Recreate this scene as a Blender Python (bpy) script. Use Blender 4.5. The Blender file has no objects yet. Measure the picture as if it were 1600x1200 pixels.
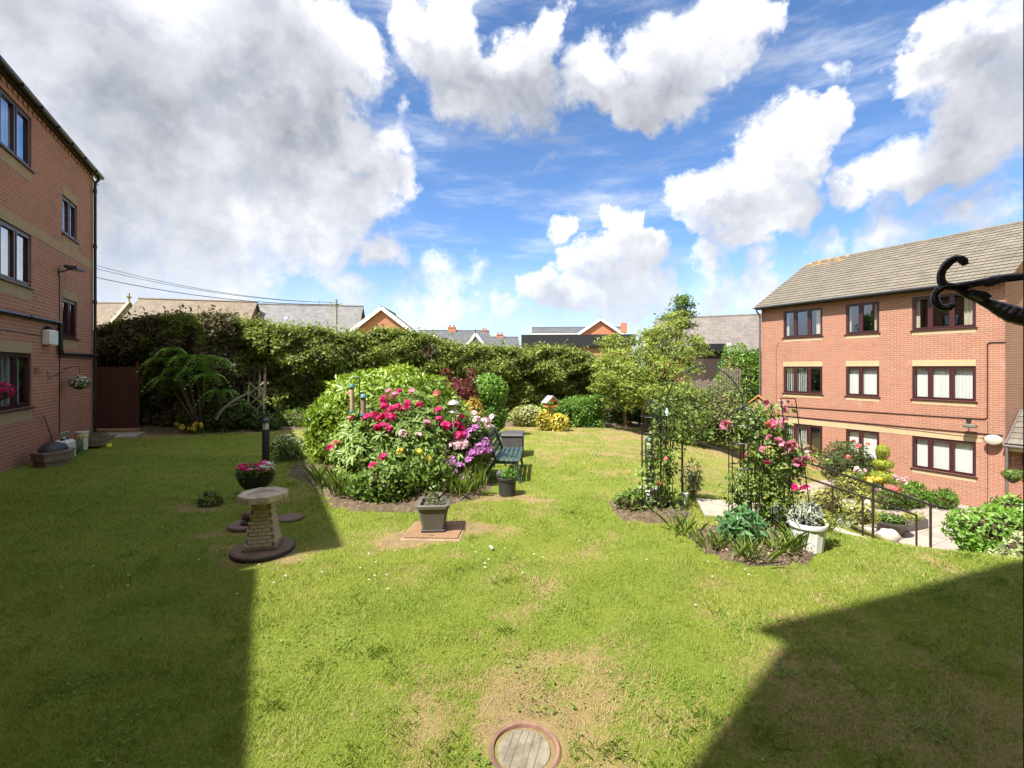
import bpy, math, random
import numpy as np
from mathutils import Vector, Matrix

# ------------------------------------------------------------------ camera, sky, sun, exposure
scene = bpy.context.scene
R = math.radians
FPX, EYE, HORIZON = 720.0, 2.1, 575.0          # focal length in px of a 1600 px wide frame, eye height, horizon row
cam_data = bpy.data.cameras.new('camera')
cam_data.sensor_width = 36.0
cam_data.lens = FPX / 1600 * 36.0
cam_data.shift_y = -(600 - HORIZON) / 1600
cam_data.clip_start, cam_data.clip_end = 0.05, 3000
cam = bpy.data.objects.new('camera', cam_data)
cam.location = (0, 0, EYE)
cam.rotation_euler = (R(90), 0, 0)
scene.collection.objects.link(cam)
scene.camera = cam

SUN_H = Vector((-0.72, -0.69, 0)).normalized()  # horizontal direction towards the sun (behind left)
SUN_EL = R(56)
TO_SUN = Vector((SUN_H.x * math.cos(SUN_EL), SUN_H.y * math.cos(SUN_EL), math.sin(SUN_EL)))
sun_data = bpy.data.lights.new('sun', 'SUN')
sun_data.energy = 1.7
sun_data.angle = R(0.6)
sun_data.color = (1.0, 0.95, 0.86)
sun = bpy.data.objects.new('sun', sun_data)
sun.rotation_euler = TO_SUN.to_track_quat('Z', 'Y').to_euler()
sun.location = (-20, -20, 30)
scene.collection.objects.link(sun)

scene.view_settings.view_transform = 'Standard'
scene.view_settings.look = 'None'
scene.view_settings.gamma = 1
scene.view_settings.exposure = 2.8
scene.cycles.use_denoising = True
scene.cycles.max_bounces = 6
scene.cycles.transparent_max_bounces = 12
scene.cycles.caustics_reflective = False
scene.cycles.caustics_refractive = False

def ray(px, py):
    return Vector(((px - 800) / FPX, 1.0, (HORIZON - py) / FPX))

# clouds: (px, py, radius px, amount) seen from the garden, laid on the sky dome as directions
CLOUDS = [(40, 60, 260, 1), (260, 110, 230, 1), (430, 110, 130, 1), (530, 110, 75, .8), (580, 95, 40, .7), (90, 300, 210, 1),
          (290, 300, 190, 1), (450, 250, 140, 1), (600, 235, 55, .9), (640, 270, 35, .8), (520, 360, 80, .9), (600, 385, 40, .8),
          (390, 400, 90, .8), (180, 450, 70, .7), (560, 300, 70, .9),
          (655, 25, 45, .9), (700, 55, 70, .85), (755, 135, 75, 1), (830, 125, 75, 1), (862, 50, 45, .9), (945, 110, 55, 1), (1005, 165, 50, 1),
          (1050, 100, 80, 1), (1110, 60, 80, 1), (1170, 35, 45, .9), (1010, 205, 25, .8),
          (1180, 280, 65, 1), (1120, 310, 50, 1), (1245, 240, 60, 1), (1300, 185, 35, .9), (1305, 115, 35, .55), (1150, 345, 55, 1),
          (1230, 315, 55, .9), (1400, 275, 50, .75), (1455, 265, 45, .8), (1340, 290, 45, .7),
          (1490, 115, 60, .9), (1545, 180, 90, .9), (1510, 35, 50, .9), (1590, 80, 90, .9), (1450, 205, 30, .7),
          (965, 345, 38, 1), (1000, 390, 42, 1), (945, 400, 40, .95), (985, 325, 24, .9), (880, 360, 28, .7), (900, 405, 32, .8),
          (835, 440, 38, .95), (890, 465, 38, .9), (960, 465, 50, .95), (808, 425, 16, .8), (1010, 470, 35, .85),
          (1110, 420, 30, .8), (1185, 440, 40, .8), (1130, 455, 38, .8), (1420, 365, 70, .6), (1540, 330, 80, .65),
          (640, 430, 60, .5), (740, 425, 55, .45), (690, 480, 80, .6), (790, 492, 60, .6), (1080, 480, 60, .6), (560, 470, 60, .65), (250, 480, 90, .7), (850, 255, 22, .5), (420, 330, 120, .9), (1300, 380, 40, .5)]

def build_world():
    w = bpy.data.worlds.new('World'); scene.world = w; w.use_nodes = True
    t = w.node_tree; n, l = t.nodes, t.links
    for x in list(n): n.remove(x)
    def M(op, a, b=None, c=None):
        m = n.new('ShaderNodeMath'); m.operation = op
        for i, v in enumerate((a, b, c)):
            if v is None: continue
            if isinstance(v, (int, float)): m.inputs[i].default_value = v
            else: l.new(v, m.inputs[i])
        return m.outputs[0]
    def V(op, a, b=None, s=None):
        m = n.new('ShaderNodeVectorMath'); m.operation = op
        for i, v in enumerate((a, b)):
            if v is None: continue
            if isinstance(v, (tuple, list, Vector)): m.inputs[i].default_value = tuple(v)
            else: l.new(v, m.inputs[i])
        if s is not None: m.inputs['Scale'].default_value = s
        return m.outputs['Value'] if op == 'DOT_PRODUCT' else m.outputs['Vector']
    def NZ(vec, scale, detail, rough=.55):
        t = n.new('ShaderNodeTexNoise')
        t.inputs['Scale'].default_value = scale; t.inputs['Detail'].default_value = detail; t.inputs['Roughness'].default_value = rough
        l.new(vec, t.inputs['Vector']); return t
    def SS(v, a, b, hi=1.0):
        mr = n.new('ShaderNodeMapRange'); mr.interpolation_type = 'SMOOTHSTEP'; l.new(v, mr.inputs['Value'])
        mr.inputs['From Min'].default_value = a; mr.inputs['From Max'].default_value = b; mr.inputs['To Max'].default_value = hi
        return mr.outputs[0]
    d = V('NORMALIZE', n.new('ShaderNodeTexCoord').outputs['Generated'])
    wv = V('SUBTRACT', NZ(d, 6.0, 6, .62).outputs['Color'], (.5, .5, .5))
    dw = V('ADD', d, V('SCALE', wv, s=.22))
    def cover(vec, rmin=0):
        acc = None
        for px, py, r, a in CLOUDS:
            if r < rmin: continue
            c = ray(px, py); L = c.length; c.normalize()
            ang = math.atan(r / FPX / L)
            lo, hi = math.cos(ang * 1.5), math.cos(ang * .3)
            v = M('MULTIPLY_ADD', V('DOT_PRODUCT', vec, c), a / (hi - lo), -lo * a / (hi - lo))
            acc = v if acc is None else M('MAXIMUM', acc, v)
        return SS(acc, 0.0, .95)
    # away from the view cloud goes on from noise, thickened to lift fill light
    rest = M('MULTIPLY', SS(NZ(d, 3.2, 2).outputs['Fac'], .33, .50), SS(V('DOT_PRODUCT', d, Vector((0, 1, .25)).normalized()), .66, .5))
    dn = V('NORMALIZE', dw)
    c0 = M('MAXIMUM', cover(dn), rest)
    c1 = M('MAXIMUM', cover(V('NORMALIZE', V('ADD', dw, (-.03, -.02, .055))), 30), rest)
    fb = NZ(d, 8.5, 11, .60).outputs['Fac']
    vo = n.new('ShaderNodeTexVoronoi'); vo.inputs['Scale'].default_value = 15.0
    l.new(dn, vo.inputs['Vector'])
    vo2 = n.new('ShaderNodeTexVoronoi'); vo2.inputs['Scale'].default_value = 37.0
    l.new(dn, vo2.inputs['Vector'])
    bl = M('ADD', M('MULTIPLY', M('SUBTRACT', .5, vo.outputs['Distance']), .40), M('MULTIPLY', M('SUBTRACT', .5, vo2.outputs['Distance']), .26))
    det = M('ADD', M('MULTIPLY', M('SUBTRACT', fb, .5), 2.1), bl)
    dens = M('ADD', M('MULTIPLY', c0, 1.25), M('MULTIPLY', det, 1.05))
    mask = SS(dens, .34, 1.22)
    mask = M('MAXIMUM', mask, SS(c0, .72, 1.0, .93))
    # thin streaks of high cloud
    mp = n.new('ShaderNodeMapping'); l.new(d, mp.inputs['Vector'])
    mp.inputs['Rotation'].default_value = (0, R(25), R(-20)); mp.inputs['Scale'].default_value = (3.0, 3.0, 14.0)
    wisp = SS(NZ(mp.outputs[0], 1.3, 7, .64).outputs['Fac'], .42, .82)
    mask = M('MAXIMUM', mask, M('MULTIPLY', wisp, .60))
    sep = n.new('ShaderNodeSeparateXYZ'); l.new(d, sep.inputs[0])
    mask = M('MAXIMUM', mask, SS(sep.outputs['Z'], .26, .02, .8))      # milky air towards the horizon
    # where more cloud lies between a point and the sun the cloud is greyer
    fb2 = NZ(V('ADD', d, (-.02, -.012, .04)), 5.0, 5, .55).outputs['Fac']
    thick = M('ADD', M('MULTIPLY', M('ADD', M('MULTIPLY', c1, .78), M('MULTIPLY', M('SUBTRACT', fb2, .5), 2.1)), .85), M('MULTIPLY', M('SUBTRACT', .48, fb), .9))
    thick = M('MULTIPLY_ADD', M('SUBTRACT', thick, M('MULTIPLY', bl, .5)), .72, .05)
    ramp = n.new('ShaderNodeValToRGB'); l.new(thick, ramp.inputs['Fac'])
    e = ramp.color_ramp.elements
    e[0].position = .02; e[0].color = (.93, .93, .93, 1)
    e[1].position = 1.0; e[1].color = (.19, .205, .24, 1)
    m = e.new(.42); m.color = (.57, .585, .63, 1)
    sky = n.new('ShaderNodeTexSky'); sky.sky_type = 'NISHITA'; sky.sun_disc = False
    sky.sun_elevation = SUN_EL
    sky.sun_rotation = math.atan2(SUN_H.x, SUN_H.y)
    sky.air_density = 1.0; sky.dust_density = .4; sky.ozone_density = 4.0; sky.altitude = 2500
    hs = n.new('ShaderNodeHueSaturation'); hs.inputs['Saturation'].default_value = 1.08; hs.inputs['Value'].default_value = .75; l.new(sky.outputs[0], hs.inputs['Color'])
    bg = n.new('ShaderNodeBackground'); bg.inputs['Strength'].default_value = 0.05
    l.new(hs.outputs[0], bg.inputs['Color'])
    # distant cloud and air low down are bluer
    air = n.new('ShaderNodeMix'); air.data_type = 'RGBA'
    l.new(SS(sep.outputs['Z'], .30, .0, .75), air.inputs['Factor']); l.new(ramp.outputs[0], air.inputs[6]); air.inputs[7].default_value = (.60, .68, .80, 1)
    bc = n.new('ShaderNodeBackground'); bc.inputs['Strength'].default_value = .225
    l.new(air.outputs[2], bc.inputs['Color'])
    # cloud scatters forward: brighter towards the sun, strengthened out of view for fill light
    l.new(M('MULTIPLY_ADD', SS(V('DOT_PRODUCT', d, TO_SUN), .3, 1.0), .40, .205), bc.inputs['Strength'])
    mx = n.new('ShaderNodeMixShader')
    l.new(mask, mx.inputs[0]); l.new(bg.outputs[0], mx.inputs[1]); l.new(bc.outputs[0], mx.inputs[2])
    l.new(mx.outputs[0], n.new('ShaderNodeOutputWorld').inputs['Surface'])
    w.cycles.sampling_method = 'MANUAL'; w.cycles.sample_map_resolution = 512
build_world()

# ------------------------------------------------------------------ helpers
COL = scene.collection
rng = np.random.default_rng(7)
random.seed(7)
D = Vector((-.4718, .8817, 0))        # direction both long facades run in (away from the camera)
N = Vector((.8817, .4718, 0))         # from the left facade towards the right one

def hexc(h):
    h = h.lstrip('#'); c = [int(h[i:i + 2], 16) / 255 for i in (0, 2, 4)]
    return tuple(x / 12.92 if x <= .04045 else ((x + .055) / 1.055) ** 2.4 for x in c)

class NT:
    def __init__(s, name):
        s.mat = bpy.data.materials.new(name); s.mat.use_nodes = True
        s.t = s.mat.node_tree; s.n = s.t.nodes; s.l = s.t.links
        s.b = s.n['Principled BSDF']; s.out = s.n['Material Output']
    def node(s, typ, **kw):
        x = s.n.new(typ)
        for k, v in kw.items():
            if hasattr(x, k): setattr(x, k, v)
        return x
    def noise(s, scale, detail=4, rough=.55, vec=None, out='Fac'):
        x = s.n.new('ShaderNodeTexNoise'); x.inputs['Scale'].default_value = scale
        x.inputs['Detail'].default_value = detail; x.inputs['Roughness'].default_value = rough
        if vec is not None: s.l.new(vec, x.inputs['Vector'])
        return x.outputs[out]
    def ramp(s, fac, stops):
        x = s.n.new('ShaderNodeValToRGB'); s.l.new(fac, x.inputs['Fac'])
        e = x.color_ramp.elements
        e[0].position, e[0].color = stops[0][0], (*stops[0][1], 1)
        e[1].position, e[1].color = stops[-1][0], (*stops[-1][1], 1)
        for p, c in stops[1:-1]: e.new(p).color = (*c, 1)
        return x.outputs[0]
    def mix(s, fac, a, b, mode='MIX'):
        x = s.n.new('ShaderNodeMix'); x.data_type = 'RGBA'; x.blend_type = mode
        for i, v in ((0, fac), (6, a), (7, b)):
            if isinstance(v, (int, float)): x.inputs[i].default_value = v
            elif isinstance(v, tuple): x.inputs[i].default_value = (*v[:3], 1)
            else: s.l.new(v, x.inputs[i])
        return x.outputs[2]
    def math(s, op, a, b=None, c=None):
        m = s.n.new('ShaderNodeMath'); m.operation = op
        for i, v in enumerate((a, b, c)):
            if v is None: continue
            if isinstance(v, (int, float)): m.inputs[i].default_value = v
            else: s.l.new(v, m.inputs[i])
        return m.outputs[0]
    def ss(s, v, a, b, hi=1.0):
        mr = s.n.new('ShaderNodeMapRange'); mr.interpolation_type = 'SMOOTHSTEP'; s.l.new(v, mr.inputs['Value'])
        mr.inputs['From Min'].default_value = a; mr.inputs['From Max'].default_value = b; mr.inputs['To Max'].default_value = hi
        return mr.outputs[0]
    def attr(s, name, out='Fac'):
        x = s.n.new('ShaderNodeAttribute'); x.attribute_name = name; return x.outputs[out]
    def pos(s):
        return s.n.new('ShaderNodeNewGeometry').outputs['Position']
    def obj(s):
        return s.n.new('ShaderNodeTexCoord').outputs['Object']
    def uv(s):
        return s.n.new('ShaderNodeTexCoord').outputs['UV']
    def color(s, c):
        if isinstance(c, tuple): s.b.inputs['Base Color'].default_value = (*c, 1)
        else: s.l.new(c, s.b.inputs['Base Color'])
    def rough(s, r):
        if isinstance(r, (int, float)): s.b.inputs['Roughness'].default_value = r
        else: s.l.new(r, s.b.inputs['Roughness'])
    def bump(s, h, strength=.4, dist=.01):
        x = s.n.new('ShaderNodeBump'); x.inputs['Strength'].default_value = strength; x.inputs['Distance'].default_value = dist
        s.l.new(h, x.inputs['Height']); s.l.new(x.outputs[0], s.b.inputs['Normal'])

_m = {}
def plain(name, c, rough=.6, vary=.12, scale=9.0, metal=0.0, bump=.15, spec=.4):
    """painted, plastic, stone or metal: a base colour with grime and fine relief"""
    if name in _m: return _m[name]
    t = NT(name); v = t.obj()
    nz = t.noise(scale, 6, .6, v)
    t.color(t.ramp(nz, [(.3, tuple(x * (1 - vary) for x in c)), (.7, tuple(min(1, x * (1 + vary)) for x in c))]))
    t.rough(t.math('MULTIPLY_ADD', nz, .25, rough - .12))
    t.b.inputs['Metallic'].default_value = metal
    t.b.inputs['Specular IOR Level'].default_value = spec
    if bump: t.bump(t.noise(scale * 6, 4, .6, v), bump, .004)
    _m[name] = t.mat; return t.mat

def leafmat(name, dark, light, rough=.5, trans=.28, spec=.35, tint=None):
    if name in _m: return _m[name]
    t = NT(name); v = t.attr('v')
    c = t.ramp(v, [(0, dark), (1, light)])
    big = t.noise(1.6, 3, .5, t.pos())
    c = t.mix(t.ss(big, .35, .7, .45), c, tint if tint else tuple(x * .72 for x in dark))
    t.color(c); t.rough(rough); t.b.inputs['Specular IOR Level'].default_value = spec
    tr = t.n.new('ShaderNodeBsdfTranslucent')
    t.l.new(t.mix(.5, c, (min(1, light[0] * 1.5), min(1, light[1] * 1.4), light[2] * .7)), tr.inputs['Color'])
    ms = t.n.new('ShaderNodeMixShader'); ms.inputs[0].default_value = trans
    t.l.new(t.b.outputs[0], ms.inputs[1]); t.l.new(tr.outputs[0], ms.inputs[2]); t.l.new(ms.outputs[0], t.out.inputs['Surface'])
    _m[name] = t.mat; return t.mat

def wood(name, c1, c2, rough=.7):
    if name in _m: return _m[name]
    t = NT(name); mp = t.n.new('ShaderNodeMapping'); t.l.new(t.obj(), mp.inputs['Vector'])
    mp.inputs['Scale'].default_value = (30, 30, 3)
    nz = t.noise(1.0, 6, .65, mp.outputs[0])
    t.color(t.ramp(nz, [(.3, c1), (.7, c2)])); t.rough(rough); t.bump(nz, .3, .004)
    _m[name] = t.mat; return t.mat

def brickmat(name, c1, c2, c3, mortar, soldier=False):
    if name in _m: return _m[name]
    t = NT(name); uv = t.uv()
    vec = uv
    if soldier:
        mp = t.n.new('ShaderNodeMapping'); mp.inputs['Rotation'].default_value = (0, 0, R(90)); t.l.new(uv, mp.inputs['Vector']); vec = mp.outputs[0]
    b = t.n.new('ShaderNodeTexBrick'); t.l.new(vec, b.inputs['Vector'])
    b.inputs['Scale'].default_value = 1; b.inputs['Brick Width'].default_value = .225; b.inputs['Row Height'].default_value = .075
    b.inputs['Mortar Size'].default_value = .007; b.inputs['Mortar Smooth'].default_value = .3; b.inputs['Bias'].default_value = 0
    b.inputs['Color1'].default_value = (*c1, 1); b.inputs['Color2'].default_value = (*c2, 1); b.inputs['Mortar'].default_value = (*mortar, 1)
    if soldier: b.offset = 0
    # a few over- and under-burnt bricks: one value per brick cell
    b2 = t.n.new('ShaderNodeTexBrick'); t.l.new(vec, b2.inputs['Vector'])
    for k, v in (('Scale', 1), ('Brick Width', .225), ('Row Height', .075), ('Mortar Size', 0), ('Bias', -.35)): b2.inputs[k].default_value = v
    if soldier: b2.offset = 0
    b2.inputs['Color1'].default_value = (0, 0, 0, 1); b2.inputs['Color2'].default_value = (1, 1, 1, 1)
    c = t.mix(t.math('MULTIPLY', b2.outputs[0], .85), b.outputs['Color'], c3)
    c = t.mix(b.outputs['Fac'], c, mortar)
    weather = t.noise(.9, 6, .62, t.pos())
    c = t.mix(t.ss(weather, .48, .78, .32), c, tuple(x * .55 + .03 for x in c1))
    c = t.mix(t.ss(t.noise(.38, 5, .65, t.pos()), .42, .70, .18), c, tuple(x * 1.05 for x in c2))
    pale = t.noise(2.3, 5, .6, t.pos())
    c = t.mix(t.ss(pale, .58, .8, .25), c, tuple(min(1, x * .6 + .28) for x in c2))
    t.color(c); t.rough(.88); t.b.inputs['Specular IOR Level'].default_value = .2
    t.bump(t.math('ADD', t.math('MULTIPLY', b.outputs['Fac'], -1.0), t.math('MULTIPLY', t.noise(60, 4, .6, uv), .35)), .6, .006)
    _m[name] = t.mat; return t.mat

def glassmat():
    if 'glass' in _m: return _m['glass']
    t = NT('window_glass'); t.n.remove(t.b)
    tr = t.n.new('ShaderNodeBsdfTransparent'); tr.inputs[0].default_value = (.93, .95, .95, 1)
    gl = t.n.new('ShaderNodeBsdfGlossy'); gl.inputs['Roughness'].default_value = .015; gl.inputs['Color'].default_value = (.9, .95, 1, 1)
    lw = t.n.new('ShaderNodeLayerWeight'); lw.inputs['Blend'].default_value = .5
    fac = t.math('MULTIPLY_ADD', t.math('POWER', lw.outputs['Facing'], 2.2), .80, .16)
    bm = t.n.new('ShaderNodeBump'); bm.inputs['Strength'].default_value = .02; bm.inputs['Distance'].default_value = .05
    t.l.new(t.noise(1.5, 2, .5, t.obj()), bm.inputs['Height']); t.l.new(bm.outputs[0], gl.inputs['Normal'])
    ms = t.n.new('ShaderNodeMixShader'); t.l.new(fac, ms.inputs[0]); t.l.new(tr.outputs[0], ms.inputs[1]); t.l.new(gl.outputs[0], ms.inputs[2])
    t.l.new(ms.outputs[0], t.out.inputs['Surface']); _m['glass'] = t.mat; return t.mat

class MB:
    """collects shapes into one mesh"""
    def __init__(s): s.v = []; s.f = []
    def quad(s, *p):
        i = len(s.v); s.v += [tuple(x) for x in p]; s.f.append(tuple(range(i, i + len(p)))); return s
    def box(s, x0, x1, y0, y1, z0, z1):
        i = len(s.v)
        s.v += [(x, y, z) for z in (z0, z1) for y in (y0, y1) for x in (x0, x1)]
        s.f += [(i, i + 2, i + 3, i + 1), (i + 4, i + 5, i + 7, i + 6), (i, i + 1, i + 5, i + 4), (i + 2, i + 6, i + 7, i + 3), (i, i + 4, i + 6, i + 2), (i + 1, i + 3, i + 7, i + 5)]
        return s
    def bbox(s, x0, x1, y0, y1, z0, z1, b=.01):
        """box with chamfered edges on all sides"""
        i = len(s.v)
        for z, ins in ((z0, b), (z0 + b, 0), (z1 - b, 0), (z1, b)):
            for (x, y, sx, sy) in ((x0, y0, 1, 1), (x1, y0, -1, 1), (x1, y1, -1, -1), (x0, y1, 1, -1)):
                s.v.append((x + sx * (ins + b), y + sy * ins, z)); s.v.append((x + sx * ins, y + sy * (ins + b), z))
        o = [1, 0, 2, 3, 5, 4, 6, 7]
        o = [0, 2, 3, 5, 4, 6, 7, 1]
        for k in range(3):
            for q in range(8):
                a, c = o[q], o[(q + 1) % 8]
                s.f.append((i + k * 8 + a, i + k * 8 + c, i + k * 8 + 8 + c, i + k * 8 + 8 + a))
        s.f.append(tuple(i + q for q in reversed(o))); s.f.append(tuple(i + 24 + q for q in o)); return s
    def bar(s, a, b, w, h=None, up=(0, 0, 1)):
        """rectangular bar from a to b"""
        h = w if h is None else h
        a, b = Vector(a), Vector(b); d = (b - a).normalized(); u = Vector(up)
        if abs(d.dot(u)) > .95: u = Vector((1, 0, 0))
        x = d.cross(u).normalized(); y = x.cross(d).normalized(); i = len(s.v)
        for p in (a, b):
            for sx, sy in ((-1, -1), (1, -1), (1, 1), (-1, 1)): s.v.append(tuple(p + x * sx * w / 2 + y * sy * h / 2))
        for q in range(4): s.f.append((i + q, i + (q + 1) % 4, i + 4 + (q + 1) % 4, i + 4 + q))
        s.f += [(i + 3, i + 2, i + 1, i), (i + 4, i + 5, i + 6, i + 7)]; return s
    def tube(s, pts, r, seg=8, cap=True):
        pts = [Vector(p) for p in pts]; n = len(pts); rr = r if isinstance(r, (list, tuple)) else [r] * n
        i0 = len(s.v); u = None
        for k, p in enumerate(pts):
            d = (pts[min(k + 1, n - 1)] - pts[max(k - 1, 0)]).normalized()
            if u is None:
                u = d.orthogonal().normalized()
            else:
                u = (u - d * u.dot(d)); u = u.normalized() if u.length > 1e-6 else d.orthogonal().normalized()
            w = d.cross(u)
            for q in range(seg):
                a = 2 * math.pi * q / seg; s.v.append(tuple(p + (u * math.cos(a) + w * math.sin(a)) * rr[k]))
        for k in range(n - 1):
            for q in range(seg):
                a, b = i0 + k * seg + q, i0 + k * seg + (q + 1) % seg
                s.f.append((a, b, b + seg, a + seg))
        if cap:
            s.f.append(tuple(i0 + q for q in reversed(range(seg)))); s.f.append(tuple(i0 + (n - 1) * seg + q for q in range(seg)))
        return s
    def lathe(s, prof, seg=20, c=(0, 0, 0), flute=0, sx=1, sy=1, rot=0):
        i0 = len(s.v)
        for r, z in prof:
            for q in range(seg):
                a = 2 * math.pi * q / seg + rot; rr = r * (1 + (flute if q % 2 else -flute))
                s.v.append((c[0] + math.cos(a) * rr * sx, c[1] + math.sin(a) * rr * sy, c[2] + z))
        for k in range(len(prof) - 1):
            for q in range(seg):
                a, b = i0 + k * seg + q, i0 + k * seg + (q + 1) % seg
                s.f.append((a, b, b + seg, a + seg))
        if prof[0][0] > 1e-4: s.f.append(tuple(i0 + q for q in reversed(range(seg))))
        if prof[-1][0] > 1e-4: s.f.append(tuple(i0 + (len(prof) - 1) * seg + q for q in range(seg)))
        return s
    def blob(s, c, r, seg=12, rings=8, lump=0.0, seed=0):
        rr = np.random.default_rng(seed); ph = rr.uniform(0, 6.28, 6)
        i0 = len(s.v)
        for k in range(rings + 1):
            th = math.pi * k / rings
            for q in range(seg):
                a = 2 * math.pi * q / seg
                d = (math.sin(th) * math.cos(a), math.sin(th) * math.sin(a), math.cos(th))
                L = 1 + lump * (math.sin(3 * d[0] * 2 + ph[0]) * math.sin(4 * d[1] + ph[1]) + .6 * math.sin(7 * d[2] + ph[2] + 5 * d[0]))
                s.v.append(tuple(c[j] + d[j] * r[j] * L for j in range(3)))
        for k in range(rings):
            for q in range(seg):
                a, b = i0 + k * seg + q, i0 + k * seg + (q + 1) % seg
                s.f.append((a, a + seg, b + seg, b))
        return s
    def prism(s, poly, z0, z1):
        i = len(s.v); n = len(poly)
        s.v += [(x, y, z0) for x, y in poly] + [(x, y, z1) for x, y in poly]
        s.f.append(tuple(i + q for q in reversed(range(n)))); s.f.append(tuple(i + n + q for q in range(n)))
        for q in range(n): s.f.append((i + q, i + (q + 1) % n, i + n + (q + 1) % n, i + n + q))
        return s
    def mesh(s, name, mat, smooth=False):
        me = bpy.data.meshes.new(name); me.from_pydata(s.v, [], s.f)
        if smooth:
            me.polygons.foreach_set('use_smooth', [True] * len(me.polygons))
            me.set_sharp_from_angle(angle=R(38))
        uvl = me.uv_layers.new(name='UVMap')
        for p in me.polygons:
            nn = p.normal; ax = max(range(3), key=lambda k: abs(nn[k]))
            for li in p.loop_indices:
                co = me.vertices[me.loops[li].vertex_index].co
                uvl.data[li].uv = (co.y, co.z) if ax == 0 else (co.x, co.z) if ax == 1 else (co.x, co.y)
        me.materials.append(mat); me.update(); return me
    def build(s, name, mat, parent=None, loc=(0, 0, 0), rot=(0, 0, 0), smooth=False):
        return place(name, s.mesh(name, mat, smooth), parent, loc, rot)

def place(name, me, parent=None, loc=(0, 0, 0), rot=(0, 0, 0), scale=(1, 1, 1)):
    o = bpy.data.objects.new(name, me); COL.objects.link(o)
    o.location = loc; o.rotation_euler = rot; o.scale = scale; o.parent = parent; return o
def tag(o, label, cat, group=None):
    o['label'] = label; o['category'] = cat
    if group: o['group'] = group
    return o
def thing(name, label, cat, loc=(0, 0, 0), rz=0.0, group=None):
    o = bpy.data.objects.new(name, None); COL.objects.link(o); o.empty_display_size = .1
    o.location = loc; o.rotation_euler = (0, 0, rz); return tag(o, label, cat, group)
def struct(o): o['kind'] = 'structure'; return o
def stuff(o): o['kind'] = 'stuff'; return o
def copy_tree(o, parent=None):
    c = o.copy(); COL.objects.link(c); c.parent = parent
    for ch in list(o.children): copy_tree(ch, c)
    return c

# smooth noise for arrays
_tab = np.random.default_rng(3).random((256, 256))
def vnoise(x, y):
    x = np.asarray(x, float); y = np.asarray(y, float)
    xi, yi = np.floor(x).astype(int), np.floor(y).astype(int); fx, fy = x - xi, y - yi
    fx, fy = fx * fx * (3 - 2 * fx), fy * fy * (3 - 2 * fy)
    a = _tab[xi % 256, yi % 256]; b = _tab[(xi + 1) % 256, yi % 256]; c = _tab[xi % 256, (yi + 1) % 256]; d = _tab[(xi + 1) % 256, (yi + 1) % 256]
    return a + (b - a) * fx + (c - a) * fy + (a - b - c + d) * fx * fy
def fbm(x, y, o=4):
    s = 0; a = .5
    for k in range(o): s = s + a * vnoise(x * 2 ** k + 17 * k, y * 2 ** k + 31 * k); a *= .5
    return s / (1 - .5 ** o)
def lumps(p, freq, seed=0, o=2):
    """pseudo noise in [-1,1] for points (n,3)"""
    r = np.random.default_rng(seed); out = 0; a = 1.0; tot = 0
    for k in range(o):
        f = freq * 1.9 ** k; acc = 0
        for q in range(4):
            d = r.normal(size=3); d /= np.linalg.norm(d); acc = acc + np.sin(p @ d * f * 2 + r.uniform(0, 6.28))
        out = out + a * acc / 2.4; tot += a; a *= .55
    return out / tot

# ------------------------------------------------------------------ leaves
def leaf_arrays(P, Nn, size, aspect=.5, jit=.7, up=.2, fold=.15, seed=1, szvar=.55):
    r = np.random.default_rng(seed); n = len(P)
    nn = Nn + r.normal(size=(n, 3)) * jit; nn /= np.linalg.norm(nn, axis=1, keepdims=True) + 1e-9
    t = r.normal(size=(n, 3)); t[:, 2] += up; t = t + Nn * .5
    t -= nn * np.sum(t * nn, axis=1, keepdims=True); t /= np.linalg.norm(t, axis=1, keepdims=True) + 1e-9
    b = np.cross(nn, t)
    L = (size * (1 + szvar * r.uniform(-1, 1, n)))[:, None]; W = L * aspect * .5
    v = np.empty((n, 4, 3))
    v[:, 0] = P; v[:, 1] = P + t * L * .45 + b * W + nn * L * fold; v[:, 2] = P + t * L; v[:, 3] = P + t * L * .45 - b * W + nn * L * fold
    return v.reshape(-1, 3), n
def leaves(name, mat, parent, P, Nn, size, vbase=None, seed=1, loc=(0, 0, 0), **kw):
    P = np.asarray(P, float); Nn = np.asarray(Nn, float)
    V_, n = leaf_arrays(P, Nn, size, seed=seed, **kw)
    r = np.random.default_rng(seed + 99); val = r.random(n) if vbase is None else np.clip(vbase + r.normal(size=n) * .18, 0, 1)
    return quads(name, mat, parent, V_, n, val, loc)
def quads(name, mat, parent, V_, n, val, loc=(0, 0, 0)):
    me = bpy.data.meshes.new(name)
    me.vertices.add(4 * n); me.vertices.foreach_set('co', V_.astype(np.float32).ravel())
    idx = np.arange(4 * n).reshape(n, 4); tri = np.concatenate([idx[:, [0, 1, 2]], idx[:, [0, 2, 3]]], axis=1).reshape(-1)
    me.loops.add(6 * n); me.loops.foreach_set('vertex_index', tri.astype(np.int32))
    me.polygons.add(2 * n); me.polygons.foreach_set('loop_start', np.arange(0, 6 * n, 3, dtype=np.int32))
    at = me.attributes.new('v', 'FLOAT', 'POINT'); at.data.foreach_set('value', np.repeat(val, 4).astype(np.float32))
    me.update(calc_edges=True); me.materials.append(mat)
    return place(name, me, parent, loc)

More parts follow.
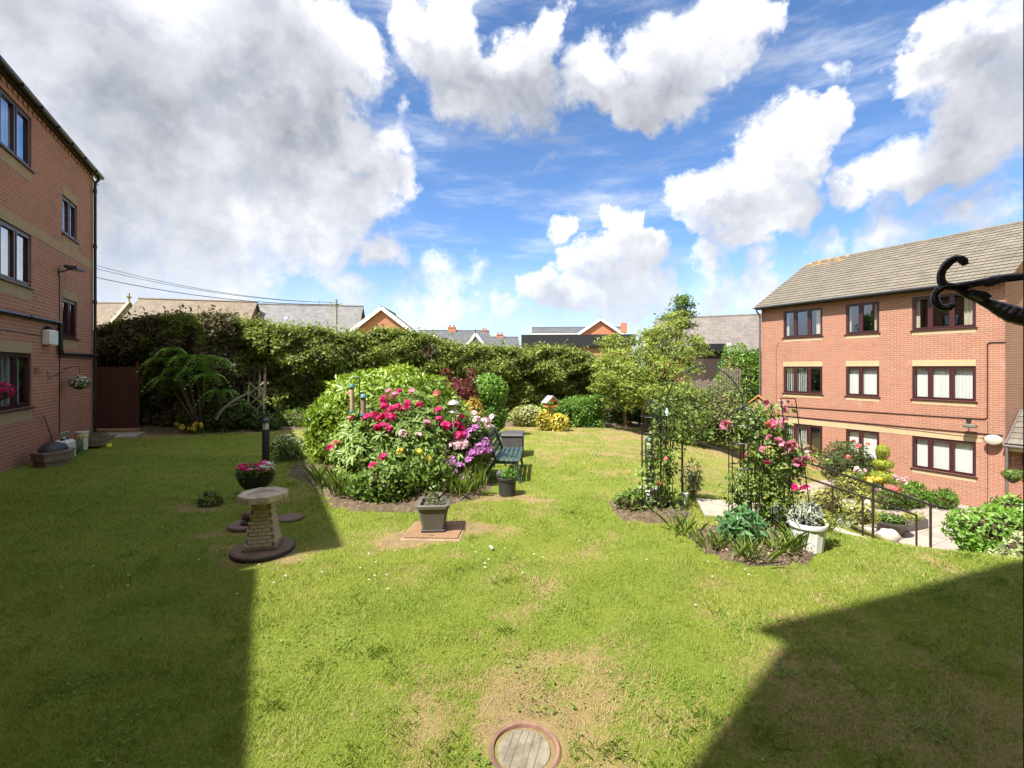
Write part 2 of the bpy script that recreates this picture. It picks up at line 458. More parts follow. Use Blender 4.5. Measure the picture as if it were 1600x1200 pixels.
def shell(c, r, n, lump=.12, freq=2.2, depth=.35, seed=1, zmin=None, top=0.0):
    """points and outward normals in the outer layer of a lumpy ellipsoid"""
    q = np.random.default_rng(seed); d = q.normal(size=(n, 3)); d[:, 2] += top; d /= np.linalg.norm(d, axis=1, keepdims=True)
    c = np.asarray(c, float); r = np.asarray(r, float)
    k = 1 + lump * lumps(d * r, freq, seed) - depth * q.random(n) ** 2
    P = c + d * r * k[:, None]; Nn = d / r; Nn /= np.linalg.norm(Nn, axis=1, keepdims=True)
    if zmin is not None: m = P[:, 2] > zmin; P, Nn = P[m], Nn[m]
    return P, Nn
def shells(parts, zmin=None):
    A = [shell(*p[:3], **{**dict(zmin=zmin), **(p[3] if len(p) > 3 else {})}) for p in parts]
    return np.concatenate([a[0] for a in A]), np.concatenate([a[1] for a in A])
def grass_blades(name, mat, parent, P, h, lean, w, seed=5, val=None, loc=(0, 0, 0), dirv=None, droop=.0):
    """strap leaves / grass: one bent blade (two quads as a rhombus) per point"""
    r = np.random.default_rng(seed); n = len(P); a = r.uniform(0, 6.283, n)
    d = np.stack([np.cos(a), np.sin(a), np.zeros(n)], 1) if dirv is None else dirv
    s = np.stack([-d[:, 1], d[:, 0], np.zeros(n)], 1)
    H = h * (1 + .4 * r.uniform(-1, 1, n)); Ln = H * lean * r.random(n)
    v = np.empty((n, 4, 3)); z = np.array([0, 0, 1.0])
    mid = P + z * (H * .6)[:, None] + d * (Ln * .35)[:, None]
    v[:, 0] = P; v[:, 1] = mid + s * (w / 2); v[:, 2] = P + z * (H * (1 - droop))[:, None] + d * Ln[:, None]; v[:, 3] = mid - s * (w / 2)
    return quads(name, mat, parent, v.reshape(-1, 3), n, r.random(n) if val is None else val, loc)

# flower heads: clusters of five-petalled florets, mesh shared by colour
def floret_cluster(name, mat, rad=.07, n=12, pet=.035, seed=1, dome=.3, flat=.8):
    r = np.random.default_rng(seed); V_ = []; nq = 0
    for k in range(n):
        d = r.normal(size=3); d[2] = abs(d[2]) * flat + dome; d /= np.linalg.norm(d)
        c = d * rad * r.uniform(.65, 1); u = np.cross(d, r.normal(size=3)); u /= np.linalg.norm(u); w = np.cross(d, u)
        for q in range(5):
            a = 2 * math.pi * q / 5 + r.uniform(-.2, .2); t = u * math.cos(a) + w * math.sin(a); s = np.cross(d, t)
            V_ += [c, c + t * pet * .7 + s * pet * .42 + d * pet * .35, c + t * pet * 1.15 + d * pet * .3, c + t * pet * .7 - s * pet * .42 + d * pet * .35]; nq += 1
    o = quads(name, mat, None, np.array(V_), nq, r.random(nq)); me = o.data; bpy.data.objects.remove(o); return me

# ------------------------------------------------------------------ terrain
CTRL = np.array([(-13, -2, 0), (-13, 3, .05), (-10, 8.5, .12), (-11, 10, .06), (-12, 13.2, -.03), (-6, -2, 0), (-6, 2, 0), (-6, 6, 0), (-6, 10, 0), (-6, 14, 0), (-13, 17, 0),
    (-2.5, 1, 0), (-2.5, 5, 0), (-2.5, 9, 0), (-2.5, 14, -.04), (0, -2, 0), (0, 3, 0), (0, 6, 0), (0, 8.5, 0), (0, 11, 0), (2.5, 0, 0), (2.5, 3, 0), (2.4, 5, 0), (2.2, 7, 0), (5, -2, 0), (5, 1.5, 0), (5, 3.6, 0), (8, 1, 0), (8, 3.5, -.05),
    (3.85, 5.5, 0), (4.8, 5.3, 0), (5.7, 5.0, 0), (7.5, 4.6, -.1), (3.3, 6.3, 0), (-5, 18, -.1), (1.5, 19, -.2), (4.0, 16.5, -.2), (5.2, 18.6, -.3), (9.2, 20, -1.09), (12.3, 22.8, -2.0), (3, 10.7, -.05), (2.6, 8.4, -.02),
    (5, 12, -.65), (10, 16, -1.57), (9, 13, -1.9), (10.8, 13, -2.7), (11.6, 11.5, -2.7), (14, 14, -2.7), (16, 15.3, -2.7), (13, 10, -2.7), (16, 10, -2.7), (14.4, 18.9, -2.6), (12.9, 20.5, -2.25),
    (4.2, 7.1, -.2), (5.48, 7.2, -.62), (6.4, 7.4, -.97), (7.5, 8.5, -1.6), (9.4, 9.6, -2.3), (7.2, 6.3, -.75), (9, 6.5, -1.5), (12, 7, -2.3), (4.6, 6.3, -.2), (5.8, 6.2, -.5), (7, 17, -.7), (20, 14, -2.7), (16, 5, -1.5)], float)
def _tps_fit(p, lam=.02):
    n = len(p); d2 = ((p[:, None, :2] - p[None, :, :2]) ** 2).sum(-1)
    K = np.where(d2 > 0, .5 * d2 * np.log(d2 + 1e-12), 0) + lam * np.eye(n); Q = np.c_[np.ones(n), p[:, :2]]
    A = np.block([[K, Q], [Q.T, np.zeros((3, 3))]]); return np.linalg.solve(A, np.r_[p[:, 2], 0, 0, 0])
_TPS = _tps_fit(CTRL)
PATIO = (14.3, 21.65, 5.0, 11.2)            # s0, s1 (along N), a0, a1 (along D)
PZ = -2.70
def gz(x, y):
    x = np.asarray(x, float); y = np.asarray(y, float); sh = x.shape; X = x.ravel(); Y = y.ravel(); out = np.empty(len(X))
    for i in range(0, len(X), 20000):
        xx, yy = X[i:i + 20000], Y[i:i + 20000]
        d2 = (xx[:, None] - CTRL[:, 0]) ** 2 + (yy[:, None] - CTRL[:, 1]) ** 2
        z = (.5 * d2 * np.log(d2 + 1e-12)) @ _TPS[:len(CTRL)] + _TPS[-3] + _TPS[-2] * xx + _TPS[-1] * yy
        dx = np.maximum(0, np.maximum(-13 - xx, xx - 17)); dy = np.maximum(0, np.maximum(-2 - yy, yy - 21)); w = np.exp(-(dx * dx + dy * dy) / 4)
        z = np.clip(z, -2.78, .2) * w + (-.9) * (1 - w)
        s, a = xx * N.x + yy * N.y, xx * D.x + yy * D.y
        z = np.where((s > PATIO[0]) & (s < PATIO[1]) & (a > PATIO[2]) & (a < PATIO[3]), np.minimum(z, PZ - .07), z)
        out[i:i + 20000] = z
    return out.reshape(sh)
def g1(x, y): return float(gz(np.array([x]), np.array([y]))[0])
def gpt(x, y, dz=0): return Vector((x, y, g1(x, y) + dz))
def G(px, py):
    """where the line of sight of a pixel meets the terrain"""
    d = ray(px, py); t = 1.0
    while t < 60:
        p = d * t
        if EYE + p.z <= g1(p.x, p.y): break
        t += .04
    return Vector((d.x * t, t, g1(d.x * t, t)))
def at(px, py, depth):
    d = ray(px, py) * depth; return Vector((d.x, d.y, EYE + d.z))
def sa(s, a, z=0.0): p = N * s + D * a; return Vector((p.x, p.y, z))

# bare / dry spots of the lawn: x, y, radius x, radius y, strength
DRY = [(.07, 2.8, .62, .62, .86), (.45, 3.0, .5, .3, .6), (-.4, 2.7, .35, .35, .6), (-.98, 5.75, .75, .5, .95), (-.02, 7.45, .5, .28, 1.0), (-2.95, 5.15, .6, .33, .85), (-3.5, 5.95, .45, .3, .75), (-4.7, 6.95, .4, .25, .8),
       (-4.0, 8.9, .6, .4, .5), (1.5, 17.4, 3.2, 1.6, .7), (4.0, 16.6, 1.6, 1.0, .8), (1.6, 13.2, 1.6, 2.2, .45), (4.2, 4.3, 1.6, .9, .35), (5.5, 12, 2.5, 3.0, .5), (3.2, 11.5, 1.8, 1.6, .4),
       (3.6, 2.6, 2.4, 1.1, .6), (-11.6, 14.6, 1.6, .7, .9), (-10, 15.2, 5, .45, .7), (8, 14, 3, 3, .45), (-3.6, 7.6, .3, 1.2, .55), (-2.2, 5.5, .8, .25, .5)]
def dryness(x, y):
    b = np.zeros_like(x)
    wob = (fbm(x * 3.3, y * 3.3, 5) - .5) * 2.4
    for cx, cy, rx, ry, s in DRY:
        d = np.sqrt(((x - cx) / rx) ** 2 + ((y - cy) / ry) ** 2) + wob
        b = np.maximum(b, s * np.clip(1.45 - d, 0, 1))
    straw = np.clip((fbm(x * .9 + 5, y * .9 + 3) - .47) * 3.0, 0, 1) * .30 + np.clip((fbm(x * 3.1, y * 3.1 + 9) - .47) * 3.5, 0, 1) * .42
    s = x * N.x + y * N.y
    lush = np.clip((s - -1.5) / 2.5, .12, 1)                  # the strip the left block shades stays greener
    far = np.clip((y - 8) / 7, 0, 1) * .35 * np.clip((x + 2) / 3, 0, 1)
    return np.clip(np.maximum(b, (straw + far + .09) * lush), 0, 1)

def lawn_color(t, dry, val):
    p = t.pos()
    big = t.noise(.55, 4, .6, p); fine = t.noise(14, 5, .65, p)
    g = t.ramp(val, [(0, (.105, .162, .017)), (.5, (.180, .250, .028)), (1, (.295, .355, .055))])
    g = t.mix(t.ss(big, .35, .68, .32), g, (.31, .295, .050))
    s = t.ramp(val, [(0, (.24, .17, .075)), (.6, (.38, .285, .13)), (1, (.52, .41, .21))])
    f = t.math('ADD', dry, t.math('MULTIPLY', t.math('SUBTRACT', fine, .5), 1.3))
    f = t.ss(t.math('ADD', f, t.math('MULTIPLY', t.math('SUBTRACT', val, .5), 1.1)), .30, .85)
    return t.mix(f, g, s)

def build_ground():
    def axis(lo, hi, dense, step, far):
        a = list(np.arange(lo, hi + 1e-6, step)); k = step; x = hi
        while x < far: k *= 1.45; x += k; a.append(x)
        k = step; x = lo
        while x > -far: k *= 1.45; x -= k; a.insert(0, x)
        return np.array(a)
    xs, ys = axis(-14, 18, 0, .14, 900), axis(-1, 22, 0, .14, 1200)
    X, Y = np.meshgrid(xs, ys, indexing='xy'); Z = gz(X, Y)
    near = (X > -14) & (X < 18) & (Y < 22) & (Y > -1)
    Z = Z + np.where(near, (fbm(X * 1.3, Y * 1.3) - .5) * .035, 0)
    ny, nx = X.shape
    i = np.arange(nx * ny).reshape(ny, nx)
    f = np.stack([i[:-1, :-1], i[:-1, 1:], i[1:, 1:], i[1:, :-1]], -1).reshape(-1, 4)
    me = bpy.data.meshes.new('lawn'); me.from_pydata(np.stack([X, Y, Z], -1).reshape(-1, 3).tolist(), [], f.tolist())
    me.polygons.foreach_set('use_smooth', [True] * len(me.polygons))
    at_ = me.attributes.new('dry', 'FLOAT', 'POINT'); at_.data.foreach_set('value', dryness(X.ravel(), Y.ravel()).astype(np.float32))
    t = NT('lawn_soil'); p = t.pos()
    v = t.noise(30, 6, .7, p)
    c = lawn_color(t, t.attr('dry'), v)
    soil = t.ramp(t.noise(20, 6, .65, p), [(.3, (.15, .10, .055)), (.7, (.31, .225, .13))])
    c = t.mix(t.ss(t.math('ADD', t.attr('dry'), t.math('MULTIPLY', t.math('SUBTRACT', t.noise(9, 5, .6, p), .5), .8)), .74, 1.02, .8), t.mix(.3, c, (.11, .10, .03)), soil)
    t.color(c); t.rough(.95); t.b.inputs['Specular IOR Level'].default_value = .1
    t.bump(t.math('ADD', t.noise(45, 5, .7, p), t.noise(160, 3, .7, p)), .8, .02)
    me.materials.append(t.mat)
    struct(place('lawn', me))
build_ground()

def blocked(x, y):
    """where no turf grows: beds, paving, houses"""
    s, a = x * N.x + y * N.y, x * D.x + y * D.y
    m = (s < -3.95) & (a < 17.8)
    m |= (s > PATIO[0] - .1) & (a < PATIO[3] + .3) & (a > 4)
    m |= s > 21.3
    for poly in BEDS: m |= inside(poly, x, y)
    for cx, cy, rx, ry in [(.07, 2.55, .24, .22), (-.98, 5.9, .36, .33), (-2.85, 5.27, .33, .33)]:
        m |= ((x - cx) / rx) ** 2 + ((y - cy) / ry) ** 2 < 1
    return m
def inside(poly, x, y):
    m = np.zeros(x.shape, bool); n = len(poly)
    for i in range(n):
        (x0, y0), (x1, y1) = poly[i], poly[(i + 1) % n]
        c = ((y0 > y) != (y1 > y)) & (x < (x1 - x0) * (y - y0) / (y1 - y0 + 1e-12) + x0); m ^= c
    return m
def smooth_poly(pts, k=6, wob=.04, seed=1):
    r = np.random.default_rng(seed); n = len(pts); out = []
    for i in range(n):
        p0, p1, p2, p3 = (np.array(pts[(i + q) % n]) for q in (-1, 0, 1, 2))
        for q in range(k):
            t = q / k; out.append(tuple(.5 * (2 * p1 + (p2 - p0) * t + (2 * p0 - 5 * p1 + 4 * p2 - p3) * t * t + (3 * p1 - p0 - 3 * p2 + p3) * t ** 3) + r.normal(size=2) * wob))
    return out
BED_ISLAND = smooth_poly([(-4.75, 10.6), (-4.4, 9.2), (-3.45, 8.1), (-2.75, 7.05), (-2.0, 6.72), (-1.2, 6.85), (-.55, 7.6), (-.32, 8.3), (-.45, 9.2), (-.4, 10.5), (-.7, 12.2), (-2.4, 12.6), (-4.2, 12.2)], seed=2)
BED_ARCH = smooth_poly([(2.15, 5.55), (2.3, 5.08), (2.65, 4.85), (3.1, 4.92), (3.35, 5.15), (3.45, 5.5), (3.3, 6.0), (2.9, 6.1), (2.45, 5.95)], seed=3, wob=.025)
BED_OBELISK = smooth_poly([(1.45, 6.6), (1.7, 6.25), (2.2, 6.2), (2.55, 6.5), (2.6, 7.2), (2.3, 7.8), (1.7, 7.5)], seed=4, wob=.025)
BED_HEDGE = smooth_poly([(-14, 15.6), (-11.5, 14.9), (-9, 15.2), (-7, 15.9), (-5, 16.7), (-2, 17.4), (0, 17.4), (1.8, 17.6), (3.6, 17.7), (6, 19.2), (9, 19.9), (11, 21.6), (9, 25), (-14, 22)], seed=5, wob=.05)
BEDS = [BED_ISLAND, BED_ARCH, BED_OBELISK, BED_HEDGE]

def soil_mat():
    if 'soil' in _m: return _m['soil']
    t = NT('bed_soil'); p = t.pos(); nz = t.noise(13, 7, .68, p)
    t.color(t.ramp(nz, [(.25, (.07, .048, .028)), (.5, (.17, .12, .07)), (.75, (.34, .26, .16))])); t.rough(.95)
    t.bump(t.math('ADD', nz, t.noise(60, 4, .7, p)), 1.0, .06); _m['soil'] = t.mat; return t.mat
def build_bed(poly, name, hump=.10, step=.16):
    P = np.array(poly); x0, y0 = P.min(0); x1, y1 = P.max(0)
    xs, ys = np.arange(x0, x1 + step, step), np.arange(y0, y1 + step, step); X, Y = np.meshgrid(xs, ys)
    ins = inside(poly, X, Y)
    edge = np.full(X.shape, 9.0)
    for a, b in poly: edge = np.minimum(edge, np.hypot(X - a, Y - b))
    Z = gz(X, Y) + np.where(ins, .03 + hump * np.clip(edge / .5, 0, 1), -.05) + (fbm(X * 4, Y * 4) - .5) * .07
    ny, nx = X.shape; i = np.arange(nx * ny).reshape(ny, nx); f = []
    for r in range(ny - 1):
        for c in range(nx - 1):
            if ins[r:r + 2, c:c + 2].any(): f.append((i[r, c], i[r, c + 1], i[r + 1, c + 1], i[r + 1, c]))
    me = bpy.data.meshes.new(name); me.from_pydata(np.stack([X, Y, Z], -1).reshape(-1, 3).tolist(), [], [tuple(int(k) for k in q) for q in f])
    me.polygons.foreach_set('use_smooth', [True] * len(me.polygons)); me.materials.append(soil_mat())
    struct(place(name, me))
def bed_litter():
    r = np.random.default_rng(44); pts = []
    for poly, n in ((BED_ISLAND, 1500), (BED_ARCH, 900), (BED_OBELISK, 500)):
        P = np.array(poly); q = r.uniform(P.min(0) - .12, P.max(0) + .12, (n * 2, 2)); pts.append(q[inside([tuple(np.array(p) * 1.0 + (np.array(p) - P.mean(0)) * .05) for p in poly], q[:, 0], q[:, 1])])
    q = np.concatenate(pts); P = np.c_[q, gz(q[:, 0], q[:, 1]) + .10 * r.random(len(q)) + .03]
    mat = leafmat('dead_leaf_litter', (.12, .08, .045), (.42, .33, .21), .9, .1, .1, tint=(.20, .15, .09))
    o = stuff(leaves('leaf_litter', mat, None, P, np.tile([0, 0, 1.0], (len(P), 1)), .026, seed=45, jit=.35, aspect=.5)); tag(o, 'dry leaf litter and clods on the flower bed soil', 'leaf litter')
bed_litter()
build_bed(BED_ISLAND, 'island_bed_soil'); build_bed(BED_ARCH, 'arch_bed_soil', .06, .1); build_bed(BED_OBELISK, 'obelisk_bed_soil', .05, .1); build_bed(BED_HEDGE, 'hedge_bed_soil', .06, .25)

def build_turf():
    t = NT('grass_blade'); c = lawn_color(t, t.attr('dry'), t.attr('v'))
    t.color(c); t.rough(.6); t.b.inputs['Specular IOR Level'].default_value = .25
    tr = t.n.new('ShaderNodeBsdfTranslucent'); t.l.new(t.mix(.4, c, (.22, .30, .04)), tr.inputs['Color'])
    ms = t.n.new('ShaderNodeMixShader'); ms.inputs[0].default_value = .3
    t.l.new(t.b.outputs[0], ms.inputs[1]); t.l.new(tr.outputs[0], ms.inputs[2]); t.l.new(ms.outputs[0], t.out.inputs['Surface'])
    r = np.random.default_rng(11); XY = []
    for y0, y1, dens in ((1.9, 3.2, 12000), (3.2, 5, 8000), (5, 7.5, 4200), (7.5, 11, 1900), (11, 20, 600)):
        x0, x1 = -1.16 * y1 - .3, 1.16 * y1 + .3; x0 = max(x0, -13); x1 = min(x1, 14)
        n = int((x1 - x0) * (y1 - y0) * dens); q = np.stack([r.uniform(x0, x1, n), r.uniform(y0, y1, n)], 1)
        q = q[np.abs(q[:, 0]) < 1.16 * q[:, 1] + .3]; XY.append(q)
    XY = np.concatenate(XY); x, y = XY[:, 0], XY[:, 1]
    dry = dryness(x, y); bare = np.clip((dry - .62) * 2.4, 0, .9)
    keep = ~blocked(x, y) & (r.random(len(x)) > bare * np.clip(fbm(x * 9, y * 9) * 1.9, 0, 1)); x, y, dry = x[keep], y[keep], dry[keep]
    n = len(x); z = gz(x, y) + (fbm(x * 1.3, y * 1.3) - .5) * .035 - .004
    tuft = fbm(x * 5, y * 5, 3)
    h = (.019 + .018 * np.clip((tuft - .3) * 1.8, 0, 1)) * (1 - .35 * dry) * (1 + .03 * y) * r.uniform(.5, 1.5, n)
    w = .0024 + .0007 * y
    a = r.uniform(0, 6.283, n); d = np.stack([np.cos(a), np.sin(a)], 1); ln = h * r.uniform(.2, 1.5, n)
    v = np.empty((n, 3, 3)); wd = np.stack([-d[:, 1] * w / 2, d[:, 0] * w / 2], 1)
    v[:, 0, :2] = np.stack([x, y], 1) + wd; v[:, 0, 2] = z; v[:, 1, :2] = np.stack([x, y], 1) - wd; v[:, 1, 2] = z
    v[:, 2, :2] = np.stack([x, y], 1) + d * ln[:, None]; v[:, 2, 2] = z + h
    me = bpy.data.meshes.new('grass'); me.vertices.add(3 * n); me.vertices.foreach_set('co', v.astype(np.float32).ravel())
    me.loops.add(3 * n); me.loops.foreach_set('vertex_index', np.arange(3 * n, dtype=np.int32))
    me.polygons.add(n); me.polygons.foreach_set('loop_start', np.arange(0, 3 * n, 3, dtype=np.int32))
    val = np.clip(.25 + .5 * r.random(n) + .5 * (fbm(x * 2.2 + 40, y * 2.2) - .5), 0, 1)
    for nm, q in (('v', val), ('dry', dry)):
        at_ = me.attributes.new(nm, 'FLOAT', 'POINT'); at_.data.foreach_set('value', np.repeat(q, 3).astype(np.float32))
    me.update(calc_edges=True); me.materials.append(t.mat)
    o = stuff(place('grass', me)); tag(o, 'short mown green lawn grass with dry straw coloured patches', 'grass')
build_turf()

# ------------------------------------------------------------------ materials shared by buildings
BRICK_L = brickmat('red_brown_brick', (.36, .13, .078), (.47, .205, .125), (.17, .07, .052), (.42, .35, .28))
BRICK_R = brickmat('orange_red_brick', (.29, .110, .070), (.38, .182, .115), (.17, .066, .048), (.38, .32, .255))
BUFF_L = brickmat('buff_brick_weathered', (.36, .245, .135), (.44, .31, .17), (.27, .18, .10), (.34, .28, .21), True)
BUFF_R = brickmat('buff_brick', (.40, .28, .155), (.48, .36, .21), (.33, .23, .125), (.40, .34, .26), True)
MAROON = plain('maroon_window_frame', (.045, .012, .014), .38, .15, 14, bump=.05, spec=.5)
BLACKPL = plain('black_plastic', (.012, .013, .015), .38, .2, 12, bump=.08, spec=.5)
GREYPL = plain('weathered_grey_gutter', (.11, .09, .085), .5, .2, 10, bump=.1)
ROOM = plain('dark_room', (.035, .032, .03), .9, .1, 3, bump=0)
IRON = plain('black_iron', (.011, .011, .012), .42, .3, 30, metal=.0, bump=.35, spec=.55)
WHITEP = plain('white_paint', (.72, .72, .70), .45, .05, 6, bump=.08)
NET = plain('net_curtain', (.76, .78, .80), .9, .06, 5, bump=0)
CREAM = plain('cream_curtain', (.55, .50, .38), .9, .06, 5, bump=0)
BLIND = plain('white_blind', (.78, .78, .75), .75, .04, 5, bump=0)
CONC = plain('pale_concrete', (.34, .31, .27), .85, .18, 7, bump=.5, spec=.2)

def facade(mb, x0, x1, z0, z1, openings, y=0.0, reveal=.10):
    xs = sorted({x0, x1, *[o[0] for o in openings], *[o[1] for o in openings]}); zs = sorted({z0, z1, *[o[2] for o in openings], *[o[3] for o in openings]})
    for a, b in zip(xs, xs[1:]):
        for c, d in zip(zs, zs[1:]):
            mx, mz = (a + b) / 2, (c + d) / 2
            if any(o[0] < mx < o[1] and o[2] < mz < o[3] for o in openings): continue
            mb.quad((b, y, c), (a, y, c), (a, y, d), (b, y, d))
    for a, b, c, d in openings:
        q = y - reveal
        mb.quad((a, y, c), (a, q, c), (a, q, d), (a, y, d)); mb.quad((b, q, c), (b, y, c), (b, y, d), (b, q, d))
        mb.quad((a, y, d), (a, q, d), (b, q, d), (b, y, d)); mb.quad((a, q, c), (a, y, c), (b, y, c), (b, q, c))

def window(bld, x0, x1, z0, z1, lights, fill='net', y=-.03, seed=1, opener=None):
    """a set-back frame with mullions; lights are the mullion positions 0..1"""
    fw, dp = .055, .055
    m = MB(); m.box(x0, x1, y - dp, y, z0, z0 + fw); m.box(x0, x1, y - dp, y, z1 - fw, z1)
    m.box(x0, x0 + fw, y - dp, y, z0 + fw, z1 - fw); m.box(x1 - fw, x1, y - dp, y, z0 + fw, z1 - fw)
    ed = [0] + list(lights) + [1]; W = x1 - x0
    for q in lights: m.box(x0 + W * q - .035, x0 + W * q + .035, y - dp, y + .004, z0 + fw, z1 - fw)
    w = m.build('window', MAROON, bld)
    MB().bbox(x0 - .05, x1 + .05, y - .02, .055, z0 - .035, z0 - .002, .006).build('sill', MAROON, w)
    for k in range(len(ed) - 1):
        a = x0 + W * ed[k] + (fw if k == 0 else .035); b = x0 + W * ed[k + 1] - (fw if k == len(ed) - 2 else .035)
        s = MB(); e = .038
        if opener is None or k in opener:
            for q in ((a, a + e, z0 + fw, z1 - fw), (b - e, b, z0 + fw, z1 - fw), (a + e, b - e, z0 + fw, z0 + fw + e), (a + e, b - e, z1 - fw - e, z1 - fw)):
                s.box(q[0], q[1], y - .045, y + .012, q[2], q[3])
            s.build('casement', MAROON, w)
        MB().quad((b - .002, y - .03, z0 + fw), (a + .002, y - .03, z0 + fw), (a + .002, y - .03, z1 - fw), (b - .002, y - .03, z1 - fw)).build('pane', glassmat(), w)
    # what hangs behind the glass
    r = random.Random(seed)
    def drape(xa, xb, mat, name, amp, period, top, bot):
        d = MB(); n = max(4, int((xb - xa) / period) * 4); pts = []
        for i in range(n + 1):
            t = i / n; pts.append((xa + (xb - xa) * t, y - .16 + amp * math.sin(t * (xb - xa) / period * 6.283 + r.random() * .5)))
        for p, q in zip(pts, pts[1:]): d.quad((q[0], q[1], bot), (p[0], p[1], bot), (p[0], p[1], top), (q[0], q[1], top))
        d.build(name, mat, w, smooth=True)
    if fill == 'net': drape(x0 + .03, x1 - .03, NET, 'net_curtain', .02, .09, z1 - .02, z0 + .02)
    elif fill == 'net_half': drape(x0 + .03, x0 + W * .62, NET, 'net_curtain', .02, .09, z1 - .02, z0 + .02)
    elif fill == 'sides':
        drape(x0 + .04, x0 + W * .20, CREAM, 'curtain', .03, .10, z1 - .02, z0 + .02); drape(x1 - W * .10, x1 - .03, CREAM, 'curtain', .03, .08, z1 - .02, z0 + .02)
    elif fill == 'blind': blind(w, x0 + .03, x1 - .03, y - .14, z0 + .03, z1 - .02, r, 1.0)
    elif fill == 'blind_gap': blind(w, x0 + W * .33, x1 - .03, y - .14, z0 + .03, z1 - .02, r, .75)
    return w
def blind(w, xa, xb, y, z0, z1, r, close):
    d = MB(); x = xa
    while x < xb - .08:
        t = .10 * (1 - close) + r.uniform(0, .012); d.quad((x + .095 * (.35 + .65 * close), y - t, z0), (x, y + t, z0), (x, y + t, z1), (x + .095 * (.35 + .65 * close), y - t, z1)); x += .092
    d.build('vertical_blind', BLIND, w)

def hollow_box(mb, x0, x1, depth, z0, z1, skip_front=True):
    """end and rear walls of a block whose front is the plane y = 0"""
    mb.quad((x0, 0, z0), (x0, -depth, z0), (x0, -depth, z1), (x0, 0, z1)); mb.quad((x1, -depth, z0), (x1, 0, z0), (x1, 0, z1), (x1, -depth, z1))
    mb.quad((x0, -depth, z0), (x1, -depth, z0), (x1, -depth, z1), (x0, -depth, z1))

def gable_roof(bld, x0, x1, depth, ze, zr, mat, over=.28, verge=.12, name='roof', th=.10):
    """two slabs with real thickness; the ridge runs along x"""
    k = (zr - ze) / (depth / 2); m = MB(); ym = -depth / 2; ya, yb = over, -depth - over; zo = ze - k * over
    for (ye, sgn) in ((ya, 1), (yb, -1)):
        p = [(x0 - verge, ye, zo), (x1 + verge, ye, zo), (x1 + verge, ym, zr), (x0 - verge, ym, zr)]
        q = [(a, b, c + th) for a, b, c in p]
        if sgn < 0: p, q = p[::-1], q[::-1]
        m.quad(*q[::-1]); m.quad(*p)
        for i in range(4): m.quad(p[i], q[i], q[(i + 1) % 4], p[(i + 1) % 4])
    return m.build(name, mat, bld)

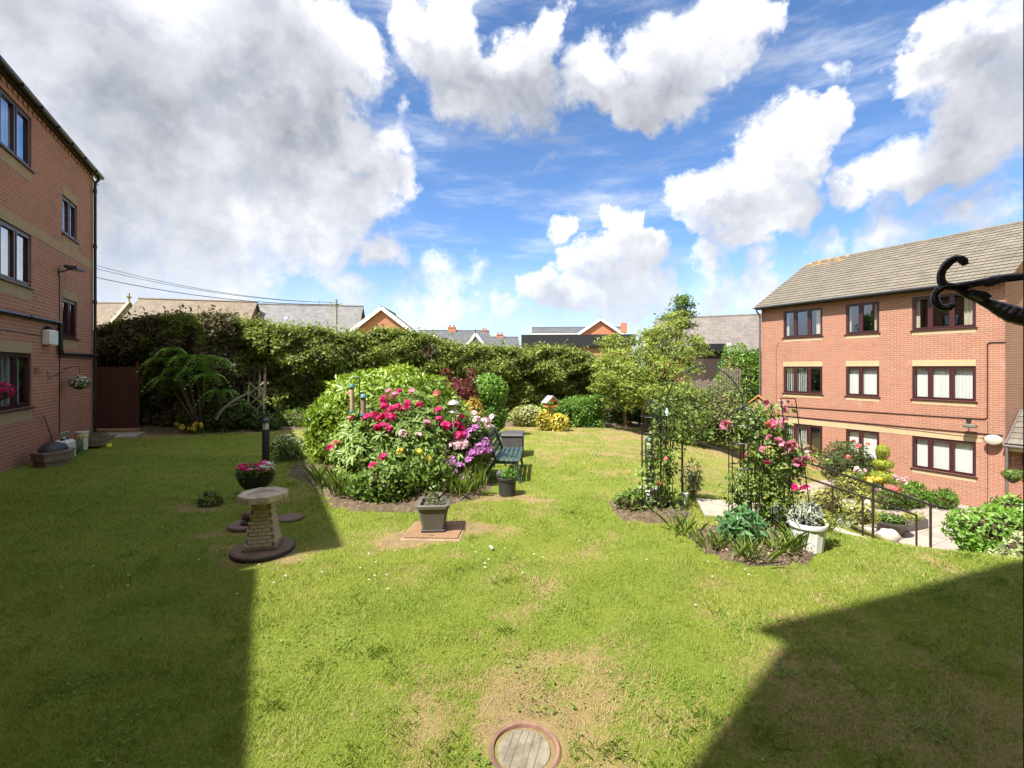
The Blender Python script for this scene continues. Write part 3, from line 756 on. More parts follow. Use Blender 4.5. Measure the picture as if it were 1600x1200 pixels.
# ------------------------------------------------------------------ left block
def left_block():
    b = thing('apartment_block', 'three storey red brown brick apartment block with small maroon windows, left edge', 'building', sa(-4.4, 0), math.atan2(-D.y, -D.x))
    # local x = -a, y outwards, z up
    A0, A1, EV = 4.4, 17.5, 7.74
    cols = []
    wins = [(-13.5, -11.55, 6.3, 7.42, (.34, .67), 'net'), (-13.5, -11.55, 3.8, 4.92, (.34, .67), 'net'), (-13.5, -11.55, 1.28, 2.41, (.34, .67), 'net'),
            (-16.2, -15.2, 5.42, 6.38, (.5,), 'net'), (-16.2, -15.2, 2.86, 3.84, (.5,), 'none'),
            (-10.3, -8.6, 6.3, 7.42, (.5,), 'net'), (-10.3, -8.6, 3.8, 4.92, (.5,), 'net'), (-10.3, -8.6, 1.28, 2.41, (.5,), 'net')]
    m = MB(); facade(m, -A1, -A0, -.6, EV, [w[:4] for w in wins]); hollow_box(m, -A1, -A0, 8, -.6, EV)
    for x, sg in ((-A1, 1), (-A0, -1)):
        p = [(x, 0, EV), (x, -8, EV), (x, -4, EV + 2.2)]; m.quad(*(p if sg > 0 else p[::-1]))
    m.build('wall', BRICK_L, b)
    for i, w in enumerate(wins):
        window(b, w[0], w[1], w[2], w[3], w[4], w[5], seed=i)
        for c0, c1 in ((w[2] - .27, w[2] - .037), (w[3] + .002, w[3] + .225))[:1 if w[3] > 7 else 2]: MB().box(w[0], w[1], .002, .006, c0, c1).build('buff_brick_course', BUFF_L, b)
    MB().box(-A1 + .02, -13.505, .002, .005, 4.93, 5.15).build('buff_brick_course', BUFF_L, b)
    MB().box(-A1 + .15, -A0 - .15, -7.8, -2.0, -.5, EV - .2).build('inner_room', ROOM, b)
    TILE = plain('dark_roof_tile', (.10, .075, .06), .85, .25, 5, bump=.4)
    gable_roof(b, -A1, -A0, 8, EV - .02, EV + 2.1, TILE, over=.08, th=.06)
    # dentil course under the eaves: alternate bricks stand proud
    me = MB().box(-.05, .05, 0, .028, -.035, .035).mesh('dentil_brick', BRICK_L)
    x = -A1 + .1
    while x < -8.2:
        place('dentil_brick', me, b, (x, 0, EV - .19)); x += .225
    g = MB(); g.tube([(-A1 - .15, .16, EV - .05), (-A0 + .1, .16, EV - .05)], .058, 10); g.box(-A1 - .12, -A0, .03, .10, EV - .12, EV - .04)
    x = -A1 + .5
    while x < -A0: g.box(x - .02, x + .02, .10, .225, EV - .115, EV - .05); x += .9
    g.build('gutter', BLACKPL, b, smooth=True)
    d = MB(); X = -A1 + .11
    d.tube([(X, .16, EV - .06), (X, .16, EV - .18), (X, .07, EV - .32), (X, .07, -.05)], .036, 10)
    for z in (7.2, 5.6, 4.0, 2.2, .8): d.tube([(X, .07, z - .05), (X, .07, z + .05)], .046, 10)
    d.build('downpipe', BLACKPL, b, smooth=True)
    d = MB(); d.tube([(-8, .07, 3.13), (-14.72, .07, 3.17), (-14.82, .07, 3.12), (-14.83, .07, 3.02), (-14.84, .07, 2.56), (-14.88, .07, 2.47), (-14.98, .07, 2.44), (-17.4, .09, 2.45)], .05, 10)
    for xx, zz in ((-13.2, 3.16), (-11.5, 3.15)): d.tube([(xx - .04, .07, zz), (xx + .04, .07, zz)], .06, 10)
    d.build('waste_pipe', BLACKPL, b, smooth=True)
    c = MB(); c.tube([(-14.98, .015, 4.45), (-14.98, .015, .05)], .009, 6); c.tube([(-8, .012, 2.86), (-13.97, .012, 2.82)], .008, 6); c.tube([(-14.9, .012, 2.36), (-17.4, .012, 2.37)], .008, 6)
    c.tube([(-14.3, .012, 2.02), (-14.3, .02, 1.85), (-14.5, .012, 1.9), (-15.3, .012, 2.02)], .006, 6)
    c.build('cable', BLACKPL, b)
    o = MB(); o.bbox(-14.42, -13.98, .002, .16, 2.62, 2.96, .02); o.build('meter_box', WHITEP, b)
    MB().box(-14.3, -14.08, .04, .10, 2.965, 3.04).build('cable_gland', BLACKPL, b)
    v = MB(); v.box(-13.85, -13.62, .002, .02, 1.98, 2.12)
    for i in range(5): v.box(-13.83, -13.64, .02, .026, 1.995 + i * .024, 2.007 + i * .024)
    v.build('air_brick', plain('terracotta', (.34, .13, .07), .8, .15, 12), b)
    # wall lamp: flat LED head on a cranked arm
    l = MB(); l.tube([(-14.98, .02, 4.42), (-14.98, .20, 4.50), (-14.98, .26, 4.52)], .016, 8); l.box(-15.04, -14.92, .002, .03, 4.34, 4.48)
    lam = l.build('wall_lamp', BLACKPL, b)
    h = MB(); h.prism([(-14.72, .2), (-14.8, .38), (-15.28, .42), (-15.36, .30), (-15.28, .18), (-14.8, .14)], 4.51, 4.565); h.build('lamp_head', BLACKPL, lam)
    MB().box(-15.25, -14.95, .22, .36, 4.500, 4.508).build('lamp_lens', plain('lamp_lens', (.5, .5, .46), .3, .05), lam)
    # unseen wing behind the far corner, added to shade the hedge's left end
    q = MB(); q.box(-21.6, -A1 - .003, -11, -1.1, -.6, 8.7); q.build('unseen_shade_wing', BRICK_L, b)
    q = MB(); q.quad((-21.8, -.9, 8.7), (-A1 + .2, -.9, 8.7), (-A1 + .2, -6, 10.9), (-21.8, -6, 10.9)); q.quad((-A1 + .2, -11.2, 8.7), (-21.8, -11.2, 8.7), (-21.8, -6, 10.9), (-A1 + .2, -6, 10.9)); q.quad((-21.6, -1.1, 8.69), (-21.6, -6, 10.8), (-21.6, -11, 8.69)); q.build('unseen_shade_wing_roof', TILE, b)
    # lower wing nearer the camera
    w = thing('low_brick_wing', 'lower brick wing joining the left apartment block, beside the viewpoint', 'building', sa(-4.4, 0), math.atan2(-D.y, -D.x))
    m = MB(); facade(m, -A0 + .01, 6, -.6, 6.36, []); hollow_box(m, -A0 + .01, 6, 7.9, -.6, 6.36); m.build('wall', BRICK_L, w)
    gable_roof(w, -A0 + .15, 6, 7.9, 6.40, 8.2, TILE, over=.15)
left_block()

# ------------------------------------------------------------------ right block
def right_block():
    b = thing('apartment_block', 'three storey orange red brick apartment block with grey tiled roof, right', 'building', sa(21.6, 0), math.atan2(D.y, D.x))
    A0, A1, Z0, EV = 5.75, 14.25, -2.9, 5.14          # local x = a, y outwards
    rows = [(3.52, 4.77), (.94, 2.17), (-1.66, -.46)]
    cols = [(11.43, 13.16, (.31, .67)), (9.3, 10.5, (.45,)), (6.46, 8.24, (.30, .64))]
    fills = [['sides', 'net_half', 'sides'], ['blind_gap', 'blind', 'blind'], ['blind_gap', 'blind', 'blind']]
    fills[0][1] = 'sides'
    ops = [(c[0], c[1], r[0], r[1]) for r in rows for c in cols]
    DEP, RISE = 8.6, 2.52
    m = MB(); facade(m, A0, A1, Z0, EV, ops); hollow_box(m, A0, A1, DEP, Z0, EV)
    for x, sg in ((A0, 1), (A1, -1)):
        p = [(x, 0, EV), (x, -DEP, EV), (x, -DEP / 2, EV + RISE)]; m.quad(*(p if sg > 0 else p[::-1]))
    m.build('wall', BRICK_R, b)
    MB().box(A0 + .2, A1 - .2, -8.2, -2.2, Z0 + .1, EV - .1).build('inner_room', ROOM, b)
    for i, r in enumerate(rows):
        for j, c in enumerate(cols):
            window(b, c[0], c[1], r[0], r[1], [1 - q for q in reversed(c[2])], fills[i][j], seed=i * 3 + j)
            MB().box(c[0], c[1], .002, .006, r[0] - .19, r[0] - .037).build('buff_brick_course', BUFF_R, b)
            if i == 1: MB().box(c[0], c[1], .002, .006, r[1] + .002, r[1] + .225).build('buff_brick_course', BUFF_R, b)
    MB().box(6.3, 13.6, .002, .006, -.457, -.235).build('buff_brick_course', BUFF_R, b)
    me = MB().box(-.05, .05, 0, .028, -.035, .035).mesh('dentil_brick', BRICK_R); x = A0 + .1
    while x < A1 - .05:
        place('dentil_brick', me, b, (x, 0, EV - .22)); x += .225
    # roof: boarding under it, then overlapping concrete tiles in courses
    RT = NT('concrete_roof_tile'); p = RT.pos(); oi = RT.n.new('ShaderNodeObjectInfo').outputs['Random']
    c = RT.ramp(RT.noise(2.2, 6, .6, p), [(.3, (.105, .088, .066)), (.7, (.165, .142, .108))])
    c = RT.mix(.28, c, RT.ramp(oi, [(0, (.085, .072, .056)), (1, (.20, .175, .135))]))
    c = RT.mix(RT.ss(RT.noise(38, 3, .5, p), .70, .76, .7), c, (.55, .52, .45))
    lich = RT.math('MULTIPLY', RT.ss(RT.noise(4.5, 5, .65, p), .47, .62, .8), RT.attr('lichen'))
    c = RT.mix(lich, c, (.52, .25, .035)); RT.color(c); RT.rough(.9); RT.bump(RT.noise(70, 3, .6, p), .5, .004)
    k = RISE / (DEP / 2); roof = gable_roof(b, A0, A1, DEP, EV + .0, EV + RISE, plain('roof_felt', (.06, .05, .045), .9, .2), over=.26, verge=.08, th=.05)
    th = math.atan(k); gauge, tw = .298, .333; slope = math.hypot(DEP / 2 + .3, k * (DEP / 2 + .3)); nrow = int(slope / gauge) + 1
    t = MB()
    def prof(u): return .006 * math.cos(u * 2 * math.pi * 2)       # double-roll tile
    us = [i / 6 for i in range(7)]; i0 = 0
    for vv, lift in ((0, .040), (.40, .004)):
        for u in us: t.v.append(((u - .5) * (tw - .004), vv, lift + prof(u)))
    for u in us: t.v.append(((u - .5) * (tw - .004), 0, .006 + prof(u)))
    for q in range(6): t.f.append((q, q + 1, 7 + q + 1, 7 + q)); t.f.append((14 + q, 14 + q + 1, q + 1, q))
    tm = t.mesh('tile', RT.mat)
    at_ = tm.attributes.new('lichen', 'FLOAT', 'POINT'); at_.data.foreach_set('value', [0.0] * len(tm.vertices))
    tl = tm.copy(); tl.attributes['lichen'].data.foreach_set('value', [1.0] * len(tl.vertices))
    spots = []
    for r in range(nrow):
        v = r * gauge; off = 0
        yy = .30 - v * math.cos(th); zz = EV + .055 - k * .30 + v * math.sin(th)
        if yy < -DEP / 2 + .1: continue
        x = A0 - .05 + off
        while x < A1 + .12: spots.append((x, yy, zz, r)); x += tw
    spots.sort(key=lambda q: q[0] * .8 + q[3] * .1)
    rest = []
    for i, (x, yy, zz, r) in enumerate(spots):
        lichen = x > A1 - 1.6 and r > nrow - 3
        rot = (math.pi - th, math.pi, 0)
        rot = (-(th), 0, math.pi)
        if i < 295:
            place('tile', tl if lichen else tm, roof, (x, yy, zz + random.uniform(0, .004)), (th + random.uniform(-.006, .006), 0, math.pi + random.uniform(-.006, .006)))
        else: rest.append((x, yy, zz, lichen))
    # tiles further along the roof, joined
    V_, F_, Lc = [], [], []; base = np.array([v.co[:] for v in tm.vertices]); fc = [tuple(pp.vertices) for pp in tm.polygons]
    Rm = np.array(Matrix.Rotation(math.pi, 3, 'Z') @ Matrix.Rotation(th, 3, 'X'))
    for x, yy, zz, li in rest:
        o = len(V_); V_ += (base @ Rm.T + np.array([x, yy, zz])).tolist(); F_ += [tuple(o + q for q in f) for f in fc]; Lc += [1.0 if li else 0.0] * len(base)
    me = bpy.data.meshes.new('tile_field'); me.from_pydata(V_, [], F_); me.materials.append(RT.mat)
    at_ = me.attributes.new('lichen', 'FLOAT', 'POINT'); at_.data.foreach_set('value', Lc); stuff(place('tile_field', me, roof))
    rm = MB(); rm.tube([(-.22, 0, 0), (.22, 0, 0)], .10, 10); rmesh = rm.mesh('ridge_tile', RT.mat, True); at_ = rmesh.attributes.new('lichen', 'FLOAT', 'POINT'); x = A0 + .1
    at_.data.foreach_set('value', [0.0] * len(rmesh.vertices)); rl = rmesh.copy(); rl.attributes['lichen'].data.foreach_set('value', [1.0] * len(rl.vertices))
    while x < A1 + .1: place('ridge_tile', rl if x > A1 - 2.0 else rmesh, roof, (x, -DEP / 2, EV + RISE + .06)); x += .45
    g = MB(); g.tube([(A0 - .1, .36, EV - .12), (A1 + .1, .36, EV - .12)], .06, 10); g.box(A0 - .02, A1 + .02, .06, .26, EV - .19, EV - .10); g.build('gutter', BLACKPL, b, smooth=True)
    for x in (A0 - .09, A1 + .09):                          # verge boards on the gable ends
        MB().bar((x, .28, EV - k * .28 + .0), (x, -DEP / 2, EV + RISE), .03, .16).build('verge_board', GREYPL, b); MB().bar((x, -DEP / 2, EV + RISE), (x, -DEP - .28, EV - k * .28), .03, .16).build('verge_board', GREYPL, b)
    d = MB(); d.tube([(A1 + .02, .36, EV - .14), (A1 + .02, .36, EV - .25), (A1 + .02, .10, EV - .45), (A1 + .02, .10, Z0 + .6)], .04, 10); d.build('downpipe', GREYPL, b, smooth=True)
    c = MB(); c.tube([(5.70, .015, 2.96), (6.10, .015, 2.97), (6.17, .015, 2.92), (6.17, .015, .42), (6.23, .015, .36), (13.3, .015, .28)], .020, 8); c.build('waste_pipe', plain('brown_pipe', (.055, .02, .016), .5, .2), b)
    c = MB(); c.tube([(5.8, .02, -.14), (13.4, .02, -.16)], .013, 6); c.tube([(6.1, .02, -.3), (8, .02, -.25), (10, .02, -.2), (13.2, .02, -.18)], .006, 6); c.tube([(6.17, .012, .3), (6.17, .012, -2.6)], .008, 6)
    c.tube([(13.35, .012, 3.3), (13.5, .012, 3.1), (13.5, .012, .3)], .006, 6); c.build('cable', BLACKPL, b)
    # flood light, oval wall light
    f = MB(); f.box(6.58, 6.70, .002, .05, .24, .34); f.bar((6.64, .05, .30), (6.58, .22, .20), .03); fl = f.build('flood_light', BLACKPL, b)
    h = MB(); h.bbox(6.36, 6.70, .16, .36, .05, .17, .025); h.build('flood_light_head', plain('aged_alloy', (.16, .15, .12), .45, .2, metal=.3), fl)
    s = MB(); s.lathe([(0, .09), (.12, .085), (.20, .05), (.225, 0), (.21, -.02)], 24, sx=1, sy=.78); o = s.build('satellite_dish', plain('aged_dish', (.34, .31, .26), .55, .12), b, (5.98, .18, -.30), (R(-78), 0, R(10)), smooth=True)
    a = MB(); a.tube([(0, 0, -.02), (0, 0, -.14)], .02, 8); a.build('dish_mount', BLACKPL, o)
    # porch on the near gable end: a lean of tiles on brown posts
    P = thing('entrance_porch', 'tiled entrance porch with grey gutter at the right edge', 'porch', sa(21.6, 0), math.atan2(D.y, D.x))
    X = A0
    q = MB(); q.box(X - 3.5, X - .003, -2.6, -.30, Z0, -.55); q.build('wall', BRICK_R, P)
    r = MB(); a, b2, c3, d3 = (X - .003, .10, -.42), (X - 3.6, .10, -.42), (X - 3.6, -1.3, .62), (X - .003, -1.3, .62)
    r.quad(b2, a, d3, c3); r.quad((X - .003, -2.7, -.42), (X - 3.6, -2.7, -.42), c3, d3)
    r.quad(a, b2, (X - 3.6, .10, -.50), (X - .003, .10, -.50)); r.quad((X - .003, .1, -.5), (X - 3.6, .1, -.5), (X - 3.6, -2.7, -.5), (X - .003, -2.7, -.5))
    rf = r.build('roof', plain('roof_felt', (.06, .05, .045)), P)
    k2 = math.atan(1.04 / 1.4)
    for i in range(6):
        for j in range(10):
            place('tile', tm, rf, (X - .18 - j * .335, .10 - i * .28 * math.cos(k2), -.40 + i * .28 * math.sin(k2)), (k2, 0, math.pi))
    g = MB(); g.tube([(X - .01, .17, -.46), (X - 3.6, .17, -.46)], .055, 10); g.build('gutter', GREYPL, P, smooth=True)
    g = MB(); g.tube([(X - .08, .17, -.46), (X - .08, .17, -2.66)], .04, 10); g.build('downpipe', GREYPL, P, smooth=True)
    g = MB(); g.box(X - 3.5, X - .02, -.28, .06, -.62, -.52); g.build('fascia', plain('cream_paint', (.55, .5, .4), .6), P)
    g = MB(); g.box(X - .46, X - .34, -.29, -.20, -1.5, -.6); g.build('door_post', plain('dark_brown_wood', (.04, .022, .018), .6), P)
    k3 = MB(); k3.bar((X - .05, .14, -.40), (X - .05, -1.3, .64), .05, .10); k3.build('verge_board', GREYPL, P)
right_block()

# ------------------------------------------------------------------ the block the photograph is taken from (only its shade, casement and bracket show)
def own_block():
    C = Vector((-2.72, -1.08, -1.2)); ang = math.atan2(.33, .943)
    b = thing('apartment_block', 'tall brick block behind the viewpoint, shading the lawn at lower right', 'building', C, ang)
    # local x to the right, y outwards
    m = MB(); facade(m, 0, 13, 0, 11.1, [(2.3, 3.55, 2.3, 4.2)]); hollow_box(m, 0, 13, 7.5, 0, 11.1)
    for x, sg in ((0, 1), (13, -1)):
        p = [(x, 0, 11.1), (x, -7.5, 11.1), (x, -3.75, 13.1)]; m.quad(*(p if sg > 0 else p[::-1]))
    m.build('wall', BRICK_R, b)
    gable_roof(b, 0, 13, 7.5, 11.12, 13.12, plain('dark_roof_tile', (.10, .075, .06)), over=.22, verge=.05)
    f = MB(); f.box(2.3, 2.36, -.09, -.03, 2.3, 4.2); f.box(3.49, 3.55, -.09, -.03, 2.3, 4.2); f.box(2.36, 3.49, -.09, -.03, 2.3, 2.36); f.box(2.36, 3.49, -.09, -.03, 4.14, 4.2)
    w = f.build('window', MAROON, b)
    inv = (Matrix.Translation(C) @ Matrix.Rotation(ang, 4, 'Z')).inverted()
    p = inv @ Vector((.5757, .475, 2.0)); q = inv @ Vector((.68, .20, 2.0))
    o = MB(); o.bar((p.x, p.y, 2.2), (p.x, p.y, 4.3), .05, .05); o.bar((q.x, q.y, 2.2), (q.x, q.y, 4.3), .05, .05)
    o.bar((p.x, p.y, 2.2), (q.x, q.y, 2.2), .05, .05); o.bar((p.x, p.y, 4.3), (q.x, q.y, 4.3), .05, .05); o.build('open_casement', MAROON, w)
own_block()

def bracket():
    T = 1.02
    b = thing('hanging_basket_bracket', 'twisted black wrought iron basket bracket with two curled tips', 'bracket', (1.3, .42, 2.2))
    def P(px, py, dep=T): return at(px, py, dep) - b.location
    # depth falls towards the wall at the right
    def dp(px): return T - (px - 1460) / 240 * .16
    up = [(1509, 414), (1503, 406), (1494, 404), (1483, 410), (1473, 422), (1470, 434), (1474, 444), (1488, 449), (1510, 446), (1535, 441), (1560, 436), (1590, 433), (1640, 428), (1720, 420)]
    lo = [(1492, 476), (1482, 480), (1470, 480), (1462, 472), (1461, 462), (1467, 453), (1480, 447), (1495, 450), (1512, 460), (1530, 468), (1555, 479), (1580, 490), (1600, 496), (1660, 512), (1720, 524)]
    def strap(pts, name, w0, ragged):
        c = [P(x, y, dp(x)) for x, y in pts]; dense = []
        for i in range(len(c) - 1):
            p0, p1, p2, p3 = c[max(i - 1, 0)], c[i], c[i + 1], c[min(i + 2, len(c) - 1)]
            for q in range(5):
                t = q / 5; dense.append(.5 * (2 * p1 + (p2 - p0) * t + (2 * p0 - 5 * p1 + 4 * p2 - p3) * t * t + (3 * p1 - p0 - 3 * p2 + p3) * t ** 3))
        dense.append(c[-1]); n = len(dense); r = random.Random(ragged)
        rad = []
        for i in range(n):
            t = i / n; base = w0 * (1 + .06 * math.sin(i * .5)) * (1 + r.uniform(-.05, .07))
            if t < .04: base *= .75
            if name == 'lower_scroll' and t > .62: base *= 1 + 1.3 * min(1, (t - .62) / .18)
            rad.append(base)
        MB().tube(dense, rad, 7).build(name, IRON, b)
    strap(up, 'upper_scroll', .0078, 1); strap(lo, 'lower_scroll', .0078, 2)
    # forged leaves where the straps part
    for pts in ([(1490, 446), (1525, 448), (1538, 446), (1533, 440)], [(1520, 452), (1542, 456), (1551, 463), (1540, 470), (1522, 462)], [(1538, 441), (1550, 447), (1575, 438), (1570, 433)]):
        c = [P(x, y, dp(x) - .012) for x, y in pts]; f = [v + Vector((0, .012, 0)) for v in c]
        m = MB(); n = len(c); m.quad(*c[::-1]); m.quad(*f)
        for i in range(n): m.quad(c[i], c[(i + 1) % n], f[(i + 1) % n], f[i])
        m.build('forged_leaf', IRON, b)
    m = MB(); a = P(1720, 410, dp(1720)); e = P(1720, 532, dp(1720)); m.bar(a + Vector((.01, 0, .02)), e + Vector((.01, 0, -.02)), .03, .012); m.build('wall_plate', IRON, b)
bracket()

# ------------------------------------------------------------------ hedges, trees and ground cover at the back
BARK = plain('bark', (.12, .085, .06), .9, .35, 14, bump=.8, spec=.15)
TWIG = plain('twig_mass', (.050, .038, .024), .95, .4, 5, bump=.9, spec=.05)
HEDGE = leafmat('conifer_hedge_leaf', (.055, .095, .014), (.25, .31, .055), .55, .28, tint=(.12, .13, .03))
HEDGE_D = leafmat('dead_brown_hedge_leaf', (.070, .060, .028), (.15, .14, .06), .7, .15, tint=(.075, .05, .03))
LAUREL = leafmat('laurel_leaf', (.095, .19, .016), (.32, .43, .05), .38, .30, .5, tint=(.06, .13, .015))
DKGREEN = leafmat('dark_green_leaf', (.030, .062, .012), (.095, .155, .030), .45, .25, .4)
MIDGREEN = leafmat('mid_green_leaf', (.055, .11, .014), (.17, .27, .045), .45, .28, .4)
YELLOWGREEN = leafmat('yellow_green_leaf', (.16, .19, .025), (.40, .42, .085), .5, .30, .35, tint=(.10, .14, .02))
BOXGREEN = leafmat('bright_green_leaf', (.055, .14, .014), (.20, .36, .045), .40, .26, .45)
STRAPLEAF = leafmat('strap_leaf', (.10, .17, .03), (.30, .40, .09), .45, .3, .4)
SILVER = leafmat('silver_leaf', (.22, .25, .20), (.48, .52, .44), .7, .15, .2, tint=(.15, .19, .13))
REDLEAF = leafmat('red_purple_leaf', (.075, .018, .018), (.24, .06, .05), .5, .25, .35)
ORANGELEAF = leafmat('orange_yellow_leaf', (.28, .16, .03), (.55, .42, .07), .5, .3, .3)

def hedge(name, label, path, heights, thick, mats, n, size, seed, lumpf=.18, parent_cat='hedge', zlow=None, ragged=.25):
    """a clipped but shaggy hedge along a path: twiggy core, leaf layer, stems"""
    r = np.random.default_rng(seed); P = np.array(path, float)
    seg = np.hypot(*(P[1:] - P[:-1]).T); cum = np.r_[0, np.cumsum(seg)]; Lt = cum[-1]
    def pos(u):
        i = np.clip(np.searchsorted(cum, u) - 1, 0, len(seg) - 1); t = (u - cum[i]) / seg[i]
        p = P[i] + (P[i + 1] - P[i]) * t[:, None]; d = (P[i + 1] - P[i]) / seg[i][:, None]
        return p, d, np.interp(u, np.linspace(0, Lt, len(heights)), heights)
    root = thing(name, label, parent_cat, gpt(*path[0])); o = np.array(root.location)
    base = lambda p: gz(p[:, 0], p[:, 1])
    def hh(u, H): return H * (1 + .03 * np.sin(u * .9 + seed)) + ragged * (fbm(u * 1.1 + seed * 3, u * 0 + 2.2, 5) - .5) * 1.6
    # front face, top and back-top layers
    out_p, out_n, out_v = [], [], []
    for part, frac in (('front', .66), ('top', .26), ('end', .08)):
        m = int(n * frac); u = r.uniform(0, Lt, m)
        if part == 'end': u = np.where(r.random(m) < .5, r.uniform(0, .2, m), Lt - r.uniform(0, .2, m))
        p, d, H = pos(u); nrm = np.stack([d[:, 1], -d[:, 0]], 1)         # towards the garden
        nrm *= np.sign(-(nrm[:, 1]))[:, None]; H = hh(u, H); zb = base(p)
        if part == 'front':
            v = r.random(m) ** .9; off = thick * .5 * (1 - .22 * np.clip(v - .8, 0, 1) * 5)
            lo = 0 if zlow is None else zlow
            z = zb + lo + v * (H - lo); q3 = np.c_[p, z]
            lum = lumps(np.c_[q3[:, :2], q3[:, 2] * 1.3], 2.3, seed, 3)
            off = off + lumpf * lum - .34 * r.random(m) ** 2 + lumpf * 1.3 * (np.clip((v - .40) / .3, 0, 1) - .5)
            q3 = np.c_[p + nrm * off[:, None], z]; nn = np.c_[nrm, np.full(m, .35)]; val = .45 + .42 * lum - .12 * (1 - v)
        else:
            w = r.uniform(-.5, .5, m) * thick; z = zb + H + r.normal(size=m) * .05 - .30 * r.random(m) ** 2
            if part == 'end': z = zb + r.random(m) * H
            shoot = (r.random(m) < .10) & (part == 'top'); z = z + shoot * r.random(m) * ragged * .9
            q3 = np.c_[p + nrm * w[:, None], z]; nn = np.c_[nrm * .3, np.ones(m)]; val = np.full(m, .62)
        out_p.append(q3); out_n.append(nn); out_v.append(val)
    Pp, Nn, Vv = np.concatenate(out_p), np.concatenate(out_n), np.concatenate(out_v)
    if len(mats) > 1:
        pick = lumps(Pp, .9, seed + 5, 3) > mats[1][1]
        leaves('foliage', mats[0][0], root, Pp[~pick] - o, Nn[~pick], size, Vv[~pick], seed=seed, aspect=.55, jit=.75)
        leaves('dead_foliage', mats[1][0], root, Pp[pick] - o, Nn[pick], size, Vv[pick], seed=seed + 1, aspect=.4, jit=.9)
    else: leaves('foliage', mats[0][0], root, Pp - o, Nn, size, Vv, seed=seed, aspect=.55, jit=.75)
    # core
    nu = max(8, int(Lt / .45)); u = np.linspace(.12, Lt - .12, nu); p, d, H = pos(u); H = hh(u, H); nrm = np.stack([d[:, 1], -d[:, 0]], 1); nrm *= np.sign(-(nrm[:, 1]))[:, None]
    zb = base(p); ring = []
    lo = .05 if zlow is None else zlow + .1
    for off, zz in ((.30, lo), (.26, .35), (.28, .6), (.22, .85), (.0, .95), (-.3, .85), (-.3, lo)):
        z = zb + (zz * H if zz > .3 and zz != lo else lo); q = np.c_[p + nrm * (off * thick * np.ones(nu))[:, None], z - .12]
        q[:, :2] += nrm * (lumps(np.c_[q[:, :2], z * 1.3], 2.3, seed, 3) * lumpf * .9)[:, None]; q[:, :2] -= nrm * (lumpf * .9 if zz < .5 else 0); ring.append(q - o)
    ring = np.array(ring); k = len(ring); V_ = ring.transpose(1, 0, 2).reshape(-1, 3).tolist(); F = []
    for i in range(nu - 1):
        for j in range(k): F.append((i * k + j, i * k + (j + 1) % k, (i + 1) * k + (j + 1) % k, (i + 1) * k + j))
    F += [tuple(range(k)), tuple((nu - 1) * k + j for j in reversed(range(k)))]
    me = bpy.data.meshes.new('inner_twigs'); me.from_pydata(V_, [], F); me.materials.append(TWIG); place('inner_twigs', me, root)
    return root, pos

hedge('conifer_hedge', 'shaggy brownish conifer hedge in shade beside the left block', [(-15.2, 17.0), (-13, 16.6), (-11.2, 16.5), (-10.2, 17.0)], [3.75, 3.9, 4.0, 3.9], 1.5,
      [(HEDGE_D, 0), (HEDGE, .15)], 28000, .120, 21, .30, ragged=.35)
hedge('conifer_hedge', 'long tall sunlit conifer hedge across the back of the garden', [(-10.4, 17.5), (-9.0, 17.7), (-6, 18.6), (-2.5, 19.3), (1.5, 20.0), (3.6, 20.6)], [3.95, 3.75, 3.5, 3.45, 3.45, 3.35, 3.1, 3.0, 2.9], 1.6,
      [(HEDGE, 0), (HEDGE_D, .70)], 72000, .120, 22, .36, ragged=.35)
hedge('boundary_hedge', 'dark lower hedge running behind the crab apple trees to the right block', [(3.2, 20.4), (6.5, 21.4), (9.2, 22.2), (11.0, 23.4)], [2.5, 2.2, 2.0, 2.0], 1.2,
      [(DKGREEN, 0), (YELLOWGREEN, .8)], 20000, .11, 23, .25, ragged=.3)
hedge('clipped_low_hedge', 'low clipped bright green hedge behind the wooden bird table', [(1.15, 17.7), (2.2, 17.5), (3.45, 17.6)], [.85, 1.0, 1.15], .8, [(BOXGREEN, 0)], 7500, .075, 24, .09, ragged=.06)

def shrub(name, label, cat, loc, blobs, mat, size, group=None, stem=None, seed=1, aspect=.5, jit=.6, up=.2, core=True, zmin=.02, vlum=True, part='foliage', fold=.15):
    root = thing(name, label, cat, loc, 0, group)
    P, Nn = shells(blobs, zmin)
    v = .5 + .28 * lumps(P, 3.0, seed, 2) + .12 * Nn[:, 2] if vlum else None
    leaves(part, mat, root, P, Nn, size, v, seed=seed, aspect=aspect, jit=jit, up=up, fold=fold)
    if core:
        m = MB()
        for i, b in enumerate(blobs): m.blob((b[0][0], b[0][1], max(b[0][2], .02)), [q * .74 for q in b[1]], 12, 8, .08, seed + i)
        m.v = [(x, y, max(z, .0)) for x, y, z in m.v]; stuff(m.build('inner_twigs', TWIG, root))
    if stem:
        m = MB()
        for a, b, r0, r1 in stem:
            a, b = Vector(a), Vector(b); mid = (a + b) / 2 + Vector((random.uniform(-.04, .04), random.uniform(-.04, .04), 0)); m.tube([a, mid, b], [r0, (r0 + r1) / 2, r1], 6)
        m.build('stems', BARK, root)
    return root

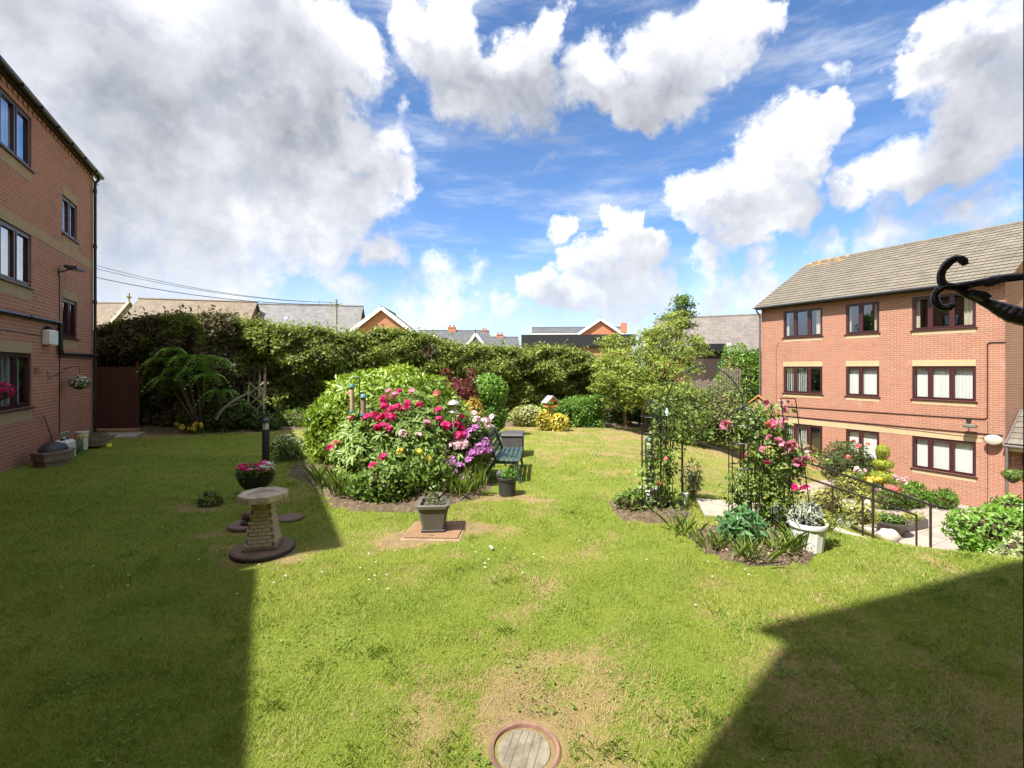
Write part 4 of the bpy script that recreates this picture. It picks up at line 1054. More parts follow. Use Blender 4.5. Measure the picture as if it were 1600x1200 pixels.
# round topiary: two clipped balls one over the other
shrub('round_topiary', 'clipped round green topiary of two stacked balls against the hedge', 'topiary', gpt(-.72, 14.3), [((0, 0, 1.42), (.58, .55, .52), 4200, dict(lump=.05, depth=.2, seed=3)), ((.02, -.02, .62), (.50, .5, .55), 3200, dict(lump=.06, depth=.2, seed=4))], BOXGREEN, .085, seed=31, stem=[((0, 0, 0), (0, 0, 1.2), .05, .04)])
shrub('variegated_shrub', 'low cream and green variegated shrub left of the bird table', 'shrub', gpt(.62, 17.4), [((0, 0, .38), (.72, .42, .42), 2600, dict(lump=.14, seed=5)), ((.55, .1, .36), (.45, .4, .38), 1600, dict(lump=.14, seed=6))], leafmat('variegated_leaf', (.12, .19, .03), (.55, .55, .26), .5, .25), .08, seed=33)
shrub('purple_barberry', 'upright red purple barberry shrub behind the laurel', 'shrub', gpt(-1.35, 12.0), [((0, 0, 1.2), (.45, .4, .75), 2200, dict(lump=.3, freq=3.5, depth=.6, seed=7)), ((-.35, .1, 1.5), (.2, .2, .55), 500, dict(lump=.3, depth=.7, seed=8)), ((.25, .1, 1.55), (.22, .2, .6), 600, dict(lump=.3, depth=.7, seed=9))], REDLEAF, .07, seed=34, core=False, stem=[((random.uniform(-.1, .1), 0, 0), (random.uniform(-.5, .5), random.uniform(-.2, .2), random.uniform(1.7, 2.2)), .014, .005) for i in range(16)])
shrub('orange_barberry', 'orange and yellow leaved shrub below the purple barberry', 'shrub', gpt(-1.0, 11.5), [((0, 0, .75), (.34, .3, .6), 1500, dict(lump=.2, depth=.5, seed=10))], ORANGELEAF, .075, seed=35)
shrub('golden_shrub', 'small golden leaved shrub at the foot of the bird table', 'shrub', gpt(1.2, 16.0), [((-.1, 0, .33), (.24, .22, .40), 600, dict(lump=.2, seed=11)), ((.42, -.05, .26), (.34, .25, .30), 800, dict(lump=.2, seed=12))], leafmat('golden_leaf', (.34, .30, .03), (.72, .62, .10), .5, .25), .08, seed=36)

# the big yellow green laurel and the rhododendrons of the island bed
shrub('laurel_bush', 'big domed yellow green laurel at the back of the island bed', 'shrub', gpt(-2.85, 10.4), [((0, 0, .85), (1.62, 1.25, 1.22), 15000, dict(lump=.12, freq=3.4, depth=.26, seed=13, top=.25)), ((-.85, -.35, .55), (.70, .7, .95), 5000, dict(lump=.15, freq=3.2, depth=.3, seed=14)), ((.9, -.1, .8), (.95, .8, 1.05), 5000, dict(lump=.14, freq=3.2, depth=.3, seed=15))], LAUREL, .125, seed=41, aspect=.42, jit=.5, up=.9)

FLO = {k: leafmat(k + '_petal', a, b, .55, .3, .2) for k, a, b in (('crimson', (.48, .012, .12), (.76, .045, .27)), ('pink', (.62, .16, .34), (.85, .38, .52)), ('pale_pink', (.68, .42, .52), (.88, .68, .74)),
      ('mauve', (.42, .13, .45), (.68, .34, .68)), ('coral', (.62, .13, .14), (.80, .30, .26)), ('yellow', (.72, .50, .05), (.90, .74, .22)), ('white', (.68, .68, .64), (.86, .86, .82)), ('orange', (.72, .28, .02), (.88, .50, .04)))}
for k_ in FLO: _m[k_ + '_petal'].node_tree.nodes['Principled BSDF'].inputs['Base Color']
TRUSS = {k: floret_cluster(k + '_truss', FLO[k], .075, 14, .042, 3 + i) for i, k in enumerate(('crimson', 'pink', 'pale_pink', 'mauve', 'coral'))}
ROSE = {k: floret_cluster(k + '_rose', FLO[k], .03, 7, .034, 23 + i, .5) for i, k in enumerate(('pink', 'pale_pink', 'crimson', 'yellow', 'coral'))}

def whorled(root, loc, blobs, mat, n, size, seed, per=7, aspect=.34):
    """rhododendron foliage: whorls of long leaves at shoot tips"""
    tot = sum(b[1][0] * b[1][2] for b in blobs); A = []
    for i, b in enumerate(blobs): A.append(shell(b[0], b[1], int(n * b[1][0] * b[1][2] / tot), **{**dict(lump=.13, freq=2.6, depth=.30, zmin=.05), **(b[2] if len(b) > 2 else {}), 'seed': seed + i}))
    P = np.concatenate([a[0] for a in A]); Nn = np.concatenate([a[1] for a in A]); r = np.random.default_rng(seed); m = len(P)
    ax = Nn + r.normal(size=(m, 3)) * .35 + np.array([0, 0, .35]); ax /= np.linalg.norm(ax, axis=1, keepdims=True)
    u = np.cross(ax, r.normal(size=(m, 3))); u /= np.linalg.norm(u, axis=1, keepdims=True); w = np.cross(ax, u); Q = []; val = []
    vb = np.clip(.42 + .3 * lumps(P, 3, seed), 0, 1)
    for k in range(per):
        a = 2 * math.pi * k / per + r.uniform(-.3, .3, m); t = u * np.cos(a)[:, None] + w * np.sin(a)[:, None] + ax * r.uniform(-.15, .55, m)[:, None]
        t /= np.linalg.norm(t, axis=1, keepdims=True); b_ = np.cross(ax, t); b_ /= np.linalg.norm(b_, axis=1, keepdims=True); L = (size * r.uniform(.7, 1.25, m))[:, None]
        v = np.empty((m, 4, 3)); v[:, 0] = P; v[:, 1] = P + t * L * .55 + b_ * L * aspect / 2 + ax * L * .06; v[:, 2] = P + t * L - ax * L * .10; v[:, 3] = P + t * L * .55 - b_ * L * aspect / 2 + ax * L * .06
        Q.append(v); val.append(np.clip(vb + r.normal(size=m) * .17, 0, 1))
    Q = np.concatenate(Q).reshape(-1, 3); val = np.concatenate(val); quads('foliage', mat, root, Q, len(val), val)
    mb = MB()
    for i, b in enumerate(blobs): mb.blob(b[0], [q * .68 for q in b[1]], 12, 8, .08, seed + i)
    mb.v = [(x, y, max(z, 0)) for x, y, z in mb.v]; stuff(mb.build('inner_twigs', TWIG, root))
def trusses(root, spots, depth_of, me_of, scale=1.0, name='flower_head'):
    """flower heads at given sight lines, on the shrub's surface"""
    for i, (px, py, k) in enumerate(spots):
        p = at(px, py, depth_of(px, py)) - root.location; s = scale * random.uniform(.85, 1.2) * (1.2 if k == 'mauve' else 1)
        d = Vector((p.x, p.y - .4, p.z * .6)).normalized()
        place(name, me_of[k], root, p, (R(35) + random.uniform(-.3, .3), random.uniform(-.3, .3), random.uniform(0, 6)), (s, s, s))

RH = leafmat('rhododendron_leaf', (.055, .115, .018), (.27, .38, .085), .45, .27, .4, tint=(.12, .18, .035))
rh = thing('rhododendron', 'large rhododendron covered in crimson and pink flower heads', 'shrub', gpt(-1.95, 8.35))
whorled(rh, rh.location, [((0, .1, .72), (1.22, .85, .92)), ((-.55, -.35, .45), (.62, .5, .70)), ((.35, -.2, .55), (.7, .6, .75)), ((-.05, -.5, .35), (.6, .45, .5))], RH, 2600, .135, 51)
rspots = [(547, 617, 'pink'), (608, 613, 'pink'), (624, 612, 'crimson'), (617, 619, 'pink'), (645, 612, 'pink'), (681, 616, 'coral'), (601, 625, 'crimson'), (637, 630, 'crimson'), (637, 636, 'crimson'), (655, 633, 'crimson'), (601, 637, 'crimson'), (612, 640, 'crimson'), (621, 638, 'crimson'),
          (685, 642, 'crimson'), (551, 655, 'crimson'), (574, 653, 'crimson'), (585, 649, 'crimson'), (599, 652, 'crimson'), (603, 648, 'crimson'), (594, 655, 'crimson'), (613, 652, 'crimson'), (589, 669, 'crimson'), (598, 667, 'crimson'), (608, 670, 'crimson'), (686, 656, 'crimson'), (694, 664, 'crimson'), (699, 666, 'crimson'),
          (711, 663, 'crimson'), (721, 653, 'crimson'), (722, 667, 'crimson'), (716, 681, 'crimson'), (725, 678, 'crimson'), (630, 679, 'pale_pink'), (654, 681, 'pale_pink'), (666, 663, 'pink'), (517, 700, 'crimson'), (526, 694, 'coral'), (581, 730, 'crimson'), (586, 728, 'crimson'), (600, 715, 'crimson')]
def rdepth(px, py):
    best = 9.2; d = ray(px, py)
    for c, r in (((0, .1, .72), (1.22, .85, .92)), ((-.55, -.35, .45), (.62, .5, .70)), ((.35, -.2, .55), (.7, .6, .75)), ((-.05, -.5, .35), (.6, .45, .5))):
        C = Vector(c) + rh.location - Vector((0, 0, EYE)); o = Vector(-C[i] / r[i] for i in range(3)); q = Vector(d[i] / r[i] for i in range(3))
        a, b, cc = q.dot(q), 2 * o.dot(q), o.dot(o) - 1.16; D2 = b * b - 4 * a * cc
        if D2 > 0: best = min(best, (-b - math.sqrt(D2)) / (2 * a))
    return best if best < 9.2 else 8.5
trusses(rh, rspots, rdepth, TRUSS, .80)
rp = thing('rhododendron', 'smaller rhododendron with mauve and pale pink flower heads beside the bench', 'shrub', gpt(-.92, 8.45))
PB = [((0, 0, .55), (.50, .5, .72)), ((.12, .25, .75), (.38, .4, .55)), ((-.1, -.3, .35), (.42, .35, .45))]
whorled(rp, rp.location, PB, RH, 900, .125, 61)
def pdepth(px, py):
    best = 9.2; d = ray(px, py)
    for c, r in PB:
        C = Vector(c) + rp.location - Vector((0, 0, EYE)); o = Vector(-C[i] / r[i] for i in range(3)); q = Vector(d[i] / r[i] for i in range(3))
        a, b, cc = q.dot(q), 2 * o.dot(q), o.dot(o) - 1.16; D2 = b * b - 4 * a * cc
        if D2 > 0: best = min(best, (-b - math.sqrt(D2)) / (2 * a))
    return best if best < 9.2 else 8.4
trusses(rp, [(741, 649, 'pale_pink'), (745, 658, 'pale_pink'), (757, 659, 'pale_pink'), (770, 654, 'pale_pink'), (761, 667, 'pale_pink'), (765, 671, 'pale_pink'), (736, 679, 'mauve'), (742, 674, 'mauve'), (757, 692, 'mauve'), (760, 702, 'mauve'), (749, 703, 'mauve'), (693, 692, 'pink'), (706, 698, 'pale_pink'), (715, 696, 'pale_pink'), (724, 695, 'pale_pink'), (737, 709, 'mauve'), (675, 700, 'mauve'), (681, 709, 'mauve'), (689, 717, 'mauve'),
              (694, 706, 'mauve'), (707, 721, 'mauve'), (703, 729, 'mauve'), (716, 733, 'mauve'), (712, 738, 'mauve'), (734, 720, 'mauve'), (723, 750, 'mauve'), (664, 751, 'mauve'), (655, 733, 'mauve')], pdepth, TRUSS, .98)
gr = shrub('geranium_clump', 'loose mid green leafy clump at the front of the island bed', 'plant', gpt(-1.95, 7.15), [((0, 0, .28), (.42, .28, .38), 1500, dict(lump=.2, depth=.5, seed=16)), ((-.35, .12, .2), (.3, .22, .28), 700, dict(lump=.2, depth=.5, seed=17))], MIDGREEN, .075, seed=52, aspect=.7)
yr = shrub('yellow_rose_bush', 'low rose bush with a few pale yellow roses in the island bed', 'shrub', gpt(-1.3, 7.45), [((0, 0, .38), (.42, .28, .36), 1000, dict(lump=.25, depth=.7, seed=18))], MIDGREEN, .065, seed=53, aspect=.6, core=False, stem=[((random.uniform(-.15, .15), random.uniform(-.1, .1), 0), (random.uniform(-.5, .5), random.uniform(-.3, .2), random.uniform(.5, .8)), .009, .004) for i in range(14)])
for i, (px, py) in enumerate([(625, 705), (655, 706), (668, 717)]): place('rose', ROSE['yellow'], yr, at(px, py, 7.25) - yr.location, (R(40), 0, i), (1.1,) * 3)
def straps(name, label, cat, spots, h, n, seed, mat=STRAPLEAF, w=.018, spread=.16, lean=1.0, group=None):
    for j, (x, y, lab) in enumerate(spots):
        r = np.random.default_rng(seed + j); root = thing(name, lab, cat, gpt(x, y, .04), 0, group)
        P = np.c_[r.normal(size=(n, 2)) * spread * .5, np.zeros(n)]; grass_blades('leaf_tuft', mat, root, P, h, lean, w, seed + j)
straps('iris_clump', '', 'plant', [(-3.3, 8.0, 'strappy iris leaves at the left front corner of the island bed'), (-2.75, 7.35, 'strappy iris clump left of the leafy geranium clump'), (-.85, 7.35, 'tall iris leaves behind the square grey planter'), (-.62, 7.6, 'iris leaves below the mauve rhododendron')], .36, 42, 71, lean=.8, w=.013)

# daisies
def daisies(name, label, loc, rad, h, n, mat, seed, fs=.03, nl=900, leafm=DKGREEN, cat='plant'):
    root = thing(name, label, cat, loc); r = np.random.default_rng(seed)
    P, Nn = shell((0, 0, h * .3), (rad, rad * .7, h * .55), nl, .15, 3, .7, seed, .0); leaves('foliage', leafm, root, P, Nn, .07, seed=seed, aspect=.35, up=1.2)
    V_ = []; m = MB()
    for i in range(n):
        a = r.uniform(0, 6.28); q = rad * math.sqrt(r.random()); x, y = math.cos(a) * q * 1.1, math.sin(a) * q * .8; z = h * r.uniform(.75, 1.1) * (1 - .3 * q / rad)
        m.tube([(x * .5, y * .5, .02), (x, y, z)], .003, 4); c = np.array((x, y, z))
        for k in range(7):
            b = 2 * math.pi * k / 7; t = np.array((math.cos(b), math.sin(b) * .9, .12 + math.sin(b) * -.4)); s = np.array((-math.sin(b), math.cos(b), 0)); V_ += [c, c + t * fs * .6 + s * fs * .25, c + t * fs, c + t * fs * .6 - s * fs * .25]
    m.build('stems', leafm, root); o = quads('flowers', mat, root, np.array(V_), len(V_) // 4, r.random(len(V_) // 4)); stuff(o); return root
daisies('daisy_clump', 'tall clump of white daisies at the left end of the laurel', gpt(-5.05, 10.5), .5, .62, 46, FLO['white'], 81, .045)

# ------------------------------------------------------------------ trees
def tree(name, label, loc, limbs, clumps, mat, size, n, trunk_r, seed, cat='tree', group=None, aspect=.5):
    root = thing(name, label, cat, loc, 0, group); r = random.Random(seed)
    m = MB(); base = Vector((0, 0, -.05)); fork = Vector(limbs[0])
    m.tube([base, base.lerp(fork, .35) + Vector((.03, .02, 0)), base.lerp(fork, .7) + Vector((-.03, 0, 0)), fork], [trunk_r * 1.25, trunk_r, trunk_r * .9, trunk_r * .8], 8); m.build('trunk', BARK, root, smooth=True)
    lb = MB()
    for c, rad, k in clumps:
        e = Vector(c); mid = fork.lerp(e, .5) + Vector((r.uniform(-.12, .12), r.uniform(-.12, .12), r.uniform(-.05, .15)))
        lb.tube([fork - Vector((0, 0, .05)), mid, e], [trunk_r * .55, trunk_r * .32, .008], 6)
        for q in range(4):
            e2 = e + Vector((r.uniform(-1, 1) * rad[0], r.uniform(-1, 1) * rad[1], r.uniform(-.5, .9) * rad[2])); lb.tube([mid, mid.lerp(e2, .6) + Vector((0, 0, .04)), e2], [trunk_r * .2, .012, .004], 5)
    lb.build('limbs', BARK, root)
    tot = sum(c[2] for c in clumps); P, Nn, V_ = [], [], []
    for i, (c, rad, k) in enumerate(clumps):
        # each clump is many small sprays, so gaps stay open between them
        q = np.random.default_rng(seed * 31 + i); ns = max(6, int(52 * k)); per = max(6, int(n * k / tot / ns))
        d = q.normal(size=(ns, 3)); d /= np.linalg.norm(d, axis=1, keepdims=True); cen = np.array(c) + d * np.array(rad) * (q.random((ns, 1)) ** .5) * 1.15
        pp = np.repeat(cen, per, 0) + q.normal(size=(ns * per, 3)) * np.array([.10, .10, .045]) ; P.append(pp); nn = pp - np.array(c); nn[:, 2] += .25; nn /= np.linalg.norm(nn, axis=1, keepdims=True) + 1e-6; Nn.append(nn)
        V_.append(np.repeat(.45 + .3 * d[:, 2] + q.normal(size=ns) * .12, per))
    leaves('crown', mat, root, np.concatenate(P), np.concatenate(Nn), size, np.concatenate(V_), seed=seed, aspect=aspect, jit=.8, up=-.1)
    return root
TREELEAF = leafmat('crab_apple_leaf', (.10, .16, .024), (.38, .44, .10), .5, .38, .3, tint=(.12, .17, .03))
tz = lambda x, y: g1(x, y)
# sight-line helper for crown clumps: px,py at depth -> local
def cl(base, items): return [((at(px, py, dep) - base)[:], (rx, ry, rz), k) for px, py, dep, rx, ry, rz, k in items]
B1 = gpt(4.15, 17.0)
tree('crab_apple_tree', 'crab apple tree with forked trunk nearest the low clipped hedge', B1, [(.05, 0, .95)], cl(B1, [(950, 590, 16.6, .55, .5, .35, 1.0), (970, 565, 16.8, .6, .5, .4, 1.2), (945, 570, 17.2, .45, .5, .4, .8), (985, 600, 16.2, .5, .4, .35, .8), (960, 540, 17.4, .6, .5, .4, 1.1), (1000, 560, 17.0, .55, .5, .45, 1.1), (990, 580, 16.4, .45, .4, .3, .8), (975, 610, 16.6, .5, .4, .2, .6), (938, 605, 16.8, .3, .3, .2, .35), (990, 630, 16.4, .45, .4, .25, .6), (955, 625, 16.9, .4, .4, .2, .45), (1000, 610, 16.0, .4, .4, .3, .6)]), TREELEAF, .10, 8200, .075, 91)
B2 = gpt(4.9, 16.9)
tree('crab_apple_tree', 'crab apple tree with straight trunk between its forked neighbour and the rose arch', B2, [(0, 0, 1.2)], cl(B2, [(1020, 545, 17.2, .6, .5, .4, 1.2), (1040, 520, 17.3, .6, .5, .45, 1.2), (1010, 525, 17.6, .55, .5, .35, 1.0), (1060, 550, 17.0, .55, .5, .45, 1.1), (1030, 575, 16.6, .6, .5, .4, 1.1), (1055, 590, 16.4, .5, .4, .4, .9), (1015, 600, 16.6, .45, .4, .35, .7), (1075, 570, 16.8, .4, .4, .4, .7), (1085, 535, 17.4, .45, .4, .35, .6), (1060, 500, 17.6, .40, .4, .35, .6), (1095, 545, 17.3, .35, .4, .3, .45), (1040, 615, 16.0, .5, .4, .3, .7), (1020, 635, 16.2, .4, .4, .25, .5), (1070, 610, 16.2, .45, .4, .3, .6)]), TREELEAF, .10, 9800, .07, 92)
B3 = gpt(6.35, 18.3)
tree('slender_tree', 'slender young tree whose airy top rises above all others', B3, [(-.05, 0, 2.3)], cl(B3, [(1062, 478, 18.3, .38, .35, .32, .5), (1072, 492, 18.3, .32, .3, .22, .45), (1048, 497, 18.3, .30, .3, .2, .35), (1068, 466, 18.3, .24, .22, .16, .25), (1066, 510, 18.3, .5, .4, .3, .6), (1076, 476, 18.2, .2, .2, .14, .2)]), MIDGREEN, .095, 2300, .05, 93)
shrub('wild_bush', 'tangled dark green bush seen through the rose arch', 'shrub', gpt(6.9, 16.4), [((-.7, 0, .8), (1.1, .7, 1.0), 3800, dict(lump=.25, depth=.5, seed=19)), ((.8, .3, 1.0), (1.1, .7, 1.2), 3800, dict(lump=.25, depth=.5, seed=20)), ((1.9, .8, .7), (.8, .6, .9), 2000, dict(lump=.25, depth=.5, seed=21))], leafmat('bramble_leaf', (.06, .10, .018), (.26, .31, .08), .5, .28), .095, seed=95)
shrub('dark_bush', 'dark shrub in the shade beneath the crab apple trees', 'shrub', gpt(4.7, 18.7), [((-.4, 0, .6), (.8, .45, .75), 2200, dict(lump=.2, depth=.4, seed=22)), ((.9, .0, .7), (.8, .45, .85), 2200, dict(lump=.2, depth=.4, seed=23))], DKGREEN, .10, seed=96)
iv = at(1163, 590, 24); shrub('ivy_mass', 'bright green ivy covered thicket left of the right block', 'shrub', Vector((iv.x, iv.y, -1.6)), [((-.2, 0, 2.2), (1.3, .8, 2.7), 8000, dict(lump=.12, depth=.25, seed=24)), ((.8, .5, 2.4), (.7, .6, 2.4), 3000, dict(lump=.12, depth=.25, seed=25))], BOXGREEN, .12, seed=97)

# shrubs and flowers under the left hedge
shrub('leafy_shrub', 'broad dark green shrub under the shaded conifer hedge', 'shrub', gpt(-9.6, 15.5), [((0, 0, .45), (.95, .5, .62), 2600, dict(lump=.2, depth=.4, seed=26)), ((-1.1, .1, .3), (.6, .4, .42), 1300, dict(lump=.2, depth=.4, seed=27)), ((1.1, .15, .25), (.7, .4, .36), 1300, dict(lump=.2, depth=.4, seed=28))], DKGREEN, .11, seed=101, aspect=.45)
shrub('fern_bank', 'low ferny green cover along the foot of the hedge', 'shrub', gpt(-7.4, 16.4), [((0, 0, .25), (1.3, .4, .38), 2400, dict(lump=.2, depth=.4, seed=29)), ((1.6, .4, .2), (.8, .4, .3), 1200, dict(lump=.2, depth=.4, seed=30))], MIDGREEN, .10, seed=102, aspect=.3)
def blooms(label, px, py, n, spread, mat='yellow'):
    root = thing('flower_clump', label, 'flowers', G(px, py)); r = random.Random(px)
    P, Nn = shell((0, 0, .12), (spread, .22, .18), 260, .2, 3, .5, px, .0); leaves('foliage', MIDGREEN, root, P, Nn, .08, seed=px)
    for i in range(n): place('bloom', ROSE['yellow'] if mat == 'yellow' else ROSE[mat], root, (r.uniform(-spread, spread), -.18 + r.uniform(-.06, .04), r.uniform(.14, .34)), (R(50), 0, r.uniform(0, 6)), (1.25,) * 3)
blooms('wide clump of yellow flowers under the shaded hedge', 302, 677, 14, .42); blooms('small yellow flower clump between the hedge shrubs', 345, 674, 5, .2); blooms('little yellow flowers right of the lattice trellis foot', 385, 672, 4, .15)

def sumac():
    b = gpt(-10.0, 14.7 + .6); root = thing('sumac_tree', 'small sumac with drooping fern like leaves in front of the shaded hedge', 'tree', b); r = random.Random(4)
    m = MB(); tips = [(268, 545, 15.2), (290, 556, 15.0), (320, 556, 15.0), (335, 560, 15.2), (305, 575, 14.9), (275, 575, 15.1), (345, 610, 14.9), (328, 585, 14.8), (255, 560, 15.3), (262, 590, 15.1)]
    Q = []; n = 0; trunks = [Vector((-.35, 0, 0)), Vector((.55, -.1, 0)), Vector((.85, -.1, 0))]
    for i, (px, py, dep) in enumerate(tips):
        p = at(px, py, dep) - b; t0 = min(trunks, key=lambda q: abs(q.x - p.x)); m.tube([t0, t0.lerp(p, .5) + Vector((r.uniform(-.08, .08), 0, .05)), p - Vector((0, 0, .1))], [.035, .025, .01], 6)
        for k in range(9):
            a = 2 * math.pi * k / 9 + r.uniform(-.3, .3); L = r.uniform(.42, .7); d = Vector((math.cos(a), math.sin(a), 0)); s = Vector((-d.y, d.x, 0))
            for j in range(9):
                t = (j + 1) / 9; c = p + d * L * t + Vector((0, 0, (.12 * math.sin(t * 2.4) - .42 * t * t) * (L / .55)))
                for sg in (-1, 1):
                    w = .15 * (1 - .45 * t); e = c + s * sg * w + d * w * .35 - Vector((0, 0, w * .75)); mid = (c + e) / 2; o = d * .030 + Vector((0, 0, .018))
                    Q += [c, mid + o, e, mid - o]; n += 1
    m.build('trunk', BARK, root); quads('leaves', BOXGREEN, root, np.array([tuple(q) for q in Q]), n, np.random.default_rng(8).random(n))
    bb = MB(); A = [(338, 655, 14.9), (345, 642, 14.9), (362, 628, 15), (380, 618, 15.2), (392, 613, 15.3)]; bb.tube([at(*q) - b for q in A], [.05, .045, .04, .03, .02], 7); bb.tube([at(*q) - b for q in [(341, 650, 14.9), (352, 636, 15), (372, 630, 15.1)]], [.03, .03, .02], 6); bb.build('bare_branch', plain('pale_bark', (.24, .20, .15), .9, .25, 14, bump=.6), root)
sumac()

# ------------------------------------------------------------------ houses and poles beyond the hedge
FARBRICK = brickmat('far_red_brick', (.40, .13, .06), (.48, .18, .085), (.34, .11, .055), (.42, .30, .22))
def slatemat(name, c1, c2, row=.25):
    if name in _m: return _m[name]
    t = NT(name); uv = t.uv(); b = t.n.new('ShaderNodeTexBrick'); t.l.new(uv, b.inputs['Vector'])
    for k, v in (('Scale', 1), ('Brick Width', .30), ('Row Height', row), ('Mortar Size', .012), ('Bias', 0)): b.inputs[k].default_value = v
    b.inputs['Color1'].default_value = (*c1, 1); b.inputs['Color2'].default_value = (*c2, 1); b.inputs['Mortar'].default_value = (*[x * .45 for x in c1], 1)
    c = t.mix(t.ss(t.noise(.9, 5, .6, t.pos()), .4, .75, .4), b.outputs['Color'], tuple(x * 1.35 for x in c2)); t.color(c); t.rough(.8); t.bump(b.outputs['Fac'], -.6 if False else .5, .02); _m[name] = t.mat; return t.mat
SLATE = slatemat('grey_slate', (.105, .10, .098), (.155, .15, .145)); BROWN = slatemat('brown_tile', (.12, .088, .062), (.17, .13, .09), .3); DKSLATE = slatemat('dark_slate', (.055, .058, .065), (.085, .09, .098))
def pantile(mb, p0, p1, p2, p3): mb.quad(p0, p1, p2, p3)

def far_house(name, label, c, rz, L, W, ze, zr, zb, wall, roofm, bargew=None, cat='house', ends=True):
    """gabled house: ridge along local x, front towards -y"""
    h = thing(name, label, cat, (c[0], c[1], zb), rz); ze -= zb; zr -= zb
    m = MB(); m.box(-L / 2, L / 2, -W / 2, W / 2, 0, ze)
    for x, s in ((-L / 2, -1), (L / 2, 1)):
        p = [(x, -W / 2, ze + .001), (x, W / 2, ze + .001), (x, 0, zr)]; m.quad(*(p if s > 0 else p[::-1]))
    m.build('wall', wall, h)
    r = MB(); o, v, th = .35, .25, .12; k = (zr - ze) / (W / 2)
    for s in (-1, 1):
        q = [(-L / 2 - v, s * (W / 2 + o), ze - k * o + .03), (L / 2 + v, s * (W / 2 + o), ze - k * o + .03), (L / 2 + v, 0, zr + .03), (-L / 2 - v, 0, zr + .03)]
        u = [(a, b, d + th) for a, b, d in q]
        if s > 0: q, u = q[::-1], u[::-1]
        r.quad(*u); r.quad(*q[::-1])
        for i in range(4): r.quad(q[i], q[(i + 1) % 4], u[(i + 1) % 4], u[i])
    me = r.mesh('roof', roofm); uvl = me.uv_layers[0]
    for p in me.polygons:
        for li in p.loop_indices:
            co = me.vertices[me.loops[li].vertex_index].co; uvl.data[li].uv = (co.x, abs(co.y) * math.hypot(1, k))
    rf = place('roof', me, h)
    MB().tube([(-L / 2 - v, 0, zr + .14), (L / 2 + v, 0, zr + .14)], .11, 8).build('ridge', roofm, rf)
    if bargew:
        for x in (-L / 2 - v - .02, L / 2 + v + .02):
            for s in (-1, 1): MB().bar((x, s * (W / 2 + o), ze - k * o + .06), (x, 0, zr + .06), .05, .30).build('barge_board', bargew, h)
    g = MB(); g.tube([(-L / 2 - v, -W / 2 - o - .06, ze - k * o + .02), (L / 2 + v, -W / 2 - o - .06, ze - k * o + .02)], .07, 8); g.build('gutter', WHITEP if bargew else BLACKPL, h)
    return h
def chimney(parent, x, y, z, w=.7, d=.5, h=1.3, pots=2):
    c = MB().box(x - w / 2, x + w / 2, y - d / 2, y + d / 2, z - .8, z + h).build('chimney', FARBRICK, parent)
    MB().box(x - w / 2 - .06, x + w / 2 + .06, y - d / 2 - .06, y + d / 2 + .06, z + h + .002, z + h + .12).build('chimney_cap', FARBRICK, c)
    for i in range(pots): MB().lathe([(.13, 0), (.11, .25), (.14, .30), (.10, .40)], 10, (x - w / 4 + i * w / 2, y, z + h + .12)).build('chimney_pot', plain('terracotta', (.34, .13, .07)), c)
def skylight(h, x, y, z, k, w=.8, d=1.0):
    n = MB(); th = math.atan(k); n.bbox(-w / 2, w / 2, -d / 2, d / 2, 0, .08, .02); o = n.build('roof_window', plain('dark_frame', (.03, .03, .035), .4), h, (x, y, z), (th, 0, 0)); MB().box(-w / 2 + .07, w / 2 - .07, -d / 2 + .07, d / 2 - .07, .081, .085).build('pane', glassmat(), o)

# terrace behind the left half of the hedge
def mid(px, dep): p = ray(px, 575) * dep; return (p.x, p.y)
h1 = far_house('terraced_house', 'house with a long brown tiled roof beyond the shaded hedge', mid(312, 43), R(14), 9.3, 8.0, 4.9, 8.25, -1.5, FARBRICK, BROWN)
h2 = far_house('terraced_house', 'house with a weathered grey slate roof next to the brown roof', mid(472, 46.5), R(10), 11.4, 8.0, 5.0, 8.30, -1.5, FARBRICK, SLATE)
for x, y, z, k in ((-3.2, -2.2, 8.1, .83), (-1.0, -1.8, 8.3, .83)): skylight(h2, x, y, z + .12 - .05, k, .55, .7)
sp = MB().box(-1.7, 1.7, -1.0, 1.0, 0, .07).build('solar_panel', plain('solar_panel', (.02, .022, .03), .25, .2), h2, (2.9, -2.35, 7.86), (math.atan(.83), 0, 0))
TV = plain('galvanised', (.22, .22, .23), .4, .2, metal=.5)
def aerial(parent, x, y, z, h=1.4):
    m = MB(); m.tube([(x, y, z - .3), (x, y, z + h)], .025, 6); m.tube([(x - .5, y, z + h - .1), (x + .5, y, z + h - .1)], .012, 5)
    for i in range(6): m.tube([(x - .45 + i * .18, y - .22, z + h - .1), (x - .45 + i * .18, y + .22, z + h - .1)], .008, 4)
    m.build('tv_aerial', TV, parent)
aerial(h2, 1.6, .1, 9.7, .8)
g = far_house('brick_gable_house', 'red brick gable with white barge boards beyond the hedge', mid(607, 43.0), R(90 + 2), 5.0, 6.3, 4.85, 7.3, -1.5, FARBRICK, SLATE, WHITEP)
ch = far_house('chapel', 'stone chapel roof with a small cross beside the left block', mid(150, 52), R(3), 7.0, 7.0, 5.6, 9.3, -1.5, plain('chapel_stone', (.34, .28, .20), .9, .2, 3, bump=.5), BROWN)
c = MB(); X = 3.55; c.bar((X, -3.9, 6.9), (X, 0, 10.95), .3, .3); c.bar((X, 3.9, 6.9), (X, 0, 10.95), .3, .3); c.build('gable_coping', plain('chapel_stone', (.34, .28, .20)), ch)
c = MB(); c.box(X - .08, X + .08, -.08, .08, 11.0, 12.1); c.box(X - .08, X + .08, -.35, .35, 11.55, 11.72); c.build('cross', plain('chapel_stone', (.34, .28, .20)), ch)
